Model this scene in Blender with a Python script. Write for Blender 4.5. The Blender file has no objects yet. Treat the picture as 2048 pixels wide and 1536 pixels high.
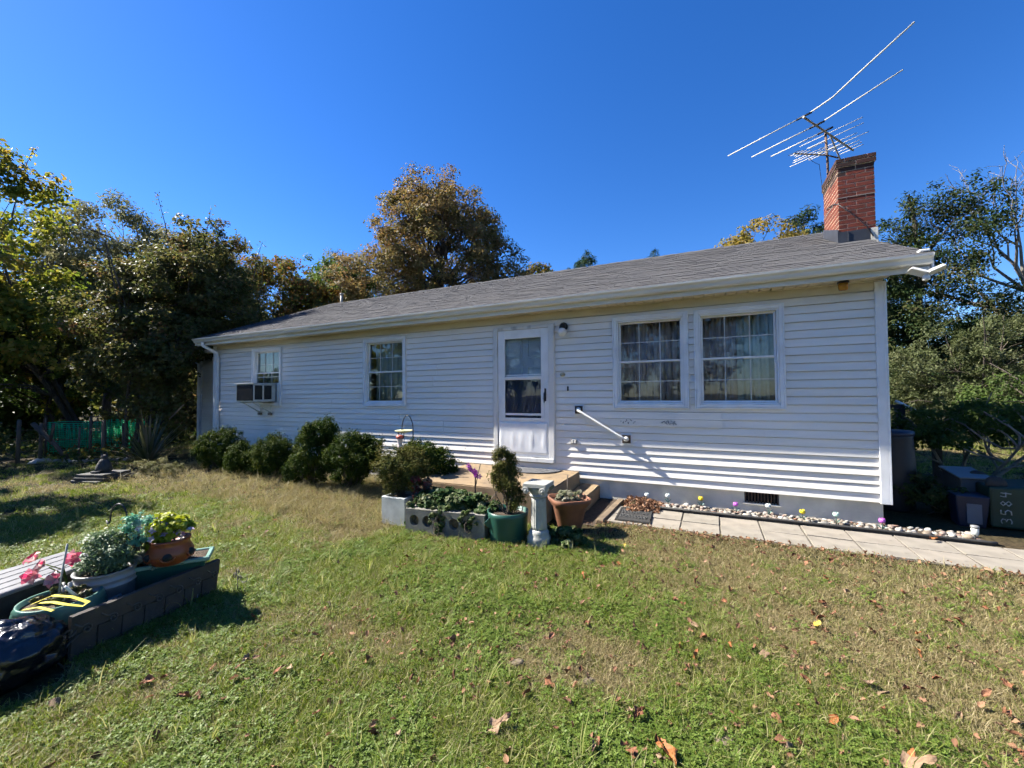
import bpy, bmesh, math, random
import numpy as np
from mathutils import Vector, Matrix, Euler

SC = bpy.context.scene
# ------------------------------------------------------------------ camera
cam_d = bpy.data.cameras.new('camera')
cam = bpy.data.objects.new('camera', cam_d)
SC.collection.objects.link(cam)
SC.camera = cam
cam_d.sensor_width = 36.0
cam_d.lens = 36.0 * 822.44 / 2048.0
cam_d.clip_start = 0.05
cam_d.clip_end = 600.0
_yaw, _pitch, _roll = 0.4492, 0.0249, -0.0083
_f = Vector((-math.sin(_yaw) * math.cos(_pitch), math.cos(_yaw) * math.cos(_pitch), math.sin(_pitch)))
_r = Vector((math.cos(_yaw), math.sin(_yaw), 0.0))
_u = _r.cross(_f)
_r2 = _r * math.cos(_roll) + _u * math.sin(_roll)
_u2 = -_r * math.sin(_roll) + _u * math.cos(_roll)
CAM = Vector((0.0, -6.09, 1.2728))
cam.matrix_world = Matrix(((_r2.x, _u2.x, -_f.x, CAM.x), (_r2.y, _u2.y, -_f.y, CAM.y), (_r2.z, _u2.z, -_f.z, CAM.z), (0, 0, 0, 1)))

# ------------------------------------------------------------------ sky, sun, exposure
SUN_EL = math.radians(42.0)
SUN_A = math.radians(9.6)           # how far the sun stands in front of the wall plane
sunv = Vector((-math.cos(SUN_A) * math.cos(SUN_EL), -math.sin(SUN_A) * math.cos(SUN_EL), math.sin(SUN_EL)))
world = bpy.data.worlds.new('World')
SC.world = world
world.use_nodes = True
wn = world.node_tree.nodes
wl = world.node_tree.links
wn.clear()
sky = wn.new('ShaderNodeTexSky')
sky.sky_type = 'NISHITA'
sky.sun_disc = False
sky.sun_elevation = SUN_EL
sky.sun_rotation = math.atan2(sunv.x, sunv.y)
sky.altitude = 300.0
sky.air_density = 1.0
sky.dust_density = 0.1
sky.ozone_density = 6.0
bg = wn.new('ShaderNodeBackground')
bg.inputs['Strength'].default_value = 0.066
wo = wn.new('ShaderNodeOutputWorld')
hsv = wn.new('ShaderNodeHueSaturation')
hsv.inputs['Saturation'].default_value = 1.24
hsv.inputs['Hue'].default_value = 0.511
wl.new(sky.outputs[0], hsv.inputs['Color'])
wl.new(hsv.outputs[0], bg.inputs[0])
wl.new(bg.outputs[0], wo.inputs[0])
sd = bpy.data.lights.new('sun', 'SUN')
sd.energy = 5.0
sd.angle = math.radians(0.53)
sd.color = (1.0, 0.95, 0.86)
sun = bpy.data.objects.new('sun', sd)
sun.rotation_euler = sunv.to_track_quat('Z', 'Y').to_euler()
sun.location = (-20, -10, 30)
SC.collection.objects.link(sun)
SC.view_settings.view_transform = 'Standard'
SC.view_settings.look = 'None'
SC.view_settings.exposure = 1.72
SC.view_settings.gamma = 1.0
SC.view_settings.use_curve_mapping = False
SC.render.engine = 'CYCLES'
SC.cycles.max_bounces = 4
SC.cycles.diffuse_bounces = 2
SC.cycles.glossy_bounces = 2
SC.cycles.transmission_bounces = 4
SC.cycles.transparent_max_bounces = 10
SC.cycles.use_denoising = True
SC.cycles.use_light_tree = False
SC.cycles.use_adaptive_sampling = True
SC.cycles.adaptive_threshold = 0.035
SC.cycles.adaptive_min_samples = 10
SC.cycles.sample_clamp_indirect = 6.0

# ------------------------------------------------------------------ helpers
RND = random.Random(7)
GZ = -0.28                                   # lawn level (siding starts at z = 0)


def link(o):
    SC.collection.objects.link(o)
    return o


def tag(o, label=None, cat=None, group=None, kind=None):
    if label: o['label'] = label
    if cat: o['category'] = cat
    if group: o['group'] = group
    if kind: o['kind'] = kind
    return o


def empty(name, loc=(0, 0, 0), label=None, cat=None, group=None, rz=0.0):
    o = bpy.data.objects.new(name, None)
    o.empty_display_size = 0.1
    o.location = loc
    o.rotation_euler = (0, 0, rz)
    link(o)
    return tag(o, label, cat, group)


class MB:
    """collects geometry of one part"""
    def __init__(self):
        self.v = []; self.f = []; self.r = []; self.smooth = []

    def add(self, vs, fs, rnd=None, smooth=False):
        n = len(self.v)
        self.v += [tuple(p) for p in vs]
        self.f += [tuple(i + n for i in f) for f in fs]
        self.smooth += [smooth] * len(fs)
        self.r += [RND.random() if rnd is None else rnd] * len(vs)
        return self

    def box(self, x0, x1, y0, y1, z0, z1, M=None, rnd=None):
        vs = [(x0, y0, z0), (x1, y0, z0), (x1, y1, z0), (x0, y1, z0), (x0, y0, z1), (x1, y0, z1), (x1, y1, z1), (x0, y1, z1)]
        if M is not None: vs = [M @ Vector(p) for p in vs]
        return self.add(vs, [(0, 3, 2, 1), (4, 5, 6, 7), (0, 1, 5, 4), (1, 2, 6, 5), (2, 3, 7, 6), (3, 0, 4, 7)], rnd)

    def prism(self, poly, axis, a, b, rnd=None):
        """polygon (2D) swept along axis from a to b"""
        def P(u, w, t):
            return {'x': (t, u, w), 'y': (u, t, w), 'z': (u, w, t)}[axis]
        n = len(poly)
        vs = [P(u, w, a) for u, w in poly] + [P(u, w, b) for u, w in poly]
        fs = [tuple(range(n))[::-1], tuple(range(n, 2 * n))]
        for i in range(n):
            j = (i + 1) % n
            fs.append((i, j, n + j, n + i))
        return self.add(vs, fs, rnd)

    def tube(self, pts, r, n=8, cap=True, rnd=None, smooth=True, flat=1.0):
        pts = [Vector(p) for p in pts]
        k = len(pts)
        rs = [r] * k if not hasattr(r, '__len__') else list(r)
        vs = []; fs = []
        d0 = (pts[1] - pts[0]).normalized()
        up = Vector((0, 0, 1)) if abs(d0.z) < 0.9 else Vector((1, 0, 0))
        a = d0.cross(up).normalized()
        for i, p in enumerate(pts):
            d = (pts[min(i + 1, k - 1)] - pts[max(i - 1, 0)])
            if d.length < 1e-9: d = d0
            d.normalize()
            a = (a - d * a.dot(d))
            if a.length < 1e-6: a = d.orthogonal()
            a.normalize()
            b = d.cross(a)
            for j in range(n):
                t = 2 * math.pi * j / n
                vs.append(p + a * math.cos(t) * rs[i] + b * math.sin(t) * rs[i] * flat)
        for i in range(k - 1):
            for j in range(n):
                j2 = (j + 1) % n
                fs.append((i * n + j, i * n + j2, (i + 1) * n + j2, (i + 1) * n + j))
        if cap:
            fs.append(tuple(range(n))[::-1]); fs.append(tuple(range((k - 1) * n, k * n)))
        return self.add(vs, fs, rnd, smooth)

    def lathe(self, prof, c=(0, 0, 0), n=24, smooth=True, rnd=None, wob=None, close=True):
        """profile [(radius, z)] turned about z at c"""
        vs = []; fs = []
        k = len(prof)
        for i, (r, z) in enumerate(prof):
            for j in range(n):
                t = 2 * math.pi * j / n
                rr = r * (1.0 if wob is None else wob(t, i))
                vs.append((c[0] + rr * math.cos(t), c[1] + rr * math.sin(t), c[2] + z))
        for i in range(k - 1):
            for j in range(n):
                j2 = (j + 1) % n
                fs.append((i * n + j, i * n + j2, (i + 1) * n + j2, (i + 1) * n + j))
        if close:
            fs.append(tuple(range(n))[::-1]); fs.append(tuple(range((k - 1) * n, k * n)))
        return self.add(vs, fs, rnd, smooth)

    def ball(self, c, r, n=12, m=8, rnd=None, squash=(1, 1, 1)):
        vs = []; fs = []
        for i in range(1, m):
            ph = math.pi * i / m
            for j in range(n):
                t = 2 * math.pi * j / n
                vs.append((c[0] + r * squash[0] * math.sin(ph) * math.cos(t), c[1] + r * squash[1] * math.sin(ph) * math.sin(t), c[2] + r * squash[2] * math.cos(ph)))
        top = len(vs); vs.append((c[0], c[1], c[2] + r * squash[2])); vs.append((c[0], c[1], c[2] - r * squash[2]))
        for i in range(m - 2):
            for j in range(n):
                j2 = (j + 1) % n
                fs.append((i * n + j, (i + 1) * n + j, (i + 1) * n + j2, i * n + j2))
        for j in range(n):
            j2 = (j + 1) % n
            fs.append((top, j, j2)); fs.append((top + 1, (m - 2) * n + j2, (m - 2) * n + j))
        return self.add(vs, fs, rnd, True)

    def mesh(self, name, mat=None, attr=False):
        me = bpy.data.meshes.new(name)
        me.from_pydata(self.v, [], self.f)
        me.update()
        if any(self.smooth):
            me.polygons.foreach_set('use_smooth', self.smooth)
        if attr:
            a = me.attributes.new('rnd', 'FLOAT', 'POINT')
            a.data.foreach_set('value', self.r)
        if mat: me.materials.append(mat)
        return me

    def build(self, name, mat, parent=None, loc=(0, 0, 0), rot=(0, 0, 0), bevel=0.0, attr=False, seg=1):
        o = bpy.data.objects.new(name, self.mesh(name, mat, attr))
        o.location = loc
        o.rotation_euler = rot
        if parent: o.parent = parent
        link(o)
        if bevel:
            b = o.modifiers.new('bevel', 'BEVEL')
            b.width = bevel; b.segments = seg; b.limit_method = 'ANGLE'; b.angle_limit = math.radians(40)
        return o


def inst(name, me, parent=None, loc=(0, 0, 0), rot=(0, 0, 0), scale=(1, 1, 1)):
    o = bpy.data.objects.new(name, me)
    o.location = loc; o.rotation_euler = rot; o.scale = scale
    if parent: o.parent = parent
    return link(o)


def copy_tree(o, parent=None):
    c = o.copy()
    link(c)
    if parent: c.parent = parent
    for ch in o.children: copy_tree(ch, c)
    return c


def leaf_mesh(name, P, Nrm, size, rnd, mat, aspect=0.55, fold=0.25, seed=0):
    """N small folded leaves: centres P, facing Nrm"""
    g = np.random.default_rng(seed)
    n = len(P)
    Nrm = Nrm / (np.linalg.norm(Nrm, axis=1, keepdims=True) + 1e-9)
    t = g.normal(size=(n, 3))
    A = np.cross(Nrm, t); A /= (np.linalg.norm(A, axis=1, keepdims=True) + 1e-9)
    B = np.cross(Nrm, A)
    s = np.asarray(size).reshape(-1, 1) * np.ones((n, 1))
    V = np.empty((n, 4, 3))
    V[:, 0] = P - A * s * 0.5
    V[:, 1] = P + B * s * aspect * 0.5 + Nrm * s * fold * 0.3
    V[:, 2] = P + A * s * 0.5 - Nrm * s * fold * 0.3
    V[:, 3] = P - B * s * aspect * 0.5 + Nrm * s * fold * 0.3
    idx = np.arange(n).reshape(-1, 1) * 4
    F = np.concatenate([idx + np.array([[0, 1, 2]]), idx + np.array([[0, 2, 3]])], axis=1).reshape(-1)
    me = bpy.data.meshes.new(name)
    me.vertices.add(n * 4); me.loops.add(n * 6); me.polygons.add(n * 2)
    me.vertices.foreach_set('co', V.reshape(-1).astype(np.float32))
    me.loops.foreach_set('vertex_index', F.astype(np.int32))
    me.polygons.foreach_set('loop_start', np.arange(0, n * 6, 3, dtype=np.int32))
    me.update(calc_edges=True)
    a = me.attributes.new('rnd', 'FLOAT', 'POINT')
    a.data.foreach_set('value', np.repeat(np.asarray(rnd), 4).astype(np.float32))
    me.materials.append(mat)
    return me


# ------------------------------------------------------------------ value noise (layout only)
class VN:
    def __init__(self, seed, n=64):
        self.g = np.random.default_rng(seed).random((n, n)); self.n = n

    def __call__(self, x, y, sc=1.0):
        x = np.asarray(x) * sc; y = np.asarray(y) * sc
        xi = np.floor(x).astype(int); yi = np.floor(y).astype(int)
        fx = x - xi; fy = y - yi
        fx = fx * fx * (3 - 2 * fx); fy = fy * fy * (3 - 2 * fy)
        g = self.g; n = self.n
        a = g[xi % n, yi % n]; b = g[(xi + 1) % n, yi % n]; c = g[xi % n, (yi + 1) % n]; d = g[(xi + 1) % n, (yi + 1) % n]
        return (a * (1 - fx) + b * fx) * (1 - fy) + (c * (1 - fx) + d * fx) * fy


# ------------------------------------------------------------------ materials
def nodes_of(name):
    m = bpy.data.materials.new(name)
    m.use_nodes = True
    return m, m.node_tree.nodes, m.node_tree.links, m.node_tree.nodes['Principled BSDF']


def ramp(nd, stops):
    r = nd.new('ShaderNodeValToRGB')
    e = r.color_ramp.elements
    while len(e) > len(stops): e.remove(e[-1])
    while len(e) < len(stops): e.new(1.0)
    for q, (p, c) in zip(e, stops):
        q.position = p; q.color = (*c, 1)
    return r


def M(name, c1, c2=None, rough=0.6, scale=6.0, detail=5.0, bump=0.0, bscale=40.0, metal=0.0, spec=0.4, rand=None, coat=0.0, contrast=(0.35, 0.65), stretch=None, bdist=0.01, spots=None):
    """c1..c2 mixed by noise; rand = (palette, 'obj'|'attr') multiplies per piece"""
    m, nd, lk, bs = nodes_of(name)
    bs.inputs['Roughness'].default_value = rough
    bs.inputs['Metallic'].default_value = metal
    bs.inputs['Specular IOR Level'].default_value = spec
    bs.inputs['Coat Weight'].default_value = coat
    tc = nd.new('ShaderNodeTexCoord')
    vec = tc.outputs['Object']
    if stretch:
        mp = nd.new('ShaderNodeMapping'); mp.inputs['Scale'].default_value = stretch
        lk.new(vec, mp.inputs[0]); vec = mp.outputs[0]
    if c2 is None: c2 = tuple(min(1, x * 0.85) for x in c1)
    nz = nd.new('ShaderNodeTexNoise')
    nz.inputs['Scale'].default_value = scale; nz.inputs['Detail'].default_value = detail
    lk.new(vec, nz.inputs['Vector'])
    rp = ramp(nd, [(contrast[0], c1), (contrast[1], c2)])
    lk.new(nz.outputs[0], rp.inputs[0])
    col = rp.outputs[0]
    if rand:
        pal, src = rand
        if src == 'obj':
            oi = nd.new('ShaderNodeObjectInfo'); fac = oi.outputs['Random']
        else:
            at = nd.new('ShaderNodeAttribute'); at.attribute_name = 'rnd'; fac = at.outputs['Fac']
        r2 = ramp(nd, [(i / max(1, len(pal) - 1), c) for i, c in enumerate(pal)])
        lk.new(fac, r2.inputs[0])
        mx = nd.new('ShaderNodeMix'); mx.data_type = 'RGBA'; mx.blend_type = 'MULTIPLY'
        mx.inputs[0].default_value = 1.0
        lk.new(col, mx.inputs[6]); lk.new(r2.outputs[0], mx.inputs[7])
        col = mx.outputs[2]
    if spots:                                   # (colour, scale, threshold)
        n3 = nd.new('ShaderNodeTexNoise'); n3.inputs['Scale'].default_value = spots[1]; n3.inputs['Detail'].default_value = 6
        lk.new(tc.outputs['Object'], n3.inputs['Vector'])
        r3 = ramp(nd, [(spots[2], (0, 0, 0)), (spots[2] + 0.12, (1, 1, 1))])
        lk.new(n3.outputs[0], r3.inputs[0])
        mx = nd.new('ShaderNodeMix'); mx.data_type = 'RGBA'
        lk.new(r3.outputs[0], mx.inputs[0]); lk.new(col, mx.inputs[6])
        mx.inputs[7].default_value = (*spots[0], 1)
        col = mx.outputs[2]
    lk.new(col, bs.inputs['Base Color'])
    if bump:
        n2 = nd.new('ShaderNodeTexNoise'); n2.inputs['Scale'].default_value = bscale; n2.inputs['Detail'].default_value = 4
        lk.new(vec, n2.inputs['Vector'])
        bp = nd.new('ShaderNodeBump'); bp.inputs['Strength'].default_value = bump; bp.inputs['Distance'].default_value = bdist
        lk.new(n2.outputs[0], bp.inputs['Height']); lk.new(bp.outputs[0], bs.inputs['Normal'])
    return m


def LEAF(name, pal, transl=0.35, rough=0.45, src='attr', spec=0.35):
    """leaf material: colour picked per leaf from a palette, light passes through"""
    m, nd, lk, bs = nodes_of(name)
    bs.inputs['Roughness'].default_value = rough
    bs.inputs['Specular IOR Level'].default_value = spec
    if src == 'attr':
        at = nd.new('ShaderNodeAttribute'); at.attribute_name = 'rnd'; fac = at.outputs['Fac']
    else:
        oi = nd.new('ShaderNodeObjectInfo'); fac = oi.outputs['Random']
    r = ramp(nd, [(i / max(1, len(pal) - 1), c) for i, c in enumerate(pal)])
    lk.new(fac, r.inputs[0])
    lk.new(r.outputs[0], bs.inputs['Base Color'])
    tr = nd.new('ShaderNodeBsdfTranslucent')
    hs = nd.new('ShaderNodeHueSaturation'); hs.inputs['Value'].default_value = 1.5; hs.inputs['Saturation'].default_value = 1.1
    lk.new(r.outputs[0], hs.inputs['Color']); lk.new(hs.outputs[0], tr.inputs[0])
    mx = nd.new('ShaderNodeMixShader'); mx.inputs[0].default_value = transl
    out = nd['Material Output']
    lk.new(bs.outputs[0], mx.inputs[1]); lk.new(tr.outputs[0], mx.inputs[2]); lk.new(mx.outputs[0], out.inputs[0])
    return m


def GLASS(name, tint=(0.75, 0.8, 0.82), ior=1.5, rough=0.0, boost=1.0):
    m, nd, lk, bs = nodes_of(name)
    nd.remove(bs)
    fr = nd.new('ShaderNodeFresnel'); fr.inputs[0].default_value = ior
    ge = nd.new('ShaderNodeNewGeometry')            # same reflectance on both faces of the pane
    mi = nd.new('ShaderNodeMapRange'); mi.inputs['To Min'].default_value = ior; mi.inputs['To Max'].default_value = 1.0 / ior
    lk.new(ge.outputs['Backfacing'], mi.inputs['Value']); lk.new(mi.outputs[0], fr.inputs[0])
    ma = nd.new('ShaderNodeMath'); ma.operation = 'MULTIPLY_ADD'; ma.inputs[1].default_value = boost; ma.inputs[2].default_value = 0.0
    tr = nd.new('ShaderNodeBsdfTransparent'); tr.inputs[0].default_value = (*tint, 1)
    gl = nd.new('ShaderNodeBsdfGlossy'); gl.inputs['Roughness'].default_value = rough
    nz = nd.new('ShaderNodeTexNoise'); nz.inputs['Scale'].default_value = 1.3
    bp = nd.new('ShaderNodeBump'); bp.inputs['Strength'].default_value = 0.04; bp.inputs['Distance'].default_value = 0.05
    tc = nd.new('ShaderNodeTexCoord'); lk.new(tc.outputs['Object'], nz.inputs['Vector']); lk.new(nz.outputs[0], bp.inputs['Height']); lk.new(bp.outputs[0], gl.inputs['Normal'])
    mx = nd.new('ShaderNodeMixShader')
    lk.new(fr.outputs[0], ma.inputs[0]); lk.new(ma.outputs[0], mx.inputs[0]); lk.new(tr.outputs[0], mx.inputs[1]); lk.new(gl.outputs[0], mx.inputs[2])
    lk.new(mx.outputs[0], nd['Material Output'].inputs[0])
    return m


m_siding = M('vinyl_siding', (0.83, 0.79, 0.735), (0.74, 0.70, 0.64), rough=0.5, scale=1.2, detail=8, spots=((0.62, 0.58, 0.5), 2.6, 0.72), bump=0.12, bscale=30, stretch=(0.4, 1, 6), bdist=0.002, rand=([(0.97, 0.97, 0.96), (1, 1, 1), (0.95, 0.95, 0.94)], 'obj'))
m_trim = M('white_trim', (0.78, 0.79, 0.80), (0.68, 0.69, 0.70), rough=0.4, scale=4)
m_grille = M('window_grille', (0.54, 0.55, 0.54), (0.46, 0.47, 0.46), rough=0.5, scale=4)
m_trimold = M('weathered_white_trim', (0.66, 0.65, 0.62), (0.36, 0.35, 0.33), rough=0.6, scale=9, contrast=(0.5, 0.72), stretch=(1, 1, 0.25))
m_frieze = M('tan_frieze', (0.62, 0.57, 0.45), (0.52, 0.47, 0.36), rough=0.5, scale=3, stretch=(0.3, 1, 1))  # even tan tone, faintly mottled along its length
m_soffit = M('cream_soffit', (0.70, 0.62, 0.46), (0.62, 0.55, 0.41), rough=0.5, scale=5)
m_gutter = M('gutter_enamel', (0.74, 0.74, 0.71), (0.60, 0.59, 0.54), rough=0.35, scale=2.5, stretch=(0.5, 2, 6))
m_shingle = M('asphalt_shingle', (0.118, 0.116, 0.117), (0.06, 0.06, 0.062), rough=1.0, scale=160, detail=3, bump=0.6, bscale=260, bdist=0.004, spec=0.03, rand=([(0.8, 0.8, 0.82), (1, 0.98, 0.96), (0.88, 0.88, 0.9), (1.0, 1.0, 1.0), (0.82, 0.81, 0.82)], 'obj'))
m_shingles = M('asphalt_shingles', (0.118, 0.116, 0.117), (0.06, 0.06, 0.062), rough=1.0, scale=160, detail=3, bump=0.6, bscale=260, bdist=0.004, spec=0.03, rand=([(0.8, 0.8, 0.82), (1, 0.98, 0.96), (0.88, 0.88, 0.9), (1.0, 1.0, 1.0), (0.82, 0.81, 0.82)], 'attr'))
m_dark = M('dark_cavity', (0.02, 0.02, 0.02), rough=0.9)
m_found = M('parged_block', (0.72, 0.67, 0.56), (0.54, 0.51, 0.43), rough=0.9, scale=3.5, detail=9, bump=0.5, bscale=45, bdist=0.006, contrast=(0.38, 0.68))
m_brick = M('brick', (0.175, 0.036, 0.018), (0.115, 0.026, 0.015), rough=0.85, scale=22, bump=0.7, bscale=90, bdist=0.004, rand=([(1, 0.9, 0.85), (0.7, 0.62, 0.6), (1.15, 1.0, 0.9), (0.85, 0.8, 0.8), (1.0, 1.1, 1.0)], 'obj'), spots=((0.045, 0.028, 0.025), 14, 0.62))
m_sooty = M('sooty_brick', (0.055, 0.024, 0.018), (0.032, 0.018, 0.015), rough=0.9, scale=18, bump=0.7, bscale=90, bdist=0.004, rand=([(1, 0.9, 0.85), (0.7, 0.7, 0.7), (1.5, 1.2, 1.1)], 'obj'))
m_mortar = M('mortar', (0.60, 0.46, 0.31), (0.46, 0.35, 0.24), rough=0.95, scale=30, bump=0.5, bscale=120)
m_flash = M('black_flashing', (0.045, 0.05, 0.06), (0.03, 0.032, 0.04), rough=0.5, scale=8)
m_glass = GLASS('window_glass', tint=(0.9, 0.92, 0.92))
m_glassb = GLASS('bright_window_glass', tint=(0.85, 0.88, 0.88), boost=1.3)
m_screen = GLASS('storm_glass', tint=(0.55, 0.6, 0.68))
m_room = M('room_paint', (0.45, 0.43, 0.40), rough=0.9)
m_curtain = M('curtain_cloth', (0.50, 0.45, 0.44), (0.42, 0.37, 0.37), rough=0.95, scale=14)
m_curtain2 = M('green_curtain_cloth', (0.50, 0.56, 0.50), (0.42, 0.48, 0.43), rough=0.95, scale=14)
m_door = M('painted_door', (0.46, 0.53, 0.60), (0.41, 0.48, 0.55), rough=0.5, scale=3)
m_black = M('black_metal', (0.018, 0.018, 0.02), rough=0.45)
m_alu = M('antenna_aluminium', (0.60, 0.57, 0.46), (0.5, 0.48, 0.4), rough=0.5, metal=0.0, scale=12)
m_boom = M('antenna_boom', (0.34, 0.32, 0.28), (0.2, 0.18, 0.15), rough=0.6, metal=0.3, scale=20)
m_rust = M('rusty_steel', (0.13, 0.075, 0.05), (0.07, 0.05, 0.04), rough=0.8, scale=25)
m_white = M('white_plastic', (0.80, 0.79, 0.74), (0.72, 0.71, 0.66), rough=0.35, scale=6)
m_brown = M('dark_brown_board', (0.055, 0.042, 0.036), (0.035, 0.028, 0.025), rough=0.7, scale=10)
m_conc = M('stoop_concrete', (0.27, 0.19, 0.105), (0.18, 0.13, 0.08), rough=0.92, scale=4, detail=10, bump=0.5, bscale=60, bdist=0.006, contrast=(0.34, 0.66), spots=((0.11, 0.08, 0.055), 7, 0.6))
m_concside = m_conc
m_block = M('grey_concrete', (0.23, 0.215, 0.18), (0.14, 0.13, 0.11), rough=0.92, scale=8, detail=9, bump=0.6, bscale=90, bdist=0.004, spots=((0.16, 0.15, 0.12), 9, 0.62))
m_blockpale = M('pale_painted_concrete', (0.40, 0.42, 0.41), (0.30, 0.32, 0.31), rough=0.8, scale=7, bump=0.3, bscale=60, spots=((0.2, 0.2, 0.17), 6, 0.64))
m_paver = M('concrete_paver', (0.26, 0.235, 0.195), (0.195, 0.175, 0.145), rough=0.92, scale=5, detail=10, bump=0.4, bscale=70, bdist=0.004, rand=([(0.93, 0.93, 0.92), (1.03, 1.0, 0.98), (0.98, 0.97, 0.95)], 'obj'), spots=((0.13, 0.115, 0.09), 11, 0.64))
m_joint = M('sandy_joint', (0.13, 0.11, 0.085), (0.08, 0.07, 0.055), rough=0.95, scale=30, bump=0.5, bscale=100)
m_stone = M('river_stone', (0.6, 0.6, 0.6), (0.45, 0.44, 0.43), rough=0.6, scale=9, bump=0.2, bscale=40, rand=([(0.62, 0.58, 0.5), (0.34, 0.27, 0.2), (0.75, 0.72, 0.66), (0.25, 0.24, 0.23), (0.5, 0.4, 0.28), (0.6, 0.57, 0.52), (0.34, 0.17, 0.11), (0.42, 0.40, 0.36), (0.8, 0.77, 0.7)], 'obj'))
m_stones = M('river_stones', (0.6, 0.6, 0.6), (0.45, 0.44, 0.43), rough=0.6, scale=9, rand=([(0.62, 0.58, 0.5), (0.34, 0.27, 0.2), (0.75, 0.72, 0.66), (0.25, 0.24, 0.23), (0.5, 0.4, 0.28), (0.6, 0.57, 0.52), (0.34, 0.17, 0.11), (0.42, 0.40, 0.36), (0.8, 0.77, 0.7)], 'attr'))
m_rubber = M('black_rubber', (0.022, 0.022, 0.022), (0.04, 0.038, 0.035), rough=0.75, scale=20)
m_soil = M('soil', (0.085, 0.06, 0.04), (0.045, 0.032, 0.022), rough=1.0, scale=25, bump=1.0, bscale=60, bdist=0.02)
m_wood = M('weathered_wood', (0.24, 0.19, 0.14), (0.13, 0.10, 0.08), rough=0.9, scale=5, stretch=(1, 1, 0.15), bump=0.4, bscale=30)
m_wooddk = M('dark_stained_wood', (0.06, 0.048, 0.04), (0.035, 0.03, 0.027), rough=0.8, scale=8, bump=0.3, bscale=40)
m_timber = M('edging_timber', (0.20, 0.145, 0.09), (0.12, 0.09, 0.06), rough=0.9, scale=8, bump=0.4, bscale=50)
m_terra = M('terracotta', (0.19, 0.078, 0.04), (0.14, 0.058, 0.032), rough=0.7, scale=8, bump=0.2, bscale=60)
m_terrared = M('glazed_terracotta', (0.25, 0.065, 0.02), (0.19, 0.05, 0.016), rough=0.4, scale=6)
m_greenpot = M('dark_green_plastic', (0.022, 0.085, 0.062), (0.018, 0.068, 0.05), rough=0.35, scale=5)
m_teal = M('teal_plastic', (0.085, 0.20, 0.155), (0.07, 0.165, 0.13), rough=0.4, scale=6)
m_column = M('painted_plaster', (0.36, 0.355, 0.32), (0.27, 0.265, 0.24), rough=0.65, scale=6, bump=0.25, bscale=50, spots=((0.16, 0.15, 0.13), 12, 0.66))
m_bag = M('black_bag_film', (0.010, 0.010, 0.013), rough=0.22, spec=0.6, bump=0.6, bscale=14, bdist=0.03)
m_yellow = M('yellow_ribbon', (0.72, 0.62, 0.08), (0.62, 0.53, 0.06), rough=0.45)
m_totelid = M('grey_lid', (0.17, 0.17, 0.18), (0.13, 0.13, 0.14), rough=0.5, scale=10)
m_tealrim = M('pale_teal_plastic', (0.17, 0.30, 0.245), (0.14, 0.25, 0.205), rough=0.45, scale=6)
m_wire = M('grey_wire', (0.10, 0.09, 0.08), (0.06, 0.055, 0.05), rough=0.5, metal=0.3, scale=20)
m_pail = M('white_pail', (0.26, 0.26, 0.26), (0.2, 0.2, 0.2), rough=0.45, scale=5, spots=((0.24, 0.23, 0.21), 9, 0.6))
m_greytub = M('blue_grey_plastic', (0.15, 0.19, 0.22), rough=0.45)
m_amber = M('amber_glass', (0.42, 0.19, 0.02), rough=0.2)
m_acgrey = M('enamelled_steel', (0.62, 0.62, 0.58), (0.5, 0.5, 0.46), rough=0.45, scale=7)
m_binx = M('green_bin_plastic', (0.012, 0.035, 0.022), (0.01, 0.028, 0.018), rough=0.5)
m_bluebin = M('blue_plastic', (0.009, 0.015, 0.04), (0.008, 0.012, 0.032), rough=0.45)
m_net = M('green_netting', (0.01, 0.38, 0.20), (0.008, 0.30, 0.16), rough=0.5)
m_bark = M('bark', (0.10, 0.08, 0.06), (0.05, 0.04, 0.032), rough=0.95, scale=12, stretch=(1, 1, 0.25), bump=0.8, bscale=25, bdist=0.03)
m_barkpale = M('pale_bark', (0.24, 0.21, 0.17), (0.14, 0.12, 0.10), rough=0.95, scale=12, stretch=(1, 1, 0.25), bump=0.6, bscale=25, bdist=0.02)
m_fieldstone = M('field_stone', (0.30, 0.24, 0.16), (0.20, 0.155, 0.10), rough=0.9, scale=6, bump=0.8, bscale=25, bdist=0.02)
m_fence = M('old_fence_wood', (0.10, 0.08, 0.06), (0.05, 0.042, 0.034), rough=0.9, scale=5, stretch=(1, 1, 0.2))
m_statue = M('dark_stone', (0.06, 0.058, 0.055), (0.035, 0.034, 0.032), rough=0.8, scale=14, bump=0.4, bscale=60)

# ================================================================== HOUSE
XL, XR = -11.25, 1.80
CO = 0.1016                                  # siding exposure
WIN = [(-9.72, -8.68), (-6.19, -5.13), (-1.28, -0.26), (-0.187, 0.843)]
WZ0, WZ1 = 1.06, 2.385
DOOR = (-3.245, -2.194, 0.20, 2.363)
OPEN = [(a + 0.03, b - 0.03, WZ0 + 0.03, WZ1 - 0.03) for a, b in WIN] + [(DOOR[0] + 0.03, DOOR[1] - 0.03, DOOR[2] - 0.02, DOOR[3] - 0.03)]

house = empty('house', (0, 0, GZ), 'white vinyl-sided one-storey house with grey shingle roof and brick chimney', 'house')


def hp(o):
    """parent to the house, keeping world coordinates"""
    o.parent = house
    o.matrix_parent_inverse = Matrix.Translation((0, 0, -GZ))
    return o


def sub(o, part):
    o.parent = part
    return o


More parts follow.
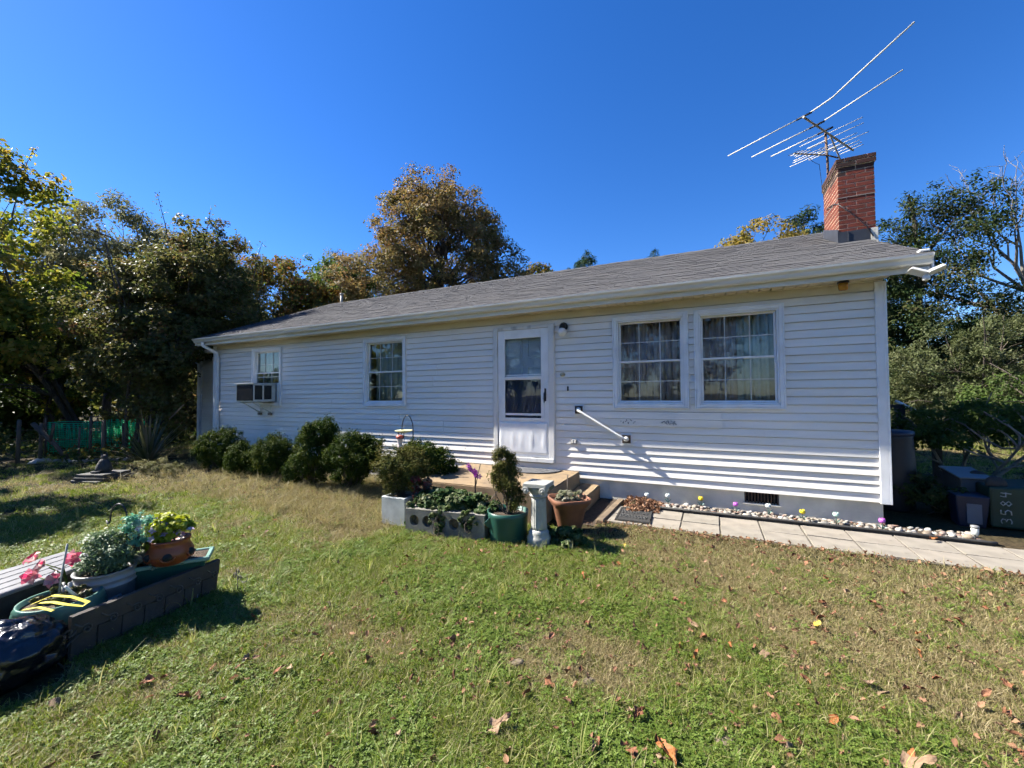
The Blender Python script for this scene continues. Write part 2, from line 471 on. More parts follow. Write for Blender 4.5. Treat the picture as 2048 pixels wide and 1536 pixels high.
# foundation
f = MB()
f.box(XL + 0.04, 0.372, 0.03, 0.25, GZ - 0.3, -0.004)
f.box(0.752, XR - 0.04, 0.03, 0.25, GZ - 0.3, -0.004)
f.box(0.372, 0.752, 0.03, 0.25, GZ - 0.3, -0.147)
f.box(XR - 0.24, XR - 0.04, 0.25, 7.25, GZ - 0.3, -0.004)
f.box(XL + 0.04, XL + 0.24, 0.25, 7.25, GZ - 0.3, -0.004)
found = hp(f.build('foundation', m_found))
v = MB(); v.box(0.372, 0.752, 0.12, 0.14, -0.147, -0.004)
vent = v.build('foundation_vent', m_dark, found)
for i in range(11):
    s = MB(); x = 0.386 + i * 0.0352
    s.box(x - 0.006, x + 0.006, 0.035, 0.075, -0.145, -0.006)
    s.build('vent_bar', m_rust, found)
s = MB(); s.box(0.355, 0.770, 0.012, 0.05, -0.165, -0.1475); s.build('vent_sill', m_found, found)

# sheathing with openings
def holes(x0, x1, z0, z1, ops):
    xs = sorted({x0, x1} | {o[0] for o in ops} | {o[1] for o in ops})
    zs = sorted({z0, z1} | {o[2] for o in ops} | {o[3] for o in ops})
    out = []
    for xa, xb in zip(xs, xs[1:]):
        run = None
        for za, zb in zip(zs, zs[1:]):
            cx, cz = (xa + xb) / 2, (za + zb) / 2
            if any(o[0] < cx < o[1] and o[2] < cz < o[3] for o in ops):
                if run: out.append((xa, xb, *run)); run = None
            else:
                run = (run[0], zb) if run else (za, zb)
        if run: out.append((xa, xb, *run))
    return out


w = MB()
for xa, xb, za, zb in holes(XL + 0.02, XR - 0.02, 0.0, 2.56, OPEN):
    w.box(xa, xb, 0.014, 0.12, za, zb)
fwall = hp(w.build('front_wall', m_room))


def board(segs, k, name='siding_board', axis='x', off=0.0, sgn=1, parent=None, mat=None):
    """one siding course: list of (a, b, z_lo, z_hi) runs with the sloping clapboard face"""
    d = 0.022 if k % 2 else 0.017
    z0, z1 = k * CO, (k + 1) * CO
    mb = MB()
    for a, b, lo, hi in segs:
        def yy(z): return -d + (d - 0.002) * (z - z0) / (z1 - z0)
        poly = [(0.012, lo + 0.0004), (yy(lo), lo + 0.0004), (yy(lo) , lo + 0.004), (yy(hi - 0.010), hi - 0.010), (0.009, hi - 0.009), (0.009, hi - 0.001), (0.012, hi - 0.001)]
        if axis == 'x':
            mb.prism([(off + sgn * y, z) for y, z in poly], 'x', a, b)
        else:
            mb.prism([(off - sgn * y, z) for y, z in poly], 'y', a, b)
    o = mb.build(name, mat or m_siding, parent)
    jy = RND.uniform(-0.0018, 0.0018)
    o.location = (0, jy, RND.uniform(-0.0006, 0.0006)) if axis == 'x' else (jy, 0, 0)
    o.rotation_euler = (0, RND.uniform(-0.00018, 0.00018), 0) if axis == 'x' else (0, 0, 0)
    return o


for k in range(24):
    z0, z1 = k * CO, (k + 1) * CO
    full = [o for o in OPEN if o[2] <= z0 + 1e-6 and o[3] >= z1 - 1e-6]
    part = [o for o in OPEN if o not in full and o[3] > z0 and o[2] < z1]
    cuts = [XL + 0.03] + sum([[o[0], o[1]] for o in sorted(full)], []) + [XR - 0.05]
    for a, b in zip(cuts[::2], cuts[1::2]):
        # seams where two lengths of siding overlap
        seams = [s for s in ((-7.4 + (k // 2) * 1.3 % 3.1), (0.125 if k in (8, 9) else (-4.6 + (k // 2) * 0.77 % 2.0))) if a + 0.5 < s < b - 0.5]
        ends = [a] + sorted(seams) + [b]
        for a2, b2 in zip(ends, ends[1:]):
            segs = []
            cur = a2
            for o in sorted(part):
                if o[1] <= a2 or o[0] >= b2: continue
                oa, ob = max(o[0], a2), min(o[1], b2)
                if oa > cur: segs.append((cur, oa - 0.0, z0, z1))
                if o[2] > z0: segs.append((oa, ob, z0, o[2]))
                if o[3] < z1: segs.append((oa, ob, o[3], z1))
                cur = ob
            if cur < b2: segs.append((cur, b2 - 0.0025, z0, z1))
            board(segs, k, parent=fwall)

# replaced siding panel under the pair of windows, lying a little proud
for k in (8, 9):
    z0 = k * CO - 0.008
    p = MB(); p.prism([(-0.020, z0), (-0.030 - 0.002 * (k % 2), z0), (-0.030, z0 + 0.003), (-0.0235, z0 + CO - 0.002), (-0.012, z0 + CO - 0.002)], 'x', -1.70, 0.125)
    p.build('siding_patch', m_siding, fwall)
m_glue = M('old_adhesive', (0.10, 0.10, 0.11), (0.2, 0.2, 0.2), rough=0.8, scale=40)
g = MB()
for x0, n, sd_ in ((-1.17, 11, 3), (-0.61, 13, 9)):
    rr = random.Random(sd_)
    for i in range(n):
        x = x0 + 0.20 * i / n + rr.uniform(-0.01, 0.01); z = 0.872 + rr.uniform(-0.03, 0.022)
        l = rr.uniform(0.006, 0.03 if sd_ == 9 else 0.012); an = rr.uniform(0.4, 2.6)
        dx, dz = math.cos(an) * l, math.sin(an) * l
        px, pz = -math.sin(an) * 0.0035, math.cos(an) * 0.0035
        yv = -0.0335
        g.add([(x - dx - px, yv, z - dz - pz), (x + dx - px, yv, z + dz - pz), (x + dx + px, yv, z + dz + pz), (x - dx + px, yv, z - dz + pz), (x - dx - px, yv + 0.01, z - dz - pz), (x + dx - px, yv + 0.01, z + dz - pz), (x + dx + px, yv + 0.01, z + dz + pz), (x - dx + px, yv + 0.01, z - dz + pz)],
              [(0, 1, 2, 3), (4, 7, 6, 5), (0, 4, 5, 1), (1, 5, 6, 2), (2, 6, 7, 3), (3, 7, 4, 0)])
tag(g.build('adhesive_residue', m_glue, fwall), kind='stuff')

# trims
t = MB(); t.box(1.725, 1.806, -0.034, 0.012, -0.012, 2.535); t.box(1.806, 1.83, -0.034, 0.08, -0.012, 2.535)
hp(t.build('corner_board', m_trim, bevel=0.004))
t = MB(); t.box(XL - 0.006, XL + 0.075, -0.034, 0.012, -0.012, 2.535); t.box(XL - 0.03, XL - 0.006, -0.034, 0.08, -0.012, 2.535)
hp(t.build('corner_board', m_trim, bevel=0.004))
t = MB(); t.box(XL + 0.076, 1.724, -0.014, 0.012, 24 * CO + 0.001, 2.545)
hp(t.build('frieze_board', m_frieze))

# side and back walls
s = MB(); s.box(XR - 0.12, XR - 0.012, 0.121, 7.3, 0, 2.56); swall = hp(s.build('side_wall', m_room))
for k in range(24):
    board([(0.085, 7.28, k * CO, (k + 1) * CO)], k, axis='y', off=XR, sgn=1, parent=swall)
s = MB(); s.box(XL + 0.012, XL + 0.12, 0.121, 7.3, 0, 2.56); swall2 = hp(s.build('side_wall', m_siding))
s = MB(); s.box(XL + 0.12, XR - 0.12, 7.18, 7.3, 0, 2.56); hp(s.build('back_wall', m_siding))
s = MB(); s.box(XL + 0.13, XR - 0.13, 0.125, 7.17, 0.02, 0.05); hp(s.build('room_floor', m_wood))
s = MB(); s.box(XL + 0.13, XR - 0.13, 0.125, 7.17, 2.48, 2.5); hp(s.build('room_ceiling', m_room))
s = MB(); s.box(XL + 0.13, XR - 0.13, 3.4, 3.5, 0.06, 2.47); s.box(-4.4, -4.3, 0.13, 3.39, 0.06, 2.47); s.box(-7.4, -7.3, 0.13, 3.39, 0.06, 2.47)
hp(s.build('partition_wall', m_room))

# roof
EY, EZ, RY, RZ = -0.345, 2.705, 3.65, 4.34
RXL, RXR = -11.50, 2.13
SL = math.atan2(RZ - EZ, RY - EY)
cs, sn = math.cos(SL), math.sin(SL)
SLEN = math.hypot(RY - EY, RZ - EZ)
d = MB()
def rp(s_, h): return (EY + s_ * cs - h * sn, EZ + s_ * sn + h * cs)
d.prism([rp(0, -0.025), rp(0, 0), (RY, RZ), (2 * RY - rp(0, 0)[0], EZ), (2 * RY - rp(0, -0.025)[0], rp(0, -0.025)[1]), (RY, RZ - 0.028)], 'x', RXL, RXR)
roof = hp(d.build('roof', m_shingles, attr=True))
g = MB()
g.prism([(0.02, 2.56), (7.28, 2.56), (RY, RZ - 0.09)], 'x', XR - 0.1, XR - 0.01); hp(g.build('gable', m_siding))
g = MB()
g.prism([(0.02, 2.56), (7.28, 2.56), (RY, RZ - 0.09)], 'x', XL + 0.01, XL + 0.1); hp(g.build('gable', m_siding))
for xa, xb in ((RXR - 0.022, RXR - 0.002), (RXL + 0.002, RXL + 0.022)):
    r_ = MB()
    r_.prism([(EY + 0.01, EZ - 0.17), (EY + 0.01, EZ - 0.02), (RY, RZ - 0.035), (RY, RZ - 0.185)], 'x', xa, xb)
    r_.prism([(2 * RY - EY - 0.01, EZ - 0.17), (2 * RY - EY - 0.01, EZ - 0.02), (RY, RZ - 0.035), (RY, RZ - 0.185)], 'x', xa, xb)
    hp(r_.build('rake_board', m_trim))
for xa, xb in ((XR + 0.03, RXR - 0.024), (RXL + 0.024, XL - 0.03)):
    r_ = MB()
    r_.prism([(EY + 0.07, EZ - 0.13), (EY + 0.07, EZ - 0.12), (RY, RZ - 0.145), (RY, RZ - 0.155)], 'x', xa, xb)
    hp(r_.build('rake_soffit', m_soffit))
# shingle tabs
EXPO = 0.138
tabs = []
rr = random.Random(11)
nc = int(SLEN / EXPO)
for c in range(nc):
    x = RXL - rr.uniform(0, 0.3)
    while x < RXR + 0.01:
        wd = rr.choice((0.12, 0.17, 0.22, 0.28, 0.34))
        xa, xb = max(x, RXL - 0.012), min(x + wd - 0.004, RXR + 0.012)
        if xb - xa > 0.03:
            tabs.append((c, xa, xb - xa, rr.choice((0.006, 0.007, 0.009, 0.011)), rr.uniform(-0.003, 0.003)))
        x += wd


def tab_dist(tb):
    s_ = tb[0] * EXPO; y, z = rp(s_, 0.0)
    return (tb[1] - CAM.x) ** 2 + (y - CAM.y) ** 2 + (z - CAM.z) ** 2


def in_chim(tb):
    y, z = rp(tb[0] * EXPO, 0); return tb[1] + tb[2] > 1.80 and tb[1] < 2.25 and 1.52 < y < 2.5


tabs = [t_ for t_ in tabs if not in_chim(t_)]
tabs.sort(key=tab_dist)
tabme = {}
ROT = Matrix.Rotation(SL, 4, 'X')


def tab_verts(wd, th):
    return [(0, 0, 0.0005), (wd, 0, 0.0005), (wd, EXPO + 0.03, 0.0005), (0, EXPO + 0.03, 0.0005), (0, 0, th), (wd, 0, th), (wd, EXPO + 0.03, th * 0.35), (0, EXPO + 0.03, th * 0.35)]


BOXF = [(0, 3, 2, 1), (4, 5, 6, 7), (0, 1, 5, 4), (1, 2, 6, 5), (2, 3, 7, 6), (3, 0, 4, 7)]
rest = MB()
for i, (c, x, wd, th, js) in enumerate(tabs):
    y, z = rp(c * EXPO + js - 0.012, 0.004 + c * 0.00002)
    if i < 300:
        key = (round(wd, 3), th)
        if key not in tabme:
            q = MB(); q.add(tab_verts(wd, th), BOXF); tabme[key] = q.mesh('shingle', m_shingle)
        inst('shingle', tabme[key], roof, (x, y, z), (SL, 0, 0))
    else:
        mt = Matrix.Translation((x, y, z)) @ ROT
        rest.add([mt @ Vector(p_) for p_ in tab_verts(wd, th)], BOXF)
tag(rest.build('shingles', m_shingles, roof, attr=True), kind='stuff')
q = MB()
nr = int((RXR - RXL) / 0.2)
for i in range(nr):
    xa = RXL + i * 0.2
    for sg in (1, -1):
        hgt = 0.016 + 0.004 * (i % 2)
        q.add([(xa, RY, RZ + hgt), (xa + 0.21, RY, RZ + hgt + 0.003), (xa + 0.21, RY + sg * 0.15 * cs, RZ + 0.012 - 0.15 * sn), (xa, RY + sg * 0.15 * cs, RZ + 0.009 - 0.15 * sn)], [(0, 1, 2, 3)] if sg > 0 else [(3, 2, 1, 0)])
q.build('ridge_cap', m_shingles, roof, attr=True)
# vent pipe at the ridge end
p = MB(); p.tube([(-11.2, 3.9, 4.1), (-11.2, 3.9, 4.68)], 0.045, 10); p.tube([(-11.2, 3.9, 4.68), (-11.2, 3.9, 4.74)], 0.06, 10)
hp(p.build('vent_pipe', m_boom))

# eave
t = MB(); t.box(RXL + 0.03, RXR - 0.024, -0.300, -0.280, 2.535, EZ - 0.03); hp(t.build('fascia', m_gutter))
t = MB(); t.box(XL, XR + 0.03, -0.28, -0.015, 2.562, 2.566); soff = hp(t.build('soffit', m_frieze))
q = MB(); q.add([], [])
n = int((XR - XL) / 0.1270)
pm = MB(); pm.prism([(0.003, 0.0), (0.010, -0.012), (0.112, -0.012), (0.119, 0.0)], 'y', -0.279, -0.016)
pme = pm.mesh('soffit_panel', m_soffit)
for i in range(n):
    inst('soffit_panel', pme, soff, (XL + 0.02 + i * 0.127, 0, 2.5615))
t = MB(); t.box(XL, XR, -0.05, -0.015, 2.541, 2.552); hp(t.build('soffit_channel', m_frieze))
gp = [(-0.302, 2.705), (-0.302, 2.597), (-0.362, 2.597), (-0.378, 2.612), (-0.388, 2.648), (-0.418, 2.672), (-0.421, 2.696), (-0.405, 2.696), (-0.405, 2.690), (-0.414, 2.686), (-0.411, 2.676), (-0.380, 2.652), (-0.370, 2.616), (-0.359, 2.604), (-0.308, 2.604), (-0.308, 2.705)]
t = MB(); t.prism(gp[::-1], 'x', RXL + 0.03, RXR - 0.03)
gut = hp(t.build('gutter', m_gutter))
for xa in (RXL + 0.026, RXR - 0.030):
    t = MB(); t.prism([(-0.302, 2.706), (-0.302, 2.595), (-0.364, 2.595), (-0.380, 2.612), (-0.390, 2.648), (-0.421, 2.672), (-0.424, 2.698)][::-1], 'x', xa, xa + 0.004)
    t.build('gutter_end_cap', m_gutter, gut)
# downspout
t = MB()
dx = -11.05
for pts in ([(dx - 0.08, -0.35, 2.61), (dx - 0.08, -0.35, 2.52), (dx, -0.07, 2.36), (dx, -0.07, 2.24)],):
    t.tube(pts, 0.045, 4, flat=1.0, smooth=False)
t.box(dx - 0.043, dx + 0.043, -0.10, -0.04, GZ + 0.05, 2.27)
hp(t.build('downspout', m_trim))

# windows
def ring(mb, x0, x1, z0, z1, wdt, y0, y1, wb=None, wt=None):
    wb = wdt if wb is None else wb; wt = wdt if wt is None else wt
    mb.box(x0, x0 + wdt, y0, y1, z0, z1); mb.box(x1 - wdt, x1, y0, y1, z0, z1)
    mb.box(x0 + wdt, x1 - wdt, y0, y1, z0, z0 + wb); mb.box(x0 + wdt, x1 - wdt, y0, y1, z1 - wt, z1)


def window(x0, x1, z0=WZ0, z1=WZ1, ac=False, glass=None):
    mb = MB()
    ring(mb, x0, x1, z0, z1, 0.018, -0.046, 0.10)                               # J channel
    ring(mb, x0 + 0.0182, x1 - 0.0182, z0 + 0.0182, z1 - 0.0182, 0.042, -0.040, 0.10)
    ring(mb, x0 + 0.0604, x1 - 0.0604, z0 + 0.0604, z1 - 0.0604, 0.022, -0.026, 0.10)
    wnd = hp(mb.build('window', m_trim, bevel=0.003))
    xa, xb, za, zb = x0 + 0.0826, x1 - 0.0826, z0 + 0.0826, z1 - 0.0826
    zm = (za + zb) / 2
    for nm, lo, hi, yo in (('upper', zm - 0.016, zb, 0.035), ('lower', za, zm + 0.016, 0.006)):
        if ac and nm == 'lower': lo, hi = za + 0.40, zm + 0.10
        sb = MB(); ring(sb, xa + 0.001, xb - 0.001, lo, hi, 0.024, yo, yo + 0.026)
        sash = sb.build('sash', m_trim, wnd, bevel=0.002)
        gb = MB(); gb.box(xa + 0.02, xb - 0.02, yo + 0.010, yo + 0.014, lo + 0.02, hi - 0.02)
        gb.build('pane', glass or m_glass, wnd)
        for i in (1, 2):
            x = xa + (xb - xa) * i / 3
            b_ = MB(); b_.box(x - 0.0055, x + 0.0055, yo + 0.001, yo + 0.008, lo + 0.024, hi - 0.024); b_.build('muntin', m_grille, wnd)
        if hi - lo > 0.3:
            b_ = MB(); z = (lo + hi) / 2; b_.box(xa + 0.024, xb - 0.024, yo + 0.0002, yo + 0.0086, z - 0.0055, z + 0.0055); b_.build('muntin', m_grille, wnd)
    return wnd


win_objs = [window(*WIN[0], ac=True, glass=m_glassb), window(*WIN[1], glass=m_glassb), window(*WIN[2]), window(*WIN[3])]
for o, lb in zip(win_objs, ('window with an air conditioner in its lower sash', 'window left of the door', 'window right of the door', 'window nearest the house corner')):
    o['label'] = lb


def curtain(x0, x1, z0, z1, y, mat, label, waves, seed):
    r_ = random.Random(seed)
    mb = MB(); nx = int(waves * 8); vs = []; fs = []
    ph = r_.uniform(0, 6)
    def yo(t): return 0.022 * math.sin(t * waves * 6.283 + ph) + 0.012 * math.sin(t * waves * 13.1 + 2 * ph)
    for i in range(nx + 1):
        t_ = i / nx
        for zz in (z0, z1):
            for dy in (0, 0.003):
                vs.append((x0 + (x1 - x0) * t_, y + yo(t_) * (1.0 if zz == z0 else 0.8) + dy, zz))
    for i in range(nx):
        a = i * 4; b_ = a + 4
        fs += [(a, b_, b_ + 2, a + 2), (a + 1, a + 3, b_ + 3, b_ + 1), (a, a + 1, b_ + 1, b_), (a + 2, b_ + 2, b_ + 3, a + 3)]
    mb.add(vs, fs, smooth=True)
    return tag(mb.build('curtain', mat), label, 'curtain', 'curtains behind the front windows')


curtain(-1.28, -0.24, 1.0, 2.42, 0.26, m_curtain, 'brown-grey pleated curtain behind the window right of the door', 11, 2)
curtain(-0.2, 0.36, 1.0, 2.42, 0.26, m_curtain, 'brown-grey curtain at the door side of the window nearest the house corner', 6, 5)
curtain(0.33, 0.84, 1.0, 2.42, 0.21, m_curtain2, 'pale green curtain at the corner side of the window nearest the house corner', 5, 8)
curtain(-6.2, -5.12, 1.0, 2.42, 0.32, m_curtain2, 'pale green curtain behind the window left of the door', 8, 12)
curtain(-9.72, -8.68, 1.6, 2.42, 0.30, m_curtain2, 'dim green curtain above the air conditioner in the leftmost window', 7, 14)

# storm door in its casing
dc = MB()
x0, x1, z0, z1 = DOOR
dc.box(x0, x0 + 0.068, -0.055, 0.10, z0, z1); dc.box(x1 - 0.084, x1, -0.055, 0.10, z0, z1); dc.box(x0 + 0.068, x1 - 0.084, -0.055, 0.10, z1 - 0.042, z1)
dc.box(x0 + 0.004, x1 - 0.004, -0.075, 0.10, z0 + 0.0, z0 + 0.062)
dc.box(x0 - 0.012, x0, -0.05, 0.05, z0, z1 + 0.012); dc.box(x1, x1 + 0.012, -0.05, 0.05, z0, z1 + 0.012); dc.box(x0, x1, -0.05, 0.05, z1, z1 + 0.012)
hp(dc.build('door_frame', m_trimold, bevel=0.003))
a0, a1, b0, b1 = -3.172, -2.281, 0.272, 2.318
sdm = MB()
ring(sdm, a0, a1, b0, b1, 0.125, -0.040, -0.010, wb=0.60, wt=0.14)
sdm.box(a0 + 0.125, a1 - 0.125, -0.040, -0.010, 1.505, 1.562)
sdoor = hp(sdm.build('storm_door', m_trim, bevel=0.003))
gb = MB(); gb.box(a0 + 0.12, a1 - 0.12, -0.028, -0.024, 1.56, 2.18); gb.build('pane', m_glass, sdoor)
gb = MB(); gb.box(a0 + 0.12, a1 - 0.12, -0.028, -0.024, 0.87, 1.507); gb.build('pane', m_screen, sdoor)
rb = MB(); ring(rb, a0 + 0.075, a1 - 0.075, 0.852, 1.548, 0.052, -0.050, -0.0402, wb=0.04, wt=0.024); rb.build('screen_frame', m_trim, sdoor, bevel=0.002)
rb = MB(); rb.box(a0 + 0.13, a1 - 0.13, -0.034, -0.022, 1.575, 1.590); rb.box(a0 + 0.13, a1 - 0.13, -0.034, -0.022, 0.93, 0.965); rb.build('glazing_bar', m_trim, sdoor)
# buckled kick panel
kp = MB(); nx, nz = 28, 16
vs = []; fs = []
for j in range(nz + 1):
    for i in range(nx + 1):
        u_, v_ = i / nx, j / nz
        ridge = sum(0.007 * math.exp(-((u_ - c_ - 0.02 * (v_ - 0.5)) / 0.018) ** 2) * math.sin(math.pi * min(1, max(0, (v_ - 0.05) / 0.75))) for c_ in (0.05, 0.30, 0.48, 0.68, 0.93))
        vs.append((a0 + 0.02 + (a1 - a0 - 0.04) * u_, -0.043 - ridge - 0.004 * math.sin(math.pi * u_) * math.sin(math.pi * v_), b0 + 0.05 + 0.50 * v_))
for j in range(nz):
    for i in range(nx):
        a = j * (nx + 1) + i
        fs.append((a, a + 1, a + nx + 2, a + nx + 1))
kp.add(vs, fs, smooth=True)
m_kick = M('kick_panel_metal', (0.78, 0.79, 0.80), (0.68, 0.69, 0.70), rough=0.35, scale=5)
ko = kp.build('kick_panel', m_kick, sdoor)
sm_ = ko.modifiers.new('solid', 'SOLIDIFY'); sm_.thickness = 0.006; sm_.offset = 1
h = MB(); h.tube([(-2.335, -0.045, 1.30), (-2.335, -0.085, 1.28), (-2.34, -0.085, 1.20), (-2.35, -0.06, 1.14)], [0.014, 0.016, 0.012, 0.007], 6); h.box(-2.35, -2.322, -0.046, -0.0405, 1.16, 1.36)
h.build('door_handle', m_black, sdoor)
# inner door with panels and a pleated shade behind the lower glass
idr = MB(); idr.box(a0 + 0.01, a1 - 0.01, 0.06, 0.10, 0.21, 2.31)
for xa, xb in ((a0 + 0.12, a0 + 0.40), (a1 - 0.40, a1 - 0.12)):
    for za, zb in ((0.42, 0.85), (0.98, 1.72), (1.86, 2.16)):
        ring(idr, xa, xb, za, zb, 0.022, 0.045, 0.0599)
        idr.box(xa + 0.04, xb - 0.04, 0.050, 0.0599, za + 0.04, zb - 0.04)
hp(idr.build('inner_door', m_door, bevel=0.003))
pl = MB()
for i in range(26):
    x = a0 + 0.125 + i * 0.0247
    pl.prism([(x, 0.012), (x + 0.0123, 0.0), (x + 0.0247, 0.012), (x + 0.0123, 0.015)], 'z', 0.88, 1.50)
pl.build('screen_pleats', M('screen_mesh', (0.36, 0.40, 0.45), rough=0.8), sdoor)

# chimney
CX0, CX1, CY0, CY1 = 1.806, 2.246, 1.66, 2.52
c = MB(); c.box(CX0 + 0.0045, CX1 - 0.0045, CY0 + 0.0045, CY1 - 0.0045, 3.25, 4.70)
chim = hp(c.build('chimney', m_mortar))
c = MB(); c.box(CX0, CX1, CY0, CY1, GZ - 0.2, 3.249); c.build('chimney_base', m_brick, chim)
bme = {}


def brick(x, y, z, lx, ly, lz=0.0575):
    soot = z > 4.64 or (z > 4.5 and RND.random() < 0.35)
    key = (round(lx, 3), round(ly, 3), soot)
    if key not in bme:
        q = MB(); q.box(-lx / 2, lx / 2, -ly / 2, ly / 2, -lz / 2, lz / 2)
        me = q.mesh('brick', m_sooty if soot else m_brick)
        bm_ = bmesh.new(); bm_.from_mesh(me); bmesh.ops.bevel(bm_, geom=bm_.edges[:], offset=0.004, segments=1, affect='EDGES'); bm_.to_mesh(me); bm_.free()
        bme[key] = me
    inst('brick', bme[key], chim, (x + RND.uniform(-.0015, .0015), y + RND.uniform(-.0015, .0015), z), (0, 0, RND.uniform(-.008, .008)))


def course(k, z, e=0.0):
    X0, X1, Y0, Y1 = CX0 - e, CX1 + e, CY0 - e, CY1 + e
    W, D, j = X1 - X0, Y1 - Y0, 0.01
    if k % 2 == 0:
        l = (W - j) / 2
        for yy in (Y0 + 0.05, Y1 - 0.05):
            for i in range(2): brick(X0 + l / 2 + i * (l + j), yy, z, l, 0.1)
        n_ = 3; ll = (D - 0.2 - 4 * j) / n_
        for xx in (X0 + 0.05, X1 - 0.05):
            for i in range(n_): brick(xx, Y0 + 0.1 + j + ll / 2 + i * (ll + j), z, 0.1, ll)
    else:
        n_ = 4; ll = (D - 3 * j) / n_
        for xx in (X0 + 0.05, X1 - 0.05):
            for i in range(n_): brick(xx, Y0 + ll / 2 + i * (ll + j), z, 0.1, ll)
        l = W - 0.2 - 2 * j
        for yy in (Y0 + 0.05, Y1 - 0.05): brick((X0 + X1) / 2, yy, z, l, 0.1)


for k in range(21): course(k, 3.30 + k * 0.0672)
zt = 3.30 + 21 * 0.0672
course(0, zt, 0.020); course(1, zt + 0.0672, 0.020)
c = MB(); c.box(CX0 - 0.012, CX1 + 0.012, CY0 - 0.012, CY1 + 0.012, zt - 0.035, zt + 0.095); c.build('mortar_cap', m_mortar, chim)
# header course set back on top
for i in range(3): brick(CX0 + 0.09 + i * 0.13, CY1 - 0.12, zt + 0.1344, 0.115, 0.2)
for i in range(3): brick(CX0 + 0.09 + i * 0.13, CY0 + 0.42, zt + 0.1344, 0.115, 0.2)
fl = MB()
def rz_at(y): return EZ + (y - EY) * math.tan(SL)
fl.prism([(CY0 - 0.012, rz_at(CY0) + 0.005), (CY0 - 0.012, rz_at(CY0) + 0.20), (CY1, rz_at(CY1) + 0.16), (CY1, rz_at(CY1) + 0.005)], 'x', CX0 - 0.014, CX0 - 0.002)
fl.box(CX0 - 0.02, CX1 - 0.07, CY0 - 0.024, CY0 - 0.012, rz_at(CY0) - 0.02, rz_at(CY0) + 0.16)
fl.box(CX0 + 0.10, CX0 + 0.112, CY0 - 0.034, CY0 - 0.0245, rz_at(CY0) + 0.0, rz_at(CY0) + 0.15)
fl.build('flashing', m_flash, chim)
st = MB(); st.box(CX1 - 0.068, CX1 + 0.014, CY0 - 0.03, CY0 + 0.1, rz_at(CY0) - 0.2, rz_at(CY0) + 0.16); st.build('corner_mortar', m_found, chim)
bd = MB(); ring_y = 0.006
bd.box(CX0 - ring_y, CX1 + ring_y, CY0 - ring_y, CY0 - 0.002, 4.205, 4.217); bd.box(CX0 - ring_y, CX0 - 0.002, CY0 - ring_y, CY1, 4.205, 4.217); bd.build('mast_strap', m_boom, chim)

# back wing at the far end of the house
wg = MB(); WX0, WX1, WY = -12.86, XL - 0.01, 0.5
wg.box(WX0 + 0.03, WX1, WY + 0.014, WY + 4, GZ - 0.2, 2.42)
wing = hp(wg.build('wing_wall', m_siding))
for k in range(-2, 23):
    board([(WX0 + 0.05, WX1 - 0.03, k * CO, (k + 1) * CO)], k, off=WY, parent=wing)
t = MB(); t.box(WX0 - 0.01, WX0 + 0.07, WY - 0.034, WY + 0.01, -0.24, 2.40); t.box(WX0 - 0.03, WX0 - 0.01, WY - 0.034, WY + 0.1, -0.24, 2.40); hp(t.build('corner_board', m_trim))
t = MB(); t.prism([(WY - 0.32, 2.44), (WY - 0.32, 2.50), (WY + 4.2, 2.95), (WY + 4.2, 2.89)], 'x', WX0 - 0.3, RXL - 0.002); hp(t.build('wing_roof', m_shingles, attr=True))
t = MB(); t.box(WX0 - 0.28, RXL - 0.02, WY - 0.42, WY - 0.325, 2.41, 2.50); hp(t.build('wing_gutter', m_gutter, bevel=0.01))
t = MB(); t.tube([(WX0 - 0.02, WY - 0.37, 2.42), (WX0 - 0.02, WY - 0.37, 2.32), (WX0 + 0.03, WY - 0.07, 2.18), (WX0 + 0.03, WY - 0.07, GZ + 0.05)], 0.04, 4, smooth=False); hp(t.build('downspout', m_trim))

# ================================================================== GROUND
def ground_h(x, y):
    return GZ


gm, nd, lk, bs = nodes_of('lawn_soil')
bs.inputs['Roughness'].default_value = 1.0
bs.inputs['Specular IOR Level'].default_value = 0.1
tc = nd.new('ShaderNodeTexCoord')
n1 = nd.new('ShaderNodeTexNoise'); n1.inputs['Scale'].default_value = 0.55; n1.inputs['Detail'].default_value = 6
n2 = nd.new('ShaderNodeTexNoise'); n2.inputs['Scale'].default_value = 30; n2.inputs['Detail'].default_value = 5
lk.new(tc.outputs['Object'], n1.inputs['Vector']); lk.new(tc.outputs['Object'], n2.inputs['Vector'])
r1 = ramp(nd, [(0.3, (0.075, 0.058, 0.034)), (0.48, (0.042, 0.042, 0.018)), (0.7, (0.08, 0.06, 0.037))]); lk.new(n1.outputs[0], r1.inputs[0])
r2 = ramp(nd, [(0.3, (0.45, 0.45, 0.45)), (0.7, (1.1, 1.05, 1.0))]); lk.new(n2.outputs[0], r2.inputs[0])
mx = nd.new('ShaderNodeMix'); mx.data_type = 'RGBA'; mx.blend_type = 'MULTIPLY'; mx.inputs[0].default_value = 1
lk.new(r1.outputs[0], mx.inputs[6]); lk.new(r2.outputs[0], mx.inputs[7]); lk.new(mx.outputs[2], bs.inputs['Base Color'])
bp = nd.new('ShaderNodeBump'); bp.inputs['Strength'].default_value = 0.8; bp.inputs['Distance'].default_value = 0.03
lk.new(n2.outputs[0], bp.inputs['Height']); lk.new(bp.outputs[0], bs.inputs['Normal'])
g = MB()
S = 250
g.add([(-S, -S, GZ), (S, -S, GZ), (S, S, GZ), (-S, S, GZ)], [(0, 1, 2, 3)])
tag(g.build('ground', gm), kind='structure')

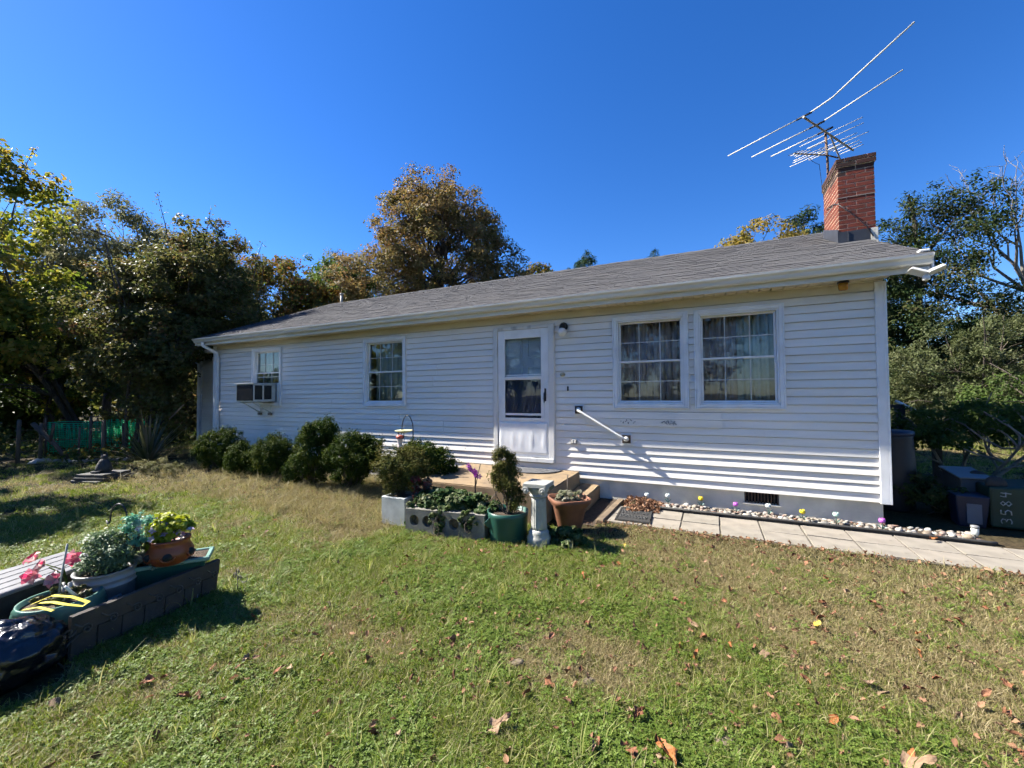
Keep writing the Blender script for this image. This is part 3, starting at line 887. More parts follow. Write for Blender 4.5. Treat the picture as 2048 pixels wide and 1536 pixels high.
# ------------------------------------------------------------------ walkway
wk = MB(); wk.box(-1.16, 4.9, -1.105, -0.352, GZ - 0.05, -0.273)
path = tag(wk.build('path', m_joint), kind='structure')
pvm = []
for i in range(4):
    q = MB(); q.box(-0.197, 0.197, -0.179, 0.179, -0.02, 0.0)
    me = q.mesh('paver', m_paver)
    bm_ = bmesh.new(); bm_.from_mesh(me); bmesh.ops.bevel(bm_, geom=[e for e in bm_.edges], offset=0.002, segments=1, affect='EDGES'); bm_.to_mesh(me); bm_.free()
    pvm.append(me)
for i in range(15):
    for j in range(2):
        inst('paver', pvm[(i * 2 + j) % 4], path, (-0.955 + i * 0.411, -0.914 + j * 0.372, -0.262 + RND.uniform(-0.005, 0.004)), (RND.uniform(-.014, .014), RND.uniform(-.014, .014), RND.uniform(-.012, .012)))

# stone bed, edging
b = MB(); b.box(-0.98, 2.50, -0.318, 0.028, GZ - 0.05, -0.262)
bed = tag(b.build('stone_bed', m_soil), kind='structure')
e = MB(); e.tube([(-0.72, -0.335, -0.232), (0.5, -0.337, -0.235), (1.6, -0.334, -0.232), (2.45, -0.338, -0.236), (2.52, -0.33, -0.238)], 0.016, 8); e.box(-0.72, 2.50, -0.342, -0.330, -0.30, -0.236)
tag(e.build('garden_edging', m_rubber), 'black plastic garden edging between white river stones and paver walk', 'edging')
stm = []
for s_ in range(9):
    bm_ = bmesh.new(); bmesh.ops.create_icosphere(bm_, subdivisions=2, radius=1.0)
    r_ = random.Random(s_); ax = [r_.uniform(0.75, 1.35), r_.uniform(0.7, 1.05), r_.uniform(0.45, 0.7)]
    off = Vector((r_.uniform(0, 9), r_.uniform(0, 9), 0))
    from mathutils import noise as mnoise
    for v_ in bm_.verts:
        k_ = 1 + 0.22 * mnoise.noise(v_.co * 0.9 + off)
        v_.co = Vector((v_.co.x * ax[0], v_.co.y * ax[1], v_.co.z * ax[2])) * k_
    me = bpy.data.meshes.new('stone'); bm_.to_mesh(me); bm_.free()
    me.polygons.foreach_set('use_smooth', [True] * len(me.polygons)); me.materials.append(m_stone); stm.append(me)
rr = random.Random(5)
spots = []
for i in range(900):
    x = rr.uniform(-0.75, 2.46); y = rr.uniform(-0.305, 0.0 if x < 1.74 else 0.03)
    rad = rr.uniform(0.014, 0.034) if rr.random() < 0.85 else rr.uniform(0.034, 0.05)
    if all((x - a) ** 2 + (y - b_) ** 2 > (0.72 * (rad + c_)) ** 2 for a, b_, c_ in spots): spots.append((x, y, rad))
spots.sort(key=lambda q: -q[2] / math.hypot(q[0], q[1] + 6.09))
restst = MB()
for i, (x, y, rad) in enumerate(spots):
    mi = rr.randrange(9); rot = (rr.uniform(-.4, .4), rr.uniform(-.4, .4), rr.uniform(0, 6.28)); z = -0.262 + rad * 0.32
    if i < 300:
        inst('stone', stm[mi], bed, (x, y, z), rot, (rad,) * 3)
    else:
        mt = Matrix.Translation((x, y, z)) @ Euler(rot).to_matrix().to_4x4() @ Matrix.Scale(rad, 4)
        restst.add([mt @ v_.co for v_ in stm[mi].vertices], [tuple(p_.vertices) for p_ in stm[mi].polygons], smooth=True)
if restst.v: tag(restst.build('stones', m_stones, bed, attr=True), kind='stuff')

# ------------------------------------------------------------------ stoop
def rough_box(name, x0, x1, y0, y1, z0, z1, mat, parent=None, amp=0.006, cut=8, bevel=0.012):
    bm_ = bmesh.new(); bmesh.ops.create_cube(bm_, size=1.0)
    for v_ in bm_.verts: v_.co = Vector(((x0 + x1) / 2 + v_.co.x * (x1 - x0), (y0 + y1) / 2 + v_.co.y * (y1 - y0), (z0 + z1) / 2 + v_.co.z * (z1 - z0)))
    bmesh.ops.bevel(bm_, geom=bm_.edges[:], offset=bevel, segments=2, affect='EDGES')
    bmesh.ops.subdivide_edges(bm_, edges=[e_ for e_ in bm_.edges if e_.calc_length() > 0.12], cuts=cut, use_grid_fill=True)
    for v_ in bm_.verts:
        v_.co += Vector((mnoise.noise(v_.co * 7), mnoise.noise(v_.co * 7 + Vector((9, 0, 0))), mnoise.noise(v_.co * 7 + Vector((0, 9, 0))))) * amp
    me = bpy.data.meshes.new(name); bm_.to_mesh(me); bm_.free(); me.materials.append(mat)
    o = bpy.data.objects.new(name, me)
    if parent: o.parent = parent
    return link(o)


stoop = empty('stoop', (0, 0, 0), 'tan concrete stoop with a lower side step before the storm door', 'stoop')
rough_box('platform', -3.73, -1.79, -1.52, -0.04, GZ - 0.1, 0.10, m_conc, stoop)
rough_box('step', -1.775, -1.50, -1.28, 0.015, GZ - 0.1, -0.085, m_conc, stoop)
t = MB(); t.box(-0.05, 0.05, -0.55, 0.55, -0.06, 0.045)
tag(t.build('timber_edging', m_timber, loc=(-1.20, -0.62, GZ), rot=(0, 0, -0.04), bevel=0.012), 'weathered timber edging beside the start of the paver walk', 'timber')
t = MB(); t.add([(-1.49, -1.3, GZ + 0.004), (-1.26, -1.3, GZ + 0.004), (-1.26, 0.02, GZ + 0.004), (-1.49, 0.02, GZ + 0.004)], [(0, 1, 2, 3)]); tag(t.build('soil_strip', m_soil), kind='structure')

# mats
m_ = MB(); pts = [(-2.48 + 0.44 * math.cos(math.pi * i / 24 + math.pi), -0.115 + 0.40 * math.sin(math.pi * i / 24 + math.pi)) for i in range(25)]
m_.prism(pts, 'z', 0.107, 0.119)
mat0 = tag(m_.build('doormat', M('grey_mat', (0.11, 0.11, 0.115), (0.07, 0.07, 0.075), rough=0.95, scale=60, bump=0.8, bscale=150), bevel=0.003), 'grey half-round doormat on the stoop below the storm door', 'doormat')
mt_ = empty('doormat', (-0.885, -0.75, -0.258), 'black rubber doormat with raised loops on the walk, leaves piled against it', 'doormat', rz=0.05)
q = MB(); q.box(-0.205, 0.205, -0.285, 0.285, 0.0, 0.010); q.build('mat_base', m_rubber, mt_, bevel=0.003)
q = MB()
ring(q, -0.20, 0.20, -0.28, 0.28, 0.022, 0.0, 0.0) if False else None
for x0_, x1_, y0_, y1_ in ((-0.2, 0.2, -0.28, -0.262), (-0.2, 0.2, 0.262, 0.28), (-0.2, -0.182, -0.262, 0.262), (0.182, 0.2, -0.262, 0.262)):
    q.box(x0_, x1_, y0_, y1_, 0.010, 0.016)
q.build('mat_border', m_rubber, mt_)
for r_i in range(2):
    q = MB()
    for i in range(9):
        cx, cy = -0.145 + i * 0.036, -0.10 + r_i * 0.2
        q.tube([(cx + 0.013 * math.cos(a_ * 0.785), cy + 0.06 * math.sin(a_ * 0.785), 0.013) for a_ in range(9)], 0.005, 5, cap=False)
    q.build('mat_loops', M('worn_rubber', (0.09, 0.09, 0.088), rough=0.8) if r_i == 0 else bpy.data.materials['worn_rubber'], mt_)

# ================================================================== FIXTURES ON THE HOUSE
l = empty('porch_light', (-2.02, -0.02, 2.29), 'round white globe porch light with black base beside the storm door', 'lamp')
q = MB(); q.tube([(0, 0.0, 0.02), (0, -0.05, 0.02)], 0.062, 16); q.tube([(0, -0.05, 0.02), (0, -0.09, 0.012), (0, -0.10, -0.02)], [0.05, 0.05, 0.046], 14); q.build('lamp_base', m_black, l)
q = MB(); q.ball((0, -0.105, -0.075), 0.068, 20, 12); q.build('globe', M('opal_glass', (0.75, 0.73, 0.68), rough=0.25, spec=0.5), l)
l = empty('soffit_light', (1.41, -0.15, 2.548), 'amber glass lamp under the eave near the house corner', 'lamp')
q = MB(); q.lathe([(0.055, 0.0), (0.058, -0.018), (0.048, -0.022)][::-1], n=18); q.build('lamp_base', m_black, l)
q = MB(); q.lathe([(0.03, -0.105), (0.044, -0.095), (0.05, -0.05), (0.045, -0.022)], n=18); q.build('lamp_glass', m_amber, l)

l = empty('floodlight', (2.045, -0.345, 2.515), 'white twin-head motion floodlight under the gutter end', 'lamp')
q = MB(); q.box(-0.05, 0.05, 0.0, 0.043, -0.0, 0.062); q.build('mount_plate', M('bare_steel_plate', (0.4, 0.4, 0.38), rough=0.4, metal=0.5), l, bevel=0.004)
q = MB(); q.ball((0, -0.03, -0.015), 0.042, 14, 8, squash=(1, 0.9, 0.7)); q.tube([(0, 0.01, 0.02), (0, -0.03, -0.01)], 0.02, 8); q.build('hub', m_white, l)
for sg in (-1, 1):
    q = MB(); mt2 = Matrix.Translation((sg * 0.075, -0.05, 0.0)) @ Matrix.Rotation(sg * -0.42, 4, 'Y') @ Matrix.Rotation(-0.35, 4, 'X')
    vs_ = [(-0.075, -0.05, -0.012), (0.075, -0.05, -0.012), (0.085, 0.05, -0.012), (-0.085, 0.05, -0.012), (-0.06, -0.045, 0.022), (0.06, -0.045, 0.022), (0.065, 0.045, 0.022), (-0.065, 0.045, 0.022)]
    q.add([mt2 @ Vector(p_) for p_ in vs_], BOXF); q.build('lamp_head', m_white, l, bevel=0.008, seg=2)
q = MB(); q.lathe([(0.012, -0.098), (0.030, -0.088), (0.032, -0.062), (0.022, -0.03)], (0, -0.04, 0), 14); q.build('motion_sensor', m_white, l)
q = MB(); q.box(2.04, 2.13, -0.27, -0.16, 2.755, 2.785); hp(q.build('roof_end_cap', m_white, bevel=0.01, seg=2))

# air conditioner
ac = empty('air_conditioner', (-9.19, -0.25, 1.152), 'window air conditioner on metal brackets in the leftmost front window', 'air conditioner')
q = MB(); q.box(-0.31, 0.31, -0.26, 0.24, 0.0, 0.40); q.build('case', m_acgrey, ac, bevel=0.008)
q = MB(); q.box(-0.34, 0.33, -0.30, 0.20, 0.402, 0.414); q.build('top_cover', m_white, ac)
q = MB(); q.box(-0.28, 0.28, -0.272, -0.261, 0.03, 0.375); q.build('rear_grille', m_dark, ac)
q = MB()
for i in range(16): q.box(-0.275, 0.275, -0.279, -0.2725, 0.045 + i * 0.0208, 0.050 + i * 0.0208)
q.build('grille_fins', M('condenser_fins', (0.018, 0.02, 0.028), rough=0.5), ac)
for yy in (-0.16, 0.05):
    q = MB(); q.box(0.3105, 0.313, yy - 0.085, yy + 0.085, 0.05, 0.36); q.build('side_vent', m_dark, ac)
    q = MB()
    for i in range(13): q.box(0.3135, 0.318, yy - 0.082, yy + 0.082, 0.06 + i * 0.0232, 0.068 + i * 0.0232)
    q.build('side_louvres', M('louvre_grey', (0.06, 0.06, 0.055), rough=0.6) if yy < 0 else bpy.data.materials['louvre_grey'], ac)
q = MB(); q.box(-0.36, 0.0, 0.25, 0.262, 0.0, 0.40) if False else q.box(0.315, 0.40, 0.252, 0.262, 0.0, 0.42); q.box(-0.40, -0.315, 0.252, 0.262, 0.0, 0.42); q.build('filler_panel', m_white, ac)
for xx in (-0.2, 0.16):
    q = MB(); q.tube([(xx, -0.20, -0.01), (xx, 0.225, -0.26)], 0.012, 6); q.tube([(xx, -0.25, -0.012), (xx, 0.22, -0.012)], 0.010, 6); q.tube([(xx, 0.222, -0.012), (xx, 0.222, -0.27)], 0.010, 6); q.build('support_bracket', m_acgrey, ac)
    q = MB(); q.box(xx - 0.05, xx + 0.05, 0.18, 0.226, -0.31, -0.255); q.build('bracket_pad', m_wood, ac)

# grab rail and small fittings
gr = empty('grab_rail', (-1.8, -0.02, 1.03), 'sloping white grab rail between two square blocks right of the door', 'handrail')
def blk(x, z, name='mounting_block'):
    q = MB(); q.box(x - 0.082, x + 0.082, -0.008, 0.0, z - 0.082, z + 0.082); q.build('trim_plate', m_trim, gr)
    q = MB(); q.box(x - 0.058, x + 0.058, -0.028, -0.009, z - 0.058, z + 0.058); q.build(name, m_brown, gr)
blk(0, 0); blk(0.70, -0.415)
q = MB(); q.tube([(0.0, -0.029, 0.0), (0.0, -0.075, 0.0), (0.025, -0.095, -0.015), (0.06, -0.098, -0.036), (0.64, -0.098, -0.38), (0.675, -0.095, -0.40), (0.70, -0.075, -0.415), (0.70, -0.029, -0.415)], 0.017, 10); q.build('rail_tube', m_white, gr)
for x, z in ((0, 0), (0.70, -0.415)):
    q = MB(); q.tube([(x, -0.028, z), (x, -0.040, z)], 0.036, 16); q.build('flange', m_white, gr)
o_ = empty('outlet', (-1.884, -0.022, 0.543), 'grey double electrical outlet low on the siding by the door', 'outlet')
q = MB(); q.box(-0.05, 0.05, -0.018, 0.004, -0.036, 0.036); q.build('cover_plate', M('grey_metal_cover', (0.3, 0.29, 0.27), rough=0.5), o_, bevel=0.006)
for sx in (-0.02, 0.02):
    q = MB(); q.box(sx - 0.012, sx + 0.012, -0.022, -0.0182, -0.02, 0.02); q.build('socket', m_white, o_, bevel=0.004)
o_ = MB(); o_.box(-0.012, 0.012, -0.012, 0.006, -0.036, 0.036)
tag(o_.build('doorbell', m_black, loc=(-1.972, -0.020, 1.352), bevel=0.004), 'small black doorbell button on the siding right of the door', 'doorbell')
o_ = MB(); o_.tube([(0, 0, 0), (0, -0.008, 0)], 0.045, 20, flat=0.7)
tag(o_.build('wall_plaque', M('tan_plaque', (0.42, 0.38, 0.27), (0.3, 0.28, 0.2), rough=0.7, scale=40), loc=(-2.056, -0.018, 1.572)), 'small tan oval plaque on the siding above the doorbell', 'plaque')

# antenna behind the chimney
AK = 8.65 / 7.84
def AP(x, y, z):
    return CAM + (Vector((x, y, z)) - CAM) * AK
an = empty('tv_antenna', (1.90, 2.58, 4.2), 'rooftop television antenna with long pale rods on a mast behind the brick chimney', 'antenna')
def apart(mb, name, mat):
    o = mb.build(name, mat, an); o.matrix_parent_inverse = Matrix.Translation((-1.90, -2.58, -4.2)); return o
ZB = 5.295
bd_ = Vector((0.555, 0.832, 0)); ed = Vector((-0.832, 0.555, 0)); NB = Vector((1.311, 1.129, ZB))
q = MB(); q.tube([AP(1.718, 1.76, 4.0), AP(1.712, 1.76, 4.9), AP(1.69, 1.735, ZB + 0.01)], 0.019, 8); apart(q, 'mast', m_rust)
q = MB(); q.tube([AP(*(NB - bd_ * 0.02)), AP(*(NB + bd_ * 1.64))], 0.019, 4, smooth=False); boom = apart(q, 'boom', m_boom)
q = MB(); q.tube([AP(*(NB + bd_ * 0.82 + Vector((0, 0, -0.01)))), AP(2.0, 2.12, 4.86)], 0.013, 4, smooth=False); apart(q, 'boom_brace', m_boom)
def rod(a, b_, r=0.0075, mid=None):
    q = MB(); q.tube([AP(*a)] + ([AP(*m2) for m2 in mid] if mid else []) + [AP(*b_)], r * 1.25, 10); apart(q, 'rod', m_alu)
def ins(s_):
    c_ = NB + bd_ * s_ + Vector((0, 0, 0.02)); q = MB(); q.tube([AP(*(c_ - ed * 0.10)), AP(*(c_ + ed * 0.10))], 0.016, 6); apart(q, 'insulator', m_black)
for s_, L_ in ((0.0, 1.16), (0.389, 0.976), (0.663, 0.80)):
    c_ = NB + bd_ * s_ + Vector((0, 0, 0.02)); rod(c_ + ed * 0.05, c_ + ed * L_); ins(s_)
c_ = NB + Vector((0, 0, 0.02)); rod(c_ - ed * 0.05, (2.30, 0.40, 5.72), 0.009, mid=[c_ - ed * 0.35 + Vector((0, 0, 0.05)), c_ - ed * 0.65 + Vector((0, 0, 0.19))])
c_ = NB + bd_ * 0.389 + Vector((0, 0, 0.02)); rod(c_ - ed * 0.05, (2.345, 0.89, 5.47))
for s_, L_, dz in ((0.80, 0.42, 0.03), (0.95, 0.38, 0.02), (1.12, 0.24, 0.0), (1.24, 0.34, 0.0), (1.38, 0.18, 0), (1.48, 0.17, 0), (1.58, 0.16, 0)):
    c_ = NB + bd_ * s_ + Vector((0, 0, dz)); rod(c_ + ed * L_, c_ - ed * L_, 0.0045)
LA, LB = Vector((1.70, 1.76, 4.965)), Vector((1.235, 1.48, 4.965))
q = MB(); q.tube([AP(*LA), AP(*LB)], 0.015, 4, smooth=False); apart(q, 'lower_arm', m_boom)
q = MB(); q.tube([AP(*LA), AP(1.86, 1.80, 4.90)], 0.012, 5); apart(q, 'standoff', m_rust)
for t_, L_ in ((0.02, 0.09), (0.12, 0.1), (0.22, 0.1), (0.33, 0.13), (0.5, 0.24), (0.62, 0.3), (0.78, 0.42), (0.9, 0.2)):
    c_ = LB.lerp(LA, t_) + Vector((0, 0, 0.015)); rod(c_ + ed * L_, c_ - ed * L_ * 0.8, 0.0045)
rod((1.56, 1.62, 4.96), (2.02, 1.86, 5.12), 0.005)
rod((1.43, 1.5, 5.0), (1.72, 1.78, 5.2), 0.005)
q = MB(); q.tube([AP(1.42, 1.6, 4.95), AP(1.5, 1.65, 4.86), AP(1.6, 1.72, 4.82), AP(1.62, 1.74, 4.6), AP(1.66, 1.76, 4.2)], 0.004, 5); apart(q, 'cable', m_black)
q = MB(); q.tube([(1.79, 2.3, 4.3), (1.796, 1.9, 4.22), (1.80, 1.645, 4.12), (1.95, 1.63, 3.95), (2.13, 1.628, 3.72), (2.2, 1.62, 3.55)], 0.007, 6); apart(q, 'cable', m_black)

# ================================================================== SOLAR TULIPS AND PATH LAMP
def tulip(x, y, col, label, lean):
    r_ = empty('tulip_light', (x, y, -0.262), label, 'garden light', 'tulip-shaped solar lights in the stone bed', rz=lean * 5)
    mt2 = bpy.data.materials.get('tulip_' + col) or M('tulip_' + col, {'white': (0.72, 0.78, 0.76), 'yellow': (0.78, 0.60, 0.03), 'purple': (0.52, 0.14, 0.55), 'mint': (0.55, 0.78, 0.68)}[col], rough=0.35)
    q = MB(); q.tube([(0, 0, -0.01), (0.004, lean * 0.1, 0.05), (0.0, lean * 0.2, 0.095)], 0.005, 6); q.build('stem', m_greenpot, r_)
    q = MB()
    for i in range(5):
        a_ = i * 1.2566
        ca, sa = math.cos(a_), math.sin(a_)
        cols = []
        for z_, rr_, w_ in ((0.092, 0.008, 0.6), (0.103, 0.026, 0.75), (0.120, 0.031, 0.75), (0.138, 0.026, 0.6), (0.146, 0.022, 0.25)):
            cols.append([(rr_ * math.cos(a_ + k_ * w_), lean * 0.2 + rr_ * math.sin(a_ + k_ * w_), z_) for k_ in (-1, 0, 1)])
        vs_ = [p_ for c_ in cols for p_ in c_]; fs_ = []
        for j in range(4):
            for k_ in range(2): fs_.append((j * 3 + k_, j * 3 + k_ + 1, j * 3 + k_ + 4, j * 3 + k_ + 3))
        q.add(vs_, fs_, smooth=True)
    fo = q.build('flower_head', mt2, r_); s_ = fo.modifiers.new('solid', 'SOLIDIFY'); s_.thickness = 0.002
    for sg in (-1, 1):
        q = MB(); q.add([(0, 0, 0.02), (sg * 0.02, 0.006, 0.06), (sg * 0.055, 0.0, 0.085), (sg * 0.028, -0.008, 0.05)], [(0, 1, 2, 3), (3, 2, 1, 0)]); q.build('leaf', m_teal, r_)
    return r_
tulip(-0.82, -0.10, 'white', 'white tulip light nearest the brown leaf heap', 0.05)
tulip(-0.555, -0.02, 'white', 'white tulip light between the leaf heap and the first yellow tulip light', -0.03)
tulip(-0.14, -0.02, 'yellow', 'yellow tulip light nearer the stoop, left of the foundation vent', 0.02)
tulip(0.262, -0.15, 'purple', 'purple tulip light just left of the foundation vent', 0.02)
tulip(0.625, -0.08, 'white', 'white tulip light below the foundation vent', 0.06)
tulip(0.955, -0.19, 'yellow', 'yellow tulip light right of the foundation vent', -0.04)
tulip(1.278, -0.19, 'mint', 'pale mint tulip light between yellow and purple tulip lights', 0.05)
tulip(1.665, -0.25, 'purple', 'purple tulip light at the house corner', -0.03)
l = empty('path_light', (2.39, -0.27, -0.262), 'clear round solar path light on a black stake at the end of the stone bed', 'garden light')
q = MB(); q.tube([(0, 0, -0.01), (0, 0, 0.07)], 0.009, 8); q.build('stake', m_black, l)
q = MB(); q.lathe([(0.022, 0.07), (0.028, 0.08), (0.030, 0.135), (0.026, 0.14)], n=16); q.build('lens', M('frosted_lens', (0.6, 0.62, 0.58), rough=0.3), l)
q = MB(); q.lathe([(0.030, 0.1405), (0.034, 0.150), (0.031, 0.165), (0.015, 0.168)], n=16); q.build('cap', M('grey_cap', (0.2, 0.2, 0.2), rough=0.4), l)
# ================================================================== PLANTERS BY THE STOOP
def chamfer(o, w_=0.01, s_=2):
    b_ = o.modifiers.new('bevel', 'BEVEL'); b_.width = w_; b_.segments = s_; b_.limit_method = 'ANGLE'; b_.angle_limit = 0.7; return o

pb = empty('concrete_planter', (-3.45, -2.08, GZ), 'pale square concrete planter at the left end of the planter row', 'planter', rz=0.02)
q = MB()
ringz = [(-0.18, 0.18)]
for x0_, x1_, y0_, y1_ in ((-0.18, 0.18, -0.17, -0.13), (-0.18, 0.18, 0.13, 0.17), (-0.18, -0.14, -0.13, 0.13), (0.14, 0.18, -0.13, 0.13)):
    q.box(x0_, x1_, y0_, y1_, 0.0, 0.33)
q.build('walls', m_blockpale, pb, bevel=0.008)
q = MB(); q.box(-0.139, 0.139, -0.129, 0.129, 0.02, 0.30); q.build('soil', m_soil, pb)

hb = empty('cored_block', (-2.67, -2.235, GZ), 'long grey concrete block with a row of five round holes', 'concrete block', rz=0.115)
q = MB(); L_, H_, D_ = 0.97, 0.27, 0.19
nh = 5; cw = 0.165; x_s = -L_ / 2 + 0.03
N_ = 24
def sq(cx, cz, hw, z0_, z1_, a_):
    ca, sa = math.cos(a_), math.sin(a_)
    t_ = min(hw / abs(ca) if abs(ca) > 1e-6 else 9, ((z1_ - cz) if sa > 0 else (cz - z0_)) / abs(sa) if abs(sa) > 1e-6 else 9)
    return (cx + ca * t_, cz + sa * t_)
for k_ in range(nh):
    cx, cz, rad = x_s + cw * (k_ + 0.5), 0.145, 0.060
    vs_ = []; fs_ = []
    angs = sorted([2 * math.pi * i / N_ for i in range(N_)] + [math.atan2(sz, sx) % (2 * math.pi) for sx, sz in ((cw / 2, H_ - cz), (-cw / 2, H_ - cz), (-cw / 2, -cz), (cw / 2, -cz))])
    n_ = len(angs)
    for y_ in (-D_ / 2, D_ / 2):
        for a_ in angs: vs_.append((cx + rad * math.cos(a_), y_, cz + rad * math.sin(a_)))
        for a_ in angs: vs_.append((sq(cx, cz, cw / 2, 0, H_, a_)[0], y_, sq(cx, cz, cw / 2, 0, H_, a_)[1]))
    for i in range(n_):
        j = (i + 1) % n_
        fs_ += [(i, j, n_ + j, n_ + i), (2 * n_ + j, 2 * n_ + i, 3 * n_ + i, 3 * n_ + j), (i, 2 * n_ + i, 2 * n_ + j, j)]
        if abs(vs_[n_ + i][2] - H_) < 1e-6 and abs(vs_[n_ + j][2] - H_) < 1e-6: fs_.append((n_ + i, n_ + j, 3 * n_ + j, 3 * n_ + i))
    q.add(vs_, fs_)
q.box(-L_ / 2, x_s, -D_ / 2, D_ / 2, 0, H_); q.box(x_s + cw * nh, L_ / 2, -D_ / 2, D_ / 2, 0, H_)
q.build('block_body', m_block, hb)
for k_ in range(nh):
    q = MB(); cx = x_s + cw * (k_ + 0.5)
    q.tube([(cx, -D_ / 2 + 0.055, 0.145), (cx, D_ / 2 - 0.004, 0.145)], 0.0595, 20); q.build('hole_fill', m_conc, hb)  # tan plug colours in the sunlit inside of the hole

b = MB(); b.box(-3.26, -2.25, -2.12, -1.56, GZ - 0.02, -0.07)
tag(b.build('planting_bed', m_soil), kind='structure')

gp_ = empty('flower_pot', (-1.985, -2.10, GZ), 'dark green round plastic pot holding a shaggy conifer', 'pot')
q = MB(); q.lathe([(0.19, 0.0), (0.20, 0.03), (0.213, 0.25), (0.218, 0.262), (0.222, 0.31), (0.208, 0.31), (0.20, 0.25), (0.0, 0.25)], n=40, close=False); q.build('pot_body', m_greenpot, gp_)
q = MB(); q.lathe([(0.198, 0.262), (0.1, 0.275), (0.0, 0.27)], n=24, close=False); q.build('soil', m_soil, gp_)
q = MB(); q.box(-0.045, 0.045, -0.006, 0.006, -0.045, 0.045); q.build('embossed_badge', m_greenpot, gp_, (-0.13, -0.172, 0.20), (0.05, 0.78, 0.65), bevel=0.004)

pc = empty('column_pedestal', (-1.615, -2.13, GZ), 'small white fluted column pedestal with scrolled capital beside the green pot', 'pedestal')
q = MB(); q.lathe([(0.125, 0.0), (0.125, 0.03), (0.118, 0.05), (0.125, 0.075), (0.118, 0.10), (0.102, 0.115), (0.106, 0.135), (0.095, 0.155), (0.085, 0.17)], n=32); q.build('base', m_column, pc)
q = MB(); q.lathe([(0.085 - 0.008 * i / 8, 0.165 + i * 0.042) for i in range(9)], n=96, wob=lambda t_, i: 1.0 - 0.07 * abs(math.sin(t_ * 10)) ** 0.6); q.build('fluted_shaft', m_column, pc)
q = MB(); q.lathe([(0.078, 0.495), (0.092, 0.505), (0.094, 0.52), (0.085, 0.53), (0.10, 0.56), (0.115, 0.60)], n=32); q.box(-0.125, 0.125, -0.125, 0.125, 0.603, 0.648); q.build('capital', m_column, pc, bevel=0.01, seg=2)
for sx in (-1, 1):
    for sy in (-1, 1):
        q = MB(); pts = []
        for i in range(22):
            a_ = i * 0.55; rr_ = 0.036 * (1 - i / 26)
            pts.append((sx * (0.09 + rr_ * math.cos(a_)), sy * 0.125, 0.575 + rr_ * math.sin(a_)))
        q.tube(pts, 0.009, 6); q.build('scroll', m_column, pc)
        q = MB(); q.ball((sx * 0.09, sy * 0.128, 0.575), 0.016, 8, 6); q.build('scroll_eye', m_column, pc)

tp = empty('flower_pot', (-1.46, -1.60, GZ), 'flared terracotta square-rimmed pot beside the stoop step', 'pot', rz=0.1)
q = MB(); q.lathe([(0.115, 0.0), (0.125, 0.01), (0.185, 0.28), (0.20, 0.30), (0.232, 0.345), (0.238, 0.385), (0.222, 0.388), (0.21, 0.35), (0.0, 0.33)], n=48, close=False, wob=lambda t_, i: 1.0 + (0.085 if i >= 3 else 0.03) * math.cos(4 * t_ + 0.8) - (0.018 if (0.15 < (t_ * 4 / math.pi) % 1 < 0.85 and i in (1, 2)) else 0.0)); q.build('pot_body', m_terra, tp)
q = MB(); q.lathe([(0.2, 0.345), (0.1, 0.36), (0.0, 0.355)], n=24, close=False); q.build('soil', m_soil, tp)

# shepherd's hook with feeder and yellow dish
hk = empty('shepherd_hook', (-3.96, -1.25, GZ), "thin black shepherd's hook standing behind the boxwoods", 'hook')
q = MB(); q.tube([(0.0, 0, 0.0), (0.0, 0, 1.03)] + [(-0.105 + 0.105 * math.cos(a_), 0, 1.03 + 0.22 * math.sin(a_)) for a_ in [math.pi * i / 12 for i in range(1, 12)]] + [(-0.21, 0, 1.02), (-0.215, 0, 0.98), (-0.235, 0, 0.95), (-0.262, 0, 0.955), (-0.278, 0, 0.985), (-0.282, 0, 1.02)], 0.0075, 6); q.build('hook_rod', m_black, hk)
fd = empty('bird_feeder', (-4.205, -1.25, 0.46), 'red-capped clear hummingbird feeder hanging from the hook', 'bird feeder')
q = MB(); q.lathe([(0.03, 0.0), (0.045, 0.02), (0.03, 0.05), (0.032, 0.10), (0.045, 0.15), (0.045, 0.165)], n=16); q.build('bottle', M('feeder_glass', (0.62, 0.52, 0.50), rough=0.2), fd)
q = MB(); q.lathe([(0.055, 0.1655), (0.058, 0.19), (0.05, 0.21), (0.01, 0.215)], n=16); q.build('cap', M('feeder_red', (0.55, 0.12, 0.10), rough=0.4), fd)
q = MB(); q.tube([(0, 0, 0.21), (0, 0, 0.222)], 0.004, 5); q.build('hanger', m_black, fd)
ds = empty('feeding_dish', (-4.07, -1.32, GZ), 'shallow pale yellow dish on a stake beside the hummingbird feeder', 'dish')
q = MB(); q.tube([(0, 0, 0), (0, 0, 1.02)], 0.006, 6); q.build('stake', m_black, ds)
q = MB(); q.lathe([(0.03, 1.0), (0.1, 1.012), (0.135, 1.035), (0.13, 1.037), (0.095, 1.02), (0.0, 1.012)], n=24, close=False); q.build('dish_bowl', M('pale_yellow', (0.72, 0.68, 0.36), rough=0.4), ds)

# ================================================================== CLUTTER AT THE LEFT
lb_ = empty('leaning_panel', (-3.49, -4.59, GZ), 'dark brick-patterned panel with curled wire scrolls standing in front of the pots', 'panel', rz=math.atan2(-0.83, 0.115))
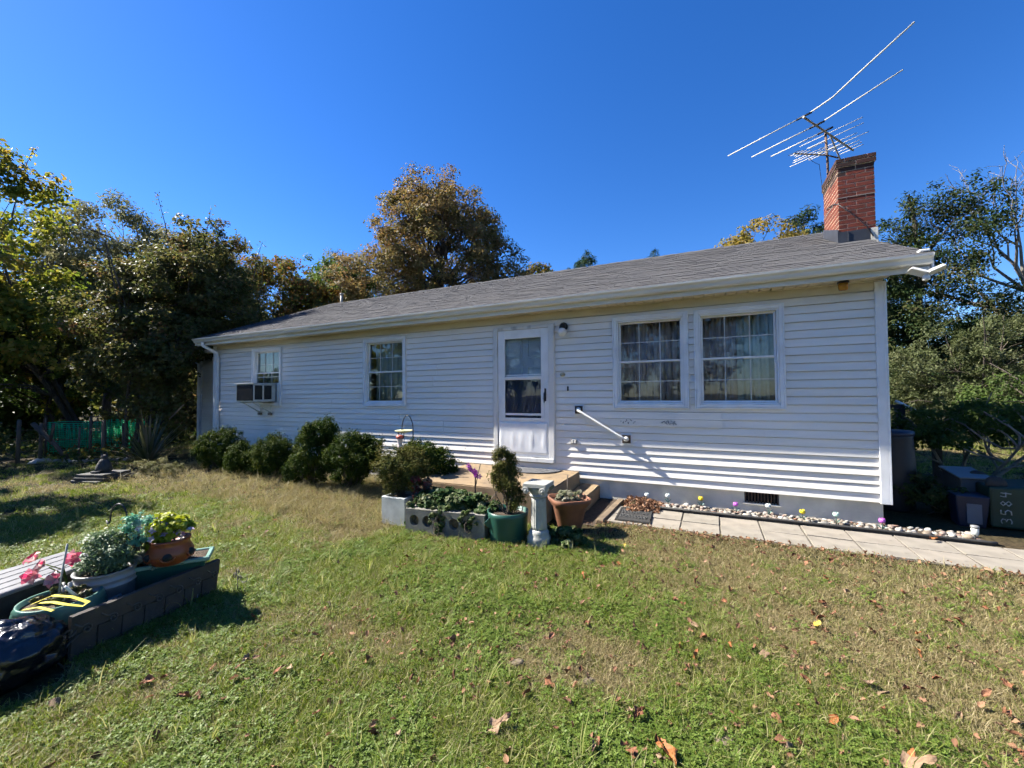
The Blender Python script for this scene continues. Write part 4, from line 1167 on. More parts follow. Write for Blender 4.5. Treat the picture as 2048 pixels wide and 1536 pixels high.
# local x runs along the panel towards the camera, local y towards the viewer's left side
q = MB(); q.box(-0.44, 0.44, -0.008, 0.012, 0.0, 0.275, M=Matrix.Rotation(-0.10, 4, 'X')); q.build('board', m_wooddk, lb_)
q = MB(); q.box(-0.44, 0.44, 0.0125, 0.024, 0.165, 0.275, M=Matrix.Rotation(-0.10, 4, 'X')); q.build('top_rail', m_wooddk, lb_)
for i in range(7):
    q = MB(); x = -0.435 + i * 0.125; q.box(x, x + 0.119, 0.0125, 0.022, 0.004, 0.158, M=Matrix.Rotation(-0.10, 4, 'X')); q.build('panel_segment', m_wooddk, lb_, bevel=0.003)
def scroll_pts(cx, cz, r0, turns, start, d=1):
    return [(cx + r0 * (1 - 0.8 * i / 20) * math.cos(start + d * turns * 6.283 * i / 20), 0.046, cz + r0 * (1 - 0.8 * i / 20) * math.sin(start + d * turns * 6.283 * i / 20)) for i in range(21)]
for i in range(7):
    q = MB(); x = -0.40 + i * 0.128
    q.tube([(x + 0.06, 0.046, 0.225), (x + 0.03, 0.046, 0.195)] + scroll_pts(x, 0.170, 0.028, 1.4, 0.9), 0.005, 5); q.build('wire_scroll', m_wire, lb_)
q = MB(); q.tube([(0.40, 0.035, 0.15), (0.46, 0.05, 0.12), (0.50, 0.055, 0.05), (0.47, 0.05, 0.0)], 0.005, 6); q.tube([(0.42, 0.04, 0.15)] + scroll_pts(0.45, 0.185, 0.03, 1.3, 3.0), 0.005, 5); q.build('wire_scroll', m_wire, lb_)

sc_ = empty('scroll_stake', (-3.42, -4.06, GZ), 'small black wire scroll stake stuck in the grass beyond the dark panel', 'garden stake')
q = MB(); q.tube([(0, 0, -0.02), (0.0, 0, 0.13)], 0.004, 5)
for a_, b__ in ((0.03, 0.11), (-0.035, 0.12), (0.0, 0.155)):
    q.tube([(a_ + 0.025 * (1 - 0.75 * i / 18) * math.cos(i * 0.5), 0.0, b__ + 0.025 * (1 - 0.75 * i / 18) * math.sin(i * 0.5)) for i in range(19)], 0.0035, 5)
q.tube([(0.02, 0, 0.10), (0.07, 0, 0.085), (0.11, 0, 0.10), (0.13, 0, 0.13)], 0.0035, 5)
q.build('wire', m_wire, sc_)

tl = empty('flower_pot', (-3.70, -4.97, GZ), 'ribbed round teal pot with succulents behind the dark panel', 'pot')
q = MB()
prof = [(0.13, 0.0), (0.17, 0.03), (0.195, 0.09), (0.205, 0.15), (0.205, 0.21)]
for i in range(6): prof += [(0.208, 0.215 + i * 0.016), (0.199, 0.224 + i * 0.016)]
prof = [(0.13, 0.0), (0.165, 0.02)]
for i in range(13):
    z_ = 0.03 + i * 0.021; r_ = 0.17 + 0.045 * math.sin(min(1.0, i / 9) * 1.57) - (0.02 * max(0, i - 9) / 4)
    prof += [(r_, z_), (r_ - 0.012, z_ + 0.013)]
prof += [(0.19, 0.305), (0.178, 0.305), (0.175, 0.26), (0.0, 0.265)]
q.lathe(prof, n=40, close=False); q.build('pot_body', m_teal, tl)
q = MB(); q.lathe([(0.176, 0.275), (0.08, 0.29), (0.0, 0.285)], n=20, close=False); q.build('soil', m_soil, tl)
q = MB(); q.tube([(-0.03, 0.0, 0.28), (-0.01, 0.0, 0.40), (0.02, 0.02, 0.63)], 0.0055, 5); q.tube([(-0.05, 0.03, 0.28), (-0.09, 0.04, 0.36)], 0.01, 6); q.tube([(-0.02, 0.05, 0.28), (-0.025, 0.05, 0.37)], 0.012, 6); q.build('plant_stake', M('grey_stake', (0.35, 0.35, 0.33), rough=0.5), tl)
q = MB(); q.tube([(0.06, 0.06, 0.29), (0.10, 0.02, 0.34), (0.13, -0.02, 0.40)], 0.008, 6); q.build('plant_label', m_white, tl)

bk = empty('bucket', (-3.80, -4.72, GZ), 'dirty white plastic bucket of grey-green foliage behind the teal pot', 'bucket')
q = MB(); q.lathe([(0.14, 0.0), (0.145, 0.01), (0.155, 0.27), (0.163, 0.272), (0.163, 0.285), (0.157, 0.287), (0.158, 0.31), (0.166, 0.312), (0.166, 0.325), (0.159, 0.327), (0.16, 0.36), (0.168, 0.362), (0.168, 0.372), (0.15, 0.372), (0.145, 0.33), (0.0, 0.33)], n=36, close=False); q.build('pail_body', m_pail, bk)
q = MB(); q.lathe([(0.146, 0.335), (0.07, 0.35), (0.0, 0.345)], n=20, close=False); q.build('soil', m_soil, bk)
hk2 = empty('shepherd_hook', (-3.74, -4.63, GZ), "short black shepherd's hook rising from the bucket of grey-green foliage", 'hook')
q = MB(); q.tube([(0.0, 0, 0.34), (-0.01, 0, 0.68)] + [(-0.075 + 0.065 * math.cos(a_), -0.04 * (1 - math.cos(a_)) / 2, 0.70 + 0.095 * math.sin(a_)) for a_ in [math.pi * i / 10 for i in range(0, 11)]] + [(-0.145, -0.04, 0.675), (-0.155, -0.042, 0.655), (-0.175, -0.044, 0.65), (-0.19, -0.045, 0.67)], 0.0055, 6); q.build('hook_rod', m_black, hk2)

tub = MB(); tub.box(-0.12, 0.12, -0.01, 0.01, 0.0, 0.22)
tag(tub.build('storage_tray', m_greytub, loc=(-3.60, -4.80, GZ), rot=(0, 0.0, 2.0), bevel=0.02, seg=3), 'blue-grey plastic tray standing on edge between bucket and panel', 'tray')

wb = empty('planter_box', (-3.70, -4.40, GZ), 'long pale teal planter box under the terracotta pot', 'planter', rz=0.95)
q = MB()
def frustum(mb, lx, ly, lx2, ly2, z0_, z1_):
    mb.add([(-lx, -ly, z0_), (lx, -ly, z0_), (lx, ly, z0_), (-lx, ly, z0_), (-lx2, -ly2, z1_), (lx2, -ly2, z1_), (lx2, ly2, z1_), (-lx2, ly2, z1_)], BOXF)
frustum(q, 0.21, 0.075, 0.245, 0.105, 0.16, 0.325); q.build('trough', m_greenpot, wb, bevel=0.012, seg=2)  # teal box, but its shaded body is coloured dark; only the rim stays pale
q = MB()
for x0_, x1_, y0_, y1_ in ((-0.268, 0.268, -0.128, -0.100), (-0.268, 0.268, 0.100, 0.128), (-0.268, -0.240, -0.100, 0.100), (0.240, 0.268, -0.100, 0.100)): q.box(x0_, x1_, y0_, y1_, 0.315, 0.342)
q.build('rim', m_tealrim, wb, bevel=0.005)
q = MB(); q.box(-0.235, 0.235, -0.095, 0.095, 0.3252, 0.332); q.build('soil', m_soil, wb)
cr = MB(); cr.box(-0.2, 0.2, -0.11, 0.11, 0.0, 0.155)
tag(cr.build('upturned_crate', m_greytub, loc=(-3.70, -4.40, GZ), rot=(0, 0, 0.95), bevel=0.015, seg=2), 'dark grey crate under the teal planter box', 'crate')
sp_ = empty('flower_pot', (-3.61, -4.43, GZ + 0.334), 'squat terracotta strawberry pot with pocket holes on the teal planter box', 'pot')
q = MB(); q.lathe([(0.085, 0.0), (0.11, 0.015), (0.138, 0.06), (0.142, 0.09), (0.12, 0.13), (0.112, 0.15), (0.122, 0.165), (0.122, 0.18), (0.108, 0.18), (0.10, 0.15), (0.0, 0.15)], n=36, close=False); q.build('pot_body', m_terrared, sp_)
for a_ in (-1.55, -0.55, -2.6, 0.6):
    q = MB(); q.ball((0.128 * math.cos(a_), 0.128 * math.sin(a_), 0.078), 0.034, 12, 8, squash=(0.9, 0.9, 0.8)); q.build('pocket_hole', m_dark, sp_)
    q = MB(); q.tube([(0.140 * math.cos(a_) - math.sin(a_) * 0.04 * math.cos(t_), 0.140 * math.sin(a_) + math.cos(a_) * 0.04 * math.cos(t_), 0.078 + 0.032 * math.sin(t_)) for t_ in [math.pi + math.pi * i / 8 for i in range(9)]], 0.008, 6); q.build('pocket_lip', m_terrared, sp_)

to = empty('storage_tote', (-4.20, -5.02, GZ), 'black storage tote with a grey ribbed lid at the left edge', 'storage box', rz=math.atan2(-0.6, 0.17))
q = MB(); frustum(q, 0.34, 0.19, 0.37, 0.215, 0.0, 0.335); q.build('tub', m_rubber, to, bevel=0.02, seg=2)
q = MB(); q.box(-0.40, 0.40, -0.24, 0.24, 0.336, 0.366); q.build('lid', m_totelid, to, bevel=0.012, seg=2)
for yy in (-0.15, -0.05, 0.05, 0.15):
    q = MB(); q.box(-0.36, 0.36, yy - 0.012, yy + 0.012, 0.3665, 0.3695); q.build('lid_rib', m_totelid, to)

bm_ = bmesh.new(); bmesh.ops.create_icosphere(bm_, subdivisions=5, radius=1.0)
for v_ in bm_.verts:
    n_ = v_.co.copy()
    fold = 0.16 * mnoise.noise(n_ * 2.2) - 0.16 * abs(mnoise.noise(n_ * 4.5 + Vector((4, 0, 0)))) - 0.07 * abs(mnoise.noise(n_ * 11))
    k_ = 1 + fold
    z_ = n_.z * 0.19
    v_.co = Vector((n_.x * 0.21 * k_, n_.y * 0.25 * k_, max(-0.165, z_ * k_ * (1.0 if n_.z < 0 else 0.95))))
me = bpy.data.meshes.new('bag_body'); bm_.to_mesh(me); bm_.free(); me.polygons.foreach_set('use_smooth', [True] * len(me.polygons)); me.materials.append(m_bag)
tb = empty('trash_bag', (-3.46, -5.25, GZ), 'glossy black trash bag with a yellow drawstring in the lower left corner', 'trash bag')
inst('bag_body', me, tb, (0, 0, 0.165))
q = MB()
def ribbon(mb, pts, w_=0.02):
    pts = [Vector(p_) for p_ in pts]; vs_ = []; fs_ = []
    for i, p_ in enumerate(pts):
        d_ = (pts[min(i + 1, len(pts) - 1)] - pts[max(i - 1, 0)]).normalized(); s_ = d_.cross(Vector((0, 0, 1))).normalized() * w_ / 2
        vs_ += [p_ - s_, p_ + s_, p_ + s_ + Vector((0, 0, 0.002)), p_ - s_ + Vector((0, 0, 0.002))]
    for i in range(len(pts) - 1):
        a = i * 4
        for j in range(4): fs_.append((a + j, a + (j + 1) % 4, a + 4 + (j + 1) % 4, a + 4 + j))
    mb.add(vs_, fs_)
ribbon(q, [(-0.12, 0.10, 0.335), (-0.05, 0.14, 0.37), (0.05, 0.16, 0.385), (0.13, 0.19, 0.375), (0.19, 0.24, 0.355), (0.17, 0.27, 0.36), (0.08, 0.23, 0.39), (-0.02, 0.18, 0.40), (-0.10, 0.12, 0.36)], 0.022)
ribbon(q, [(-0.08, 0.08, 0.35), (0.03, 0.11, 0.375), (0.12, 0.14, 0.36)], 0.018)
q.build('drawstring', m_yellow, tb)

# ================================================================== FAR LEFT GARDEN
fn = empty('garden_fence', (-14.2, -1.4, GZ), 'rough wooden garden fence posts strung with wire under the dark trees', 'fence')
def fp(mb, name, mat):
    o = mb.build(name, mat, fn); o.matrix_parent_inverse = Matrix.Translation((14.2, 1.4, -GZ)); return o
posts = [(-14.58, -2.43, 1.05, 0.05), (-14.61, -2.06, 0.95, 0.05), (-13.75, -1.67, 0.85, 0.03), (-13.98, -1.39, 1.1, 0.04), (-13.48, -1.32, 1.0, 0.06), (-13.35, -1.0, 0.9, 0.03)]
for x, y, h_, r_ in posts:
    q = MB(); q.tube([(x, y, GZ - 0.1), (x + 0.02, y, GZ + h_ * 0.5), (x - 0.02, y + 0.02, GZ + h_)], r_ * 0.75, 7); fp(q, 'post', m_fence)
q = MB(); q.tube([(-14.6, -2.2, GZ + 0.95), (-14.2, -1.95, GZ + 0.45), (-13.95, -1.8, GZ + 0.1)], 0.05, 6); q.tube([(-14.25, -2.0, GZ + 0.5), (-14.05, -2.0, GZ + 0.95)], 0.03, 6); fp(q, 'forked_branch', m_fence)
for hh in (0.3, 0.55, 0.8):
    q = MB(); q.tube([(p_[0], p_[1], GZ + hh) for p_ in posts], 0.006, 4); fp(q, 'wire', m_rust)
nt = empty('garden_netting', (-14.75, -1.0, GZ), 'bright green plastic garden netting strung between stakes', 'netting', rz=1.0)
q = MB()
rr = random.Random(3)
for i in range(42):
    x = -0.95 + i * 0.046; q.tube([(x, 0.05 * math.sin(x * 5), 0.12), (x + rr.uniform(-.02, .02), 0.05 * math.sin(x * 5) + 0.02, 0.5), (x + rr.uniform(-.03, .03), 0.05 * math.sin(x * 5), 0.92 + 0.05 * math.sin(x * 4))], 0.012, 3)
for j in range(17):
    z_ = 0.13 + j * 0.049; q.tube([(-0.95 + i * 0.19, 0.05 * math.sin((-0.95 + i * 0.19) * 5), z_ + 0.03 * math.sin(i * 0.8) * z_) for i in range(11)], 0.012, 3)
q.build('net', LEAF('green_netting_film', [(0.02, 0.42, 0.24), (0.03, 0.52, 0.30)], 0.45, rough=0.4), nt, attr=True)
for x in (-0.95, 0.0, 0.95):
    q = MB(); q.tube([(x, 0.02, -0.1), (x, 0.02, 1.05)], 0.018, 6); q.build('stake', m_rust, nt)
bn = empty('compost_bin', (-14.45, -3.2, GZ), 'dark green plastic bin standing at the far left edge', 'bin', rz=0.35)
q = MB(); frustum(q, 0.27, 0.27, 0.33, 0.33, 0.0, 0.98); q.build('bin_body', m_binx, bn, bevel=0.03, seg=2)
q = MB(); q.box(-0.36, 0.36, -0.36, 0.36, 0.981, 1.03); q.build('lid', m_binx, bn, bevel=0.02, seg=2)
q = MB(); q.tube([(0.30, -0.2, 1.0), (0.42, -0.15, 1.22)], 0.018, 6); q.build('handle', m_white, bn)
rr = random.Random(12)
for i in range(14):
    x_ = -14.6 + i * 0.13 + rr.uniform(-.05, .05); y_ = -2.15 + i * 0.085 + rr.uniform(-.06, .06); s_ = rr.uniform(0.06, 0.14)
    o = inst('edging_stone', stm[i % 9], None, (x_, y_, GZ + s_ * 0.3), (rr.uniform(-.3, .3), rr.uniform(-.3, .3), rr.uniform(0, 6)), (s_ * 1.4, s_, s_)); tag(o, 'rough stone lying along the foot of the wooden garden fence', 'stone', 'stones along the garden fence')
# stacked slabs with a cat statue
pl_ = empty('slab_stack', (-10.25, -2.45, GZ), 'low stack of dark paving slabs carrying the cat statue', 'slab stack', rz=0.3)
for i, (w_, d_) in enumerate(((0.34, 0.30), (0.31, 0.27), (0.28, 0.25))):
    q = MB(); q.box(-w_, w_, -d_, d_, 0.0, 0.052); q.build('slab', m_statue, pl_, (RND.uniform(-.03, .03), 0, i * 0.054), (0, 0, RND.uniform(-.1, .1)), bevel=0.008)
mb_sk = bpy.data.meshes.new('cat_body')
ct = empty('cat_statue', (-10.25, -2.45, GZ + 0.160), 'dark seated cat statue on stacked slabs by the yucca', 'statue', rz=2.6)
q = MB(); q.lathe([(0.10, 0.0), (0.145, 0.03), (0.15, 0.10), (0.12, 0.19), (0.085, 0.26), (0.06, 0.30), (0.02, 0.31)], n=20, wob=lambda t_, i: 1 + 0.12 * math.cos(t_))
q.ball((0.05, 0, 0.345), 0.068, 14, 10, squash=(1.1, 0.95, 0.9)); q.ball((0.11, 0, 0.33), 0.03, 10, 6)
for sg in (-1, 1):
    q.add([(0.03, sg * 0.015, 0.39), (0.07, sg * 0.055, 0.375), (0.02, sg * 0.06, 0.37), (0.04, sg * 0.048, 0.455)], [(0, 1, 3), (1, 2, 3), (2, 0, 3), (0, 2, 1)])
    q.tube([(0.10, sg * 0.045, 0.20), (0.13, sg * 0.045, 0.08), (0.15, sg * 0.045, 0.02)], [0.03, 0.024, 0.028], 8)
q.tube([(-0.13, 0.0, 0.03), (-0.2, 0.08, 0.03), (-0.12, 0.18, 0.03), (0.02, 0.17, 0.03)], [0.03, 0.027, 0.024, 0.016], 8)
q.build('body', m_statue, ct).scale = (0.8, 0.8, 0.8)

# ================================================================== RIGHT SIDE OF THE HOUSE
bg_ = empty('trash_bin', (3.10, 0.42, GZ), 'dark green wheeled bin lying on its side, white 3584 painted on it', 'bin', rz=-0.05)
q = MB()
q.add([(-0.30, -0.02, 0.02), (0.75, 0.0, 0.0), (0.75, 0.55, 0.0), (-0.30, 0.5, 0.02), (-0.30, -0.02, 0.47), (0.75, 0.0, 0.54), (0.75, 0.55, 0.54), (-0.30, 0.5, 0.47)], BOXF); q.build('bin_body', m_binx, bg_, bevel=0.025, seg=2)
q = MB(); q.box(0.752, 0.80, -0.03, 0.58, -0.0, 0.57); q.build('lid', m_binx, bg_, bevel=0.015)
for yy in (0.05, 0.45):
    q = MB(); q.tube([(-0.22, yy - 0.03, 0.50), (-0.22, yy + 0.03, 0.50)], 0.08, 18); q.build('wheel', m_rubber, bg_)
m_digit = M('white_paint_stroke', (0.40, 0.41, 0.40), (0.28, 0.29, 0.28), rough=0.7, scale=20)
DIG = {'3': [[(0, .9), (.3, 1), (.6, .85), (.55, .62), (.25, .52), (.6, .4), (.62, .15), (.3, 0), (0, .08)]],
       '5': [[(.6, 1), (.1, 1), (.05, .58)], [(.05, .58), (.4, .6), (.62, .35), (.45, .05), (0, .02)]],
       '8': [[(.3, .52), (.05, .75), (.3, 1), (.55, .78), (.3, .52), (0, .25), (.3, 0), (.62, .25), (.3, .52)]],
       '4': [[(.1, 1), (.0, .5), (.6, .5)], [(.5, .95), (.45, 0)]]}
for n_, ch in enumerate('3584'):
    q = MB()
    for st_ in DIG[ch]:
        # turned a quarter left: reading runs upwards
        q.tube([(-0.175 - (b_ - 0.5) * 0.085, -0.024 + 0.0193 * ((-0.175 - (b_ - 0.5) * 0.085 + 0.3) / 1.05), 0.075 + n_ * 0.098 + a_ * 0.085) for a_, b_ in st_], 0.0055, 5, flat=1.0)
    q.build('digit', m_digit, bg_)
gb_ = empty('grey_box', (2.80, 0.92, GZ), 'grey box with a sloping pale lid behind the green bin', 'box', rz=0.05)
q = MB(); q.prism([(-0.2, 0.0), (0.2, 0.0), (0.2, 0.56), (-0.2, 0.50)], 'x', -0.12, 0.14); q.build('box_body', M('dark_grey_box', (0.08, 0.085, 0.09), rough=0.6), gb_, bevel=0.01)
q = MB(); q.prism([(-0.23, 0.501), (0.22, 0.566), (0.22, 0.585), (-0.23, 0.52)], 'x', -0.15, 0.17); q.build('lid', M('pale_grey_lid', (0.2, 0.21, 0.21), rough=0.5), gb_, bevel=0.006)
rb_ = empty('recycling_bin', (2.66, 0.52, GZ), 'small blue recycling bin with a pale panel left of the green bin', 'bin', rz=-0.1)
q = MB(); frustum(q, 0.11, 0.12, 0.14, 0.15, 0.0, 0.36); q.build('bin_body', m_bluebin, rb_, bevel=0.015, seg=2)
q = MB(); q.box(-0.05, 0.07, -0.150, -0.143, 0.05, 0.27); q.build('panel', M('pale_panel', (0.12, 0.13, 0.16), rough=0.6), rb_)
br = empty('rain_barrel', (2.16, 1.05, GZ), 'dark blue barrel against the house side wall', 'barrel')
q = MB(); q.lathe([(0.20, 0.0), (0.215, 0.03), (0.225, 0.3), (0.235, 0.5), (0.225, 0.7), (0.21, 0.93), (0.215, 0.97), (0.19, 1.0)], n=28); q.build('barrel_body', M('black_barrel', (0.012, 0.013, 0.02), rough=0.5), br)
q = MB(); q.lathe([(0.222, 0.97), (0.228, 0.985), (0.228, 1.02), (0.2, 1.035), (0.05, 1.04)], n=28); q.build('lid', m_bluebin, br)
dk = empty('side_steps', (2.75, 2.7, GZ), 'dark wooden side steps with post and white pipe handrail behind the house corner', 'steps')
def dp(mb, name, mat, **k_):
    o = mb.build(name, mat, dk, **k_); return o
for i in range(4):
    q = MB(); q.box(-0.9 + i * 0.28, -0.62 + i * 0.28, 0.0, 1.0, 0.56 - i * 0.17, 0.60 - i * 0.17); dp(q, 'tread', m_wood)
q = MB(); q.prism([(-0.9, 0.55), (-0.9, 0.3), (-0.2, 0.0), (0.3, 0.0)], 'y', -0.05, -0.005); dp(q, 'stringer', m_wooddk)
for x, h_ in ((0.0, 1.28), (0.42, 0.95)):
    q = MB(); q.box(x - 0.045, x + 0.045, -0.15, -0.06, -0.0, h_); dp(q, 'post', m_wooddk)
q = MB(); q.tube([(-0.06, -0.105, 1.385), (-0.02, -0.105, 1.37), (0.5, -0.105, 1.02)], 0.024, 8); dp(q, 'handrail', m_white)
q = MB(); q.box(-0.85, 0.04, -0.15, -0.06, 1.282, 1.34); dp(q, 'top_rail', m_wooddk)

# ================================================================== VEGETATION
P_olive = [(0.030, 0.045, 0.012), (0.055, 0.075, 0.018), (0.075, 0.09, 0.025), (0.10, 0.105, 0.03), (0.13, 0.10, 0.03)]
P_maple = [(0.055, 0.08, 0.016), (0.10, 0.13, 0.024), (0.15, 0.165, 0.03), (0.21, 0.19, 0.04), (0.25, 0.17, 0.045)]
P_bronze = [(0.07, 0.07, 0.024), (0.12, 0.105, 0.036), (0.17, 0.135, 0.055), (0.20, 0.14, 0.06), (0.16, 0.092, 0.044), (0.10, 0.098, 0.034)]
P_myrtle = [(0.045, 0.058, 0.017), (0.07, 0.082, 0.025), (0.095, 0.08, 0.034), (0.10, 0.11, 0.032), (0.13, 0.075, 0.038)]
P_myrtle_tip = [(0.10, 0.045, 0.03), (0.15, 0.06, 0.035), (0.08, 0.06, 0.025)]
P_grey = [(0.10, 0.105, 0.05), (0.145, 0.15, 0.07), (0.18, 0.165, 0.085), (0.13, 0.12, 0.06)]
P_orange = [(0.15, 0.085, 0.025), (0.19, 0.10, 0.03), (0.10, 0.10, 0.028), (0.07, 0.085, 0.022), (0.16, 0.062, 0.025)]
P_green = [(0.03, 0.06, 0.015), (0.05, 0.085, 0.02), (0.07, 0.105, 0.025), (0.09, 0.12, 0.03)]
P_cedar = [(0.016, 0.032, 0.012), (0.026, 0.046, 0.016), (0.04, 0.06, 0.02), (0.055, 0.066, 0.022), (0.08, 0.07, 0.03)]
P_gold = [(0.12, 0.12, 0.03), (0.20, 0.16, 0.04), (0.26, 0.18, 0.05), (0.16, 0.14, 0.035)]
P_pine = [(0.03, 0.06, 0.025), (0.05, 0.085, 0.035), (0.07, 0.11, 0.045)]
P_box = [(0.014, 0.028, 0.006), (0.024, 0.042, 0.008), (0.042, 0.062, 0.011), (0.08, 0.092, 0.018)]
P_conif = [(0.045, 0.06, 0.016), (0.075, 0.085, 0.022), (0.11, 0.105, 0.03), (0.13, 0.10, 0.035)]
P_ivy = [(0.02, 0.05, 0.015), (0.035, 0.07, 0.02), (0.055, 0.09, 0.028), (0.12, 0.14, 0.06), (0.22, 0.23, 0.13)]
L = {}
for nm, pl_, tr_ in (('olive', P_olive, .3), ('maple', P_maple, .5), ('bronze', P_bronze, .35), ('myrtle', P_myrtle, .4), ('myrtle_tip', P_myrtle_tip, .3), ('grey', P_grey, .3), ('orange', P_orange, .4), ('green', P_green, .35), ('cedar', P_cedar, .12), ('gold', P_gold, .4), ('pine', P_pine, .15), ('boxwood', P_box, .2), ('conifer', P_conif, .15), ('ivy', P_ivy, .25), ('sage', [(0.045, 0.06, 0.02), (0.075, 0.09, 0.035), (0.11, 0.125, 0.055), (0.15, 0.155, 0.075)], .3)):
    L[nm] = LEAF('leaf_' + nm, pl_, tr_, rough=0.6 if nm in ('boxwood', 'cedar', 'conifer') else 0.55, spec=0.04 if nm in ('boxwood', 'cedar', 'conifer') else 0.13)


def clumps(g, blobs, n):
    """clump centres spread through ellipsoid blobs, more towards the skin"""
    w_ = np.array([b_[3] * b_[4] * b_[5] for b_ in blobs]) ** 0.8
    pick = g.choice(len(blobs), n, p=w_ / w_.sum())
    B = np.array(blobs)[pick]
    d_ = g.normal(size=(n, 3)); d_ /= np.linalg.norm(d_, axis=1, keepdims=True)
    r_ = 0.35 + 0.65 * g.random(n) ** 0.55
    return B[:, :3] + d_ * r_[:, None] * B[:, 3:6], d_


def crown_points(g, blobs, ncl, nleaf, cr, flat=0.75):
    C, D = clumps(g, blobs, ncl)
    rad = cr * g.uniform(0.55, 1.25, ncl)
    k_ = g.choice(ncl, nleaf, p=(rad ** 2) / (rad ** 2).sum())
    d_ = g.normal(size=(nleaf, 3)); d_ /= np.linalg.norm(d_, axis=1, keepdims=True)
    r_ = g.random(nleaf) ** 0.5
    P = C[k_] + d_ * (r_ * rad[k_])[:, None] * np.array([1, 1, flat])
    N = d_ * 0.6 + np.array([0, 0, 0.5]) + g.normal(size=(nleaf, 3)) * 0.55 + D[k_] * 0.3
    # colour: clump tone + leaf jitter
    tone = g.random(ncl)
    rn = np.clip(tone[k_] * 0.6 + g.random(nleaf) * 0.55 - 0.05, 0, 1)
    return P, N, rn, C


def limb(mb, a, b_, r0, r1, g, sag=0.12, n=5, sides=5):
    a = np.array(a, float); b_ = np.array(b_, float); L_ = np.linalg.norm(b_ - a)
    pts = []
    j1 = g.normal(size=3) * L_ * (0.07 if n < 8 else 0.035); j2 = g.normal(size=3) * L_ * (0.05 if n < 8 else 0.02)
    for i in range(n + 1):
        t_ = i / n
        p_ = a + (b_ - a) * t_ + j1 * math.sin(math.pi * t_) + j2 * math.sin(2 * math.pi * t_)
        p_[2] += sag * L_ * math.sin(math.pi * t_) * 0.6
        pts.append(tuple(p_))
    mb.tube(pts, [r0 + (r1 - r0) * i / n for i in range(n + 1)], sides, cap=False)
    return pts


def far_scale(k_, base, top, blobs, shoots=None):
    fx = lambda x, y, z: (CAM.x + (x - CAM.x) * k_, CAM.y + (y - CAM.y) * k_, CAM.z + (z - CAM.z) * k_)
    b_ = fx(*base)
    return (b_[0], b_[1], GZ), fx(0, 0, top)[2], [(*fx(*q[:3]), q[3] * k_, q[4] * k_, q[5] * k_) for q in blobs]


def tree(name, label, base, top, blobs, leafmat, ncl, nleaf, leaf, cr, seed, trunk_r=0.18, stems=1, limbs=22, twigs=60, bark=None, group=None, cat='tree', flat=0.75, aspect=0.6, shoots=None, far_k=1.0):
    g = np.random.default_rng(seed)
    if far_k != 1.0:
        base, top, blobs = far_scale(far_k, base, top, blobs); leaf *= far_k; cr *= far_k; trunk_r *= far_k
        if shoots: shoots = [(CAM.x + (q[0] - CAM.x) * far_k, CAM.y + (q[1] - CAM.y) * far_k, CAM.z + (q[2] - CAM.z) * far_k, CAM.z + (q[3] - CAM.z) * far_k, q[4] * far_k, q[5] * far_k) for q in shoots]
    root = empty(name, base, label, cat, group)
    bx, by, bz = base
    P, N, rn, C = crown_points(g, blobs, ncl, nleaf, cr, flat)
    mb = MB()
    axis_pts = []
    cx = np.average([b_[0] for b_ in blobs]); cy = np.average([b_[1] for b_ in blobs])
    for s_ in range(stems):
        a0 = (bx + g.normal() * 0.12 * (stems > 1), by + g.normal() * 0.12 * (stems > 1), bz - 0.1)
        sx, sy = (g.normal(size=2) * 0.9 if stems > 1 else (0, 0))
        tip = (cx + sx, cy + sy, top * 0.86 + g.normal() * 0.2)
        axis_pts += limb(mb, a0, tip, trunk_r * (0.65 if stems > 1 else 1), trunk_r * 0.16, g, sag=0.0, n=9, sides=8)
    A = np.array(axis_pts)
    order = g.permutation(len(C))[:limbs + twigs]
    for i, ci in enumerate(order):
        c_ = C[ci]
        lowish = A[(A[:, 2] < c_[2] - 0.15 * abs(c_[2] - bz)) & (A[:, 2] > bz + 0.12 * (top - bz))]
        if len(lowish) == 0: lowish = A[:3]
        a_ = lowish[np.argmin(np.linalg.norm(lowish - c_, axis=1) + g.random(len(lowish)) * 0.8)]
        if i < limbs: limb(mb, a_, c_, trunk_r * 0.28, 0.012, g, sides=5)
        else: limb(mb, a_, c_, trunk_r * 0.12, 0.006, g, n=4, sides=3)
    sz = leaf * g.uniform(0.65, 1.35, len(P))
    if shoots:
        for (sx_, sy_, sz0, sz1, dx_, dy_) in shoots:
            n_ = 46; t_ = g.random(n_) ** 0.8
            q = np.stack([sx_ + dx_ * t_, sy_ + dy_ * t_, sz0 + (sz1 - sz0) * t_], 1) + g.normal(size=(n_, 3)) * 0.06
            P = np.concatenate([P, q]); N = np.concatenate([N, g.normal(size=(n_, 3))]); rn = np.concatenate([rn, 0.6 + 0.4 * g.random(n_)]); sz = np.concatenate([sz, leaf * g.uniform(0.5, 0.9, n_)])
            mb.tube([(sx_, sy_, sz0 - 0.6), (sx_ + dx_ * 0.5, sy_ + dy_ * 0.5, (sz0 + sz1) / 2), (sx_ + dx_, sy_ + dy_, sz1)], [0.02, 0.012, 0.004], 4, cap=False)
    inv = Matrix.Translation((-bx, -by, -bz))
    o = mb.build('trunk', bark or m_bark, root); o.matrix_parent_inverse = inv
    me = leaf_mesh('crown', P, N, sz, rn, L[leafmat], aspect=aspect, seed=seed)
    o = inst('crown', me, root); o.matrix_parent_inverse = inv
    return root


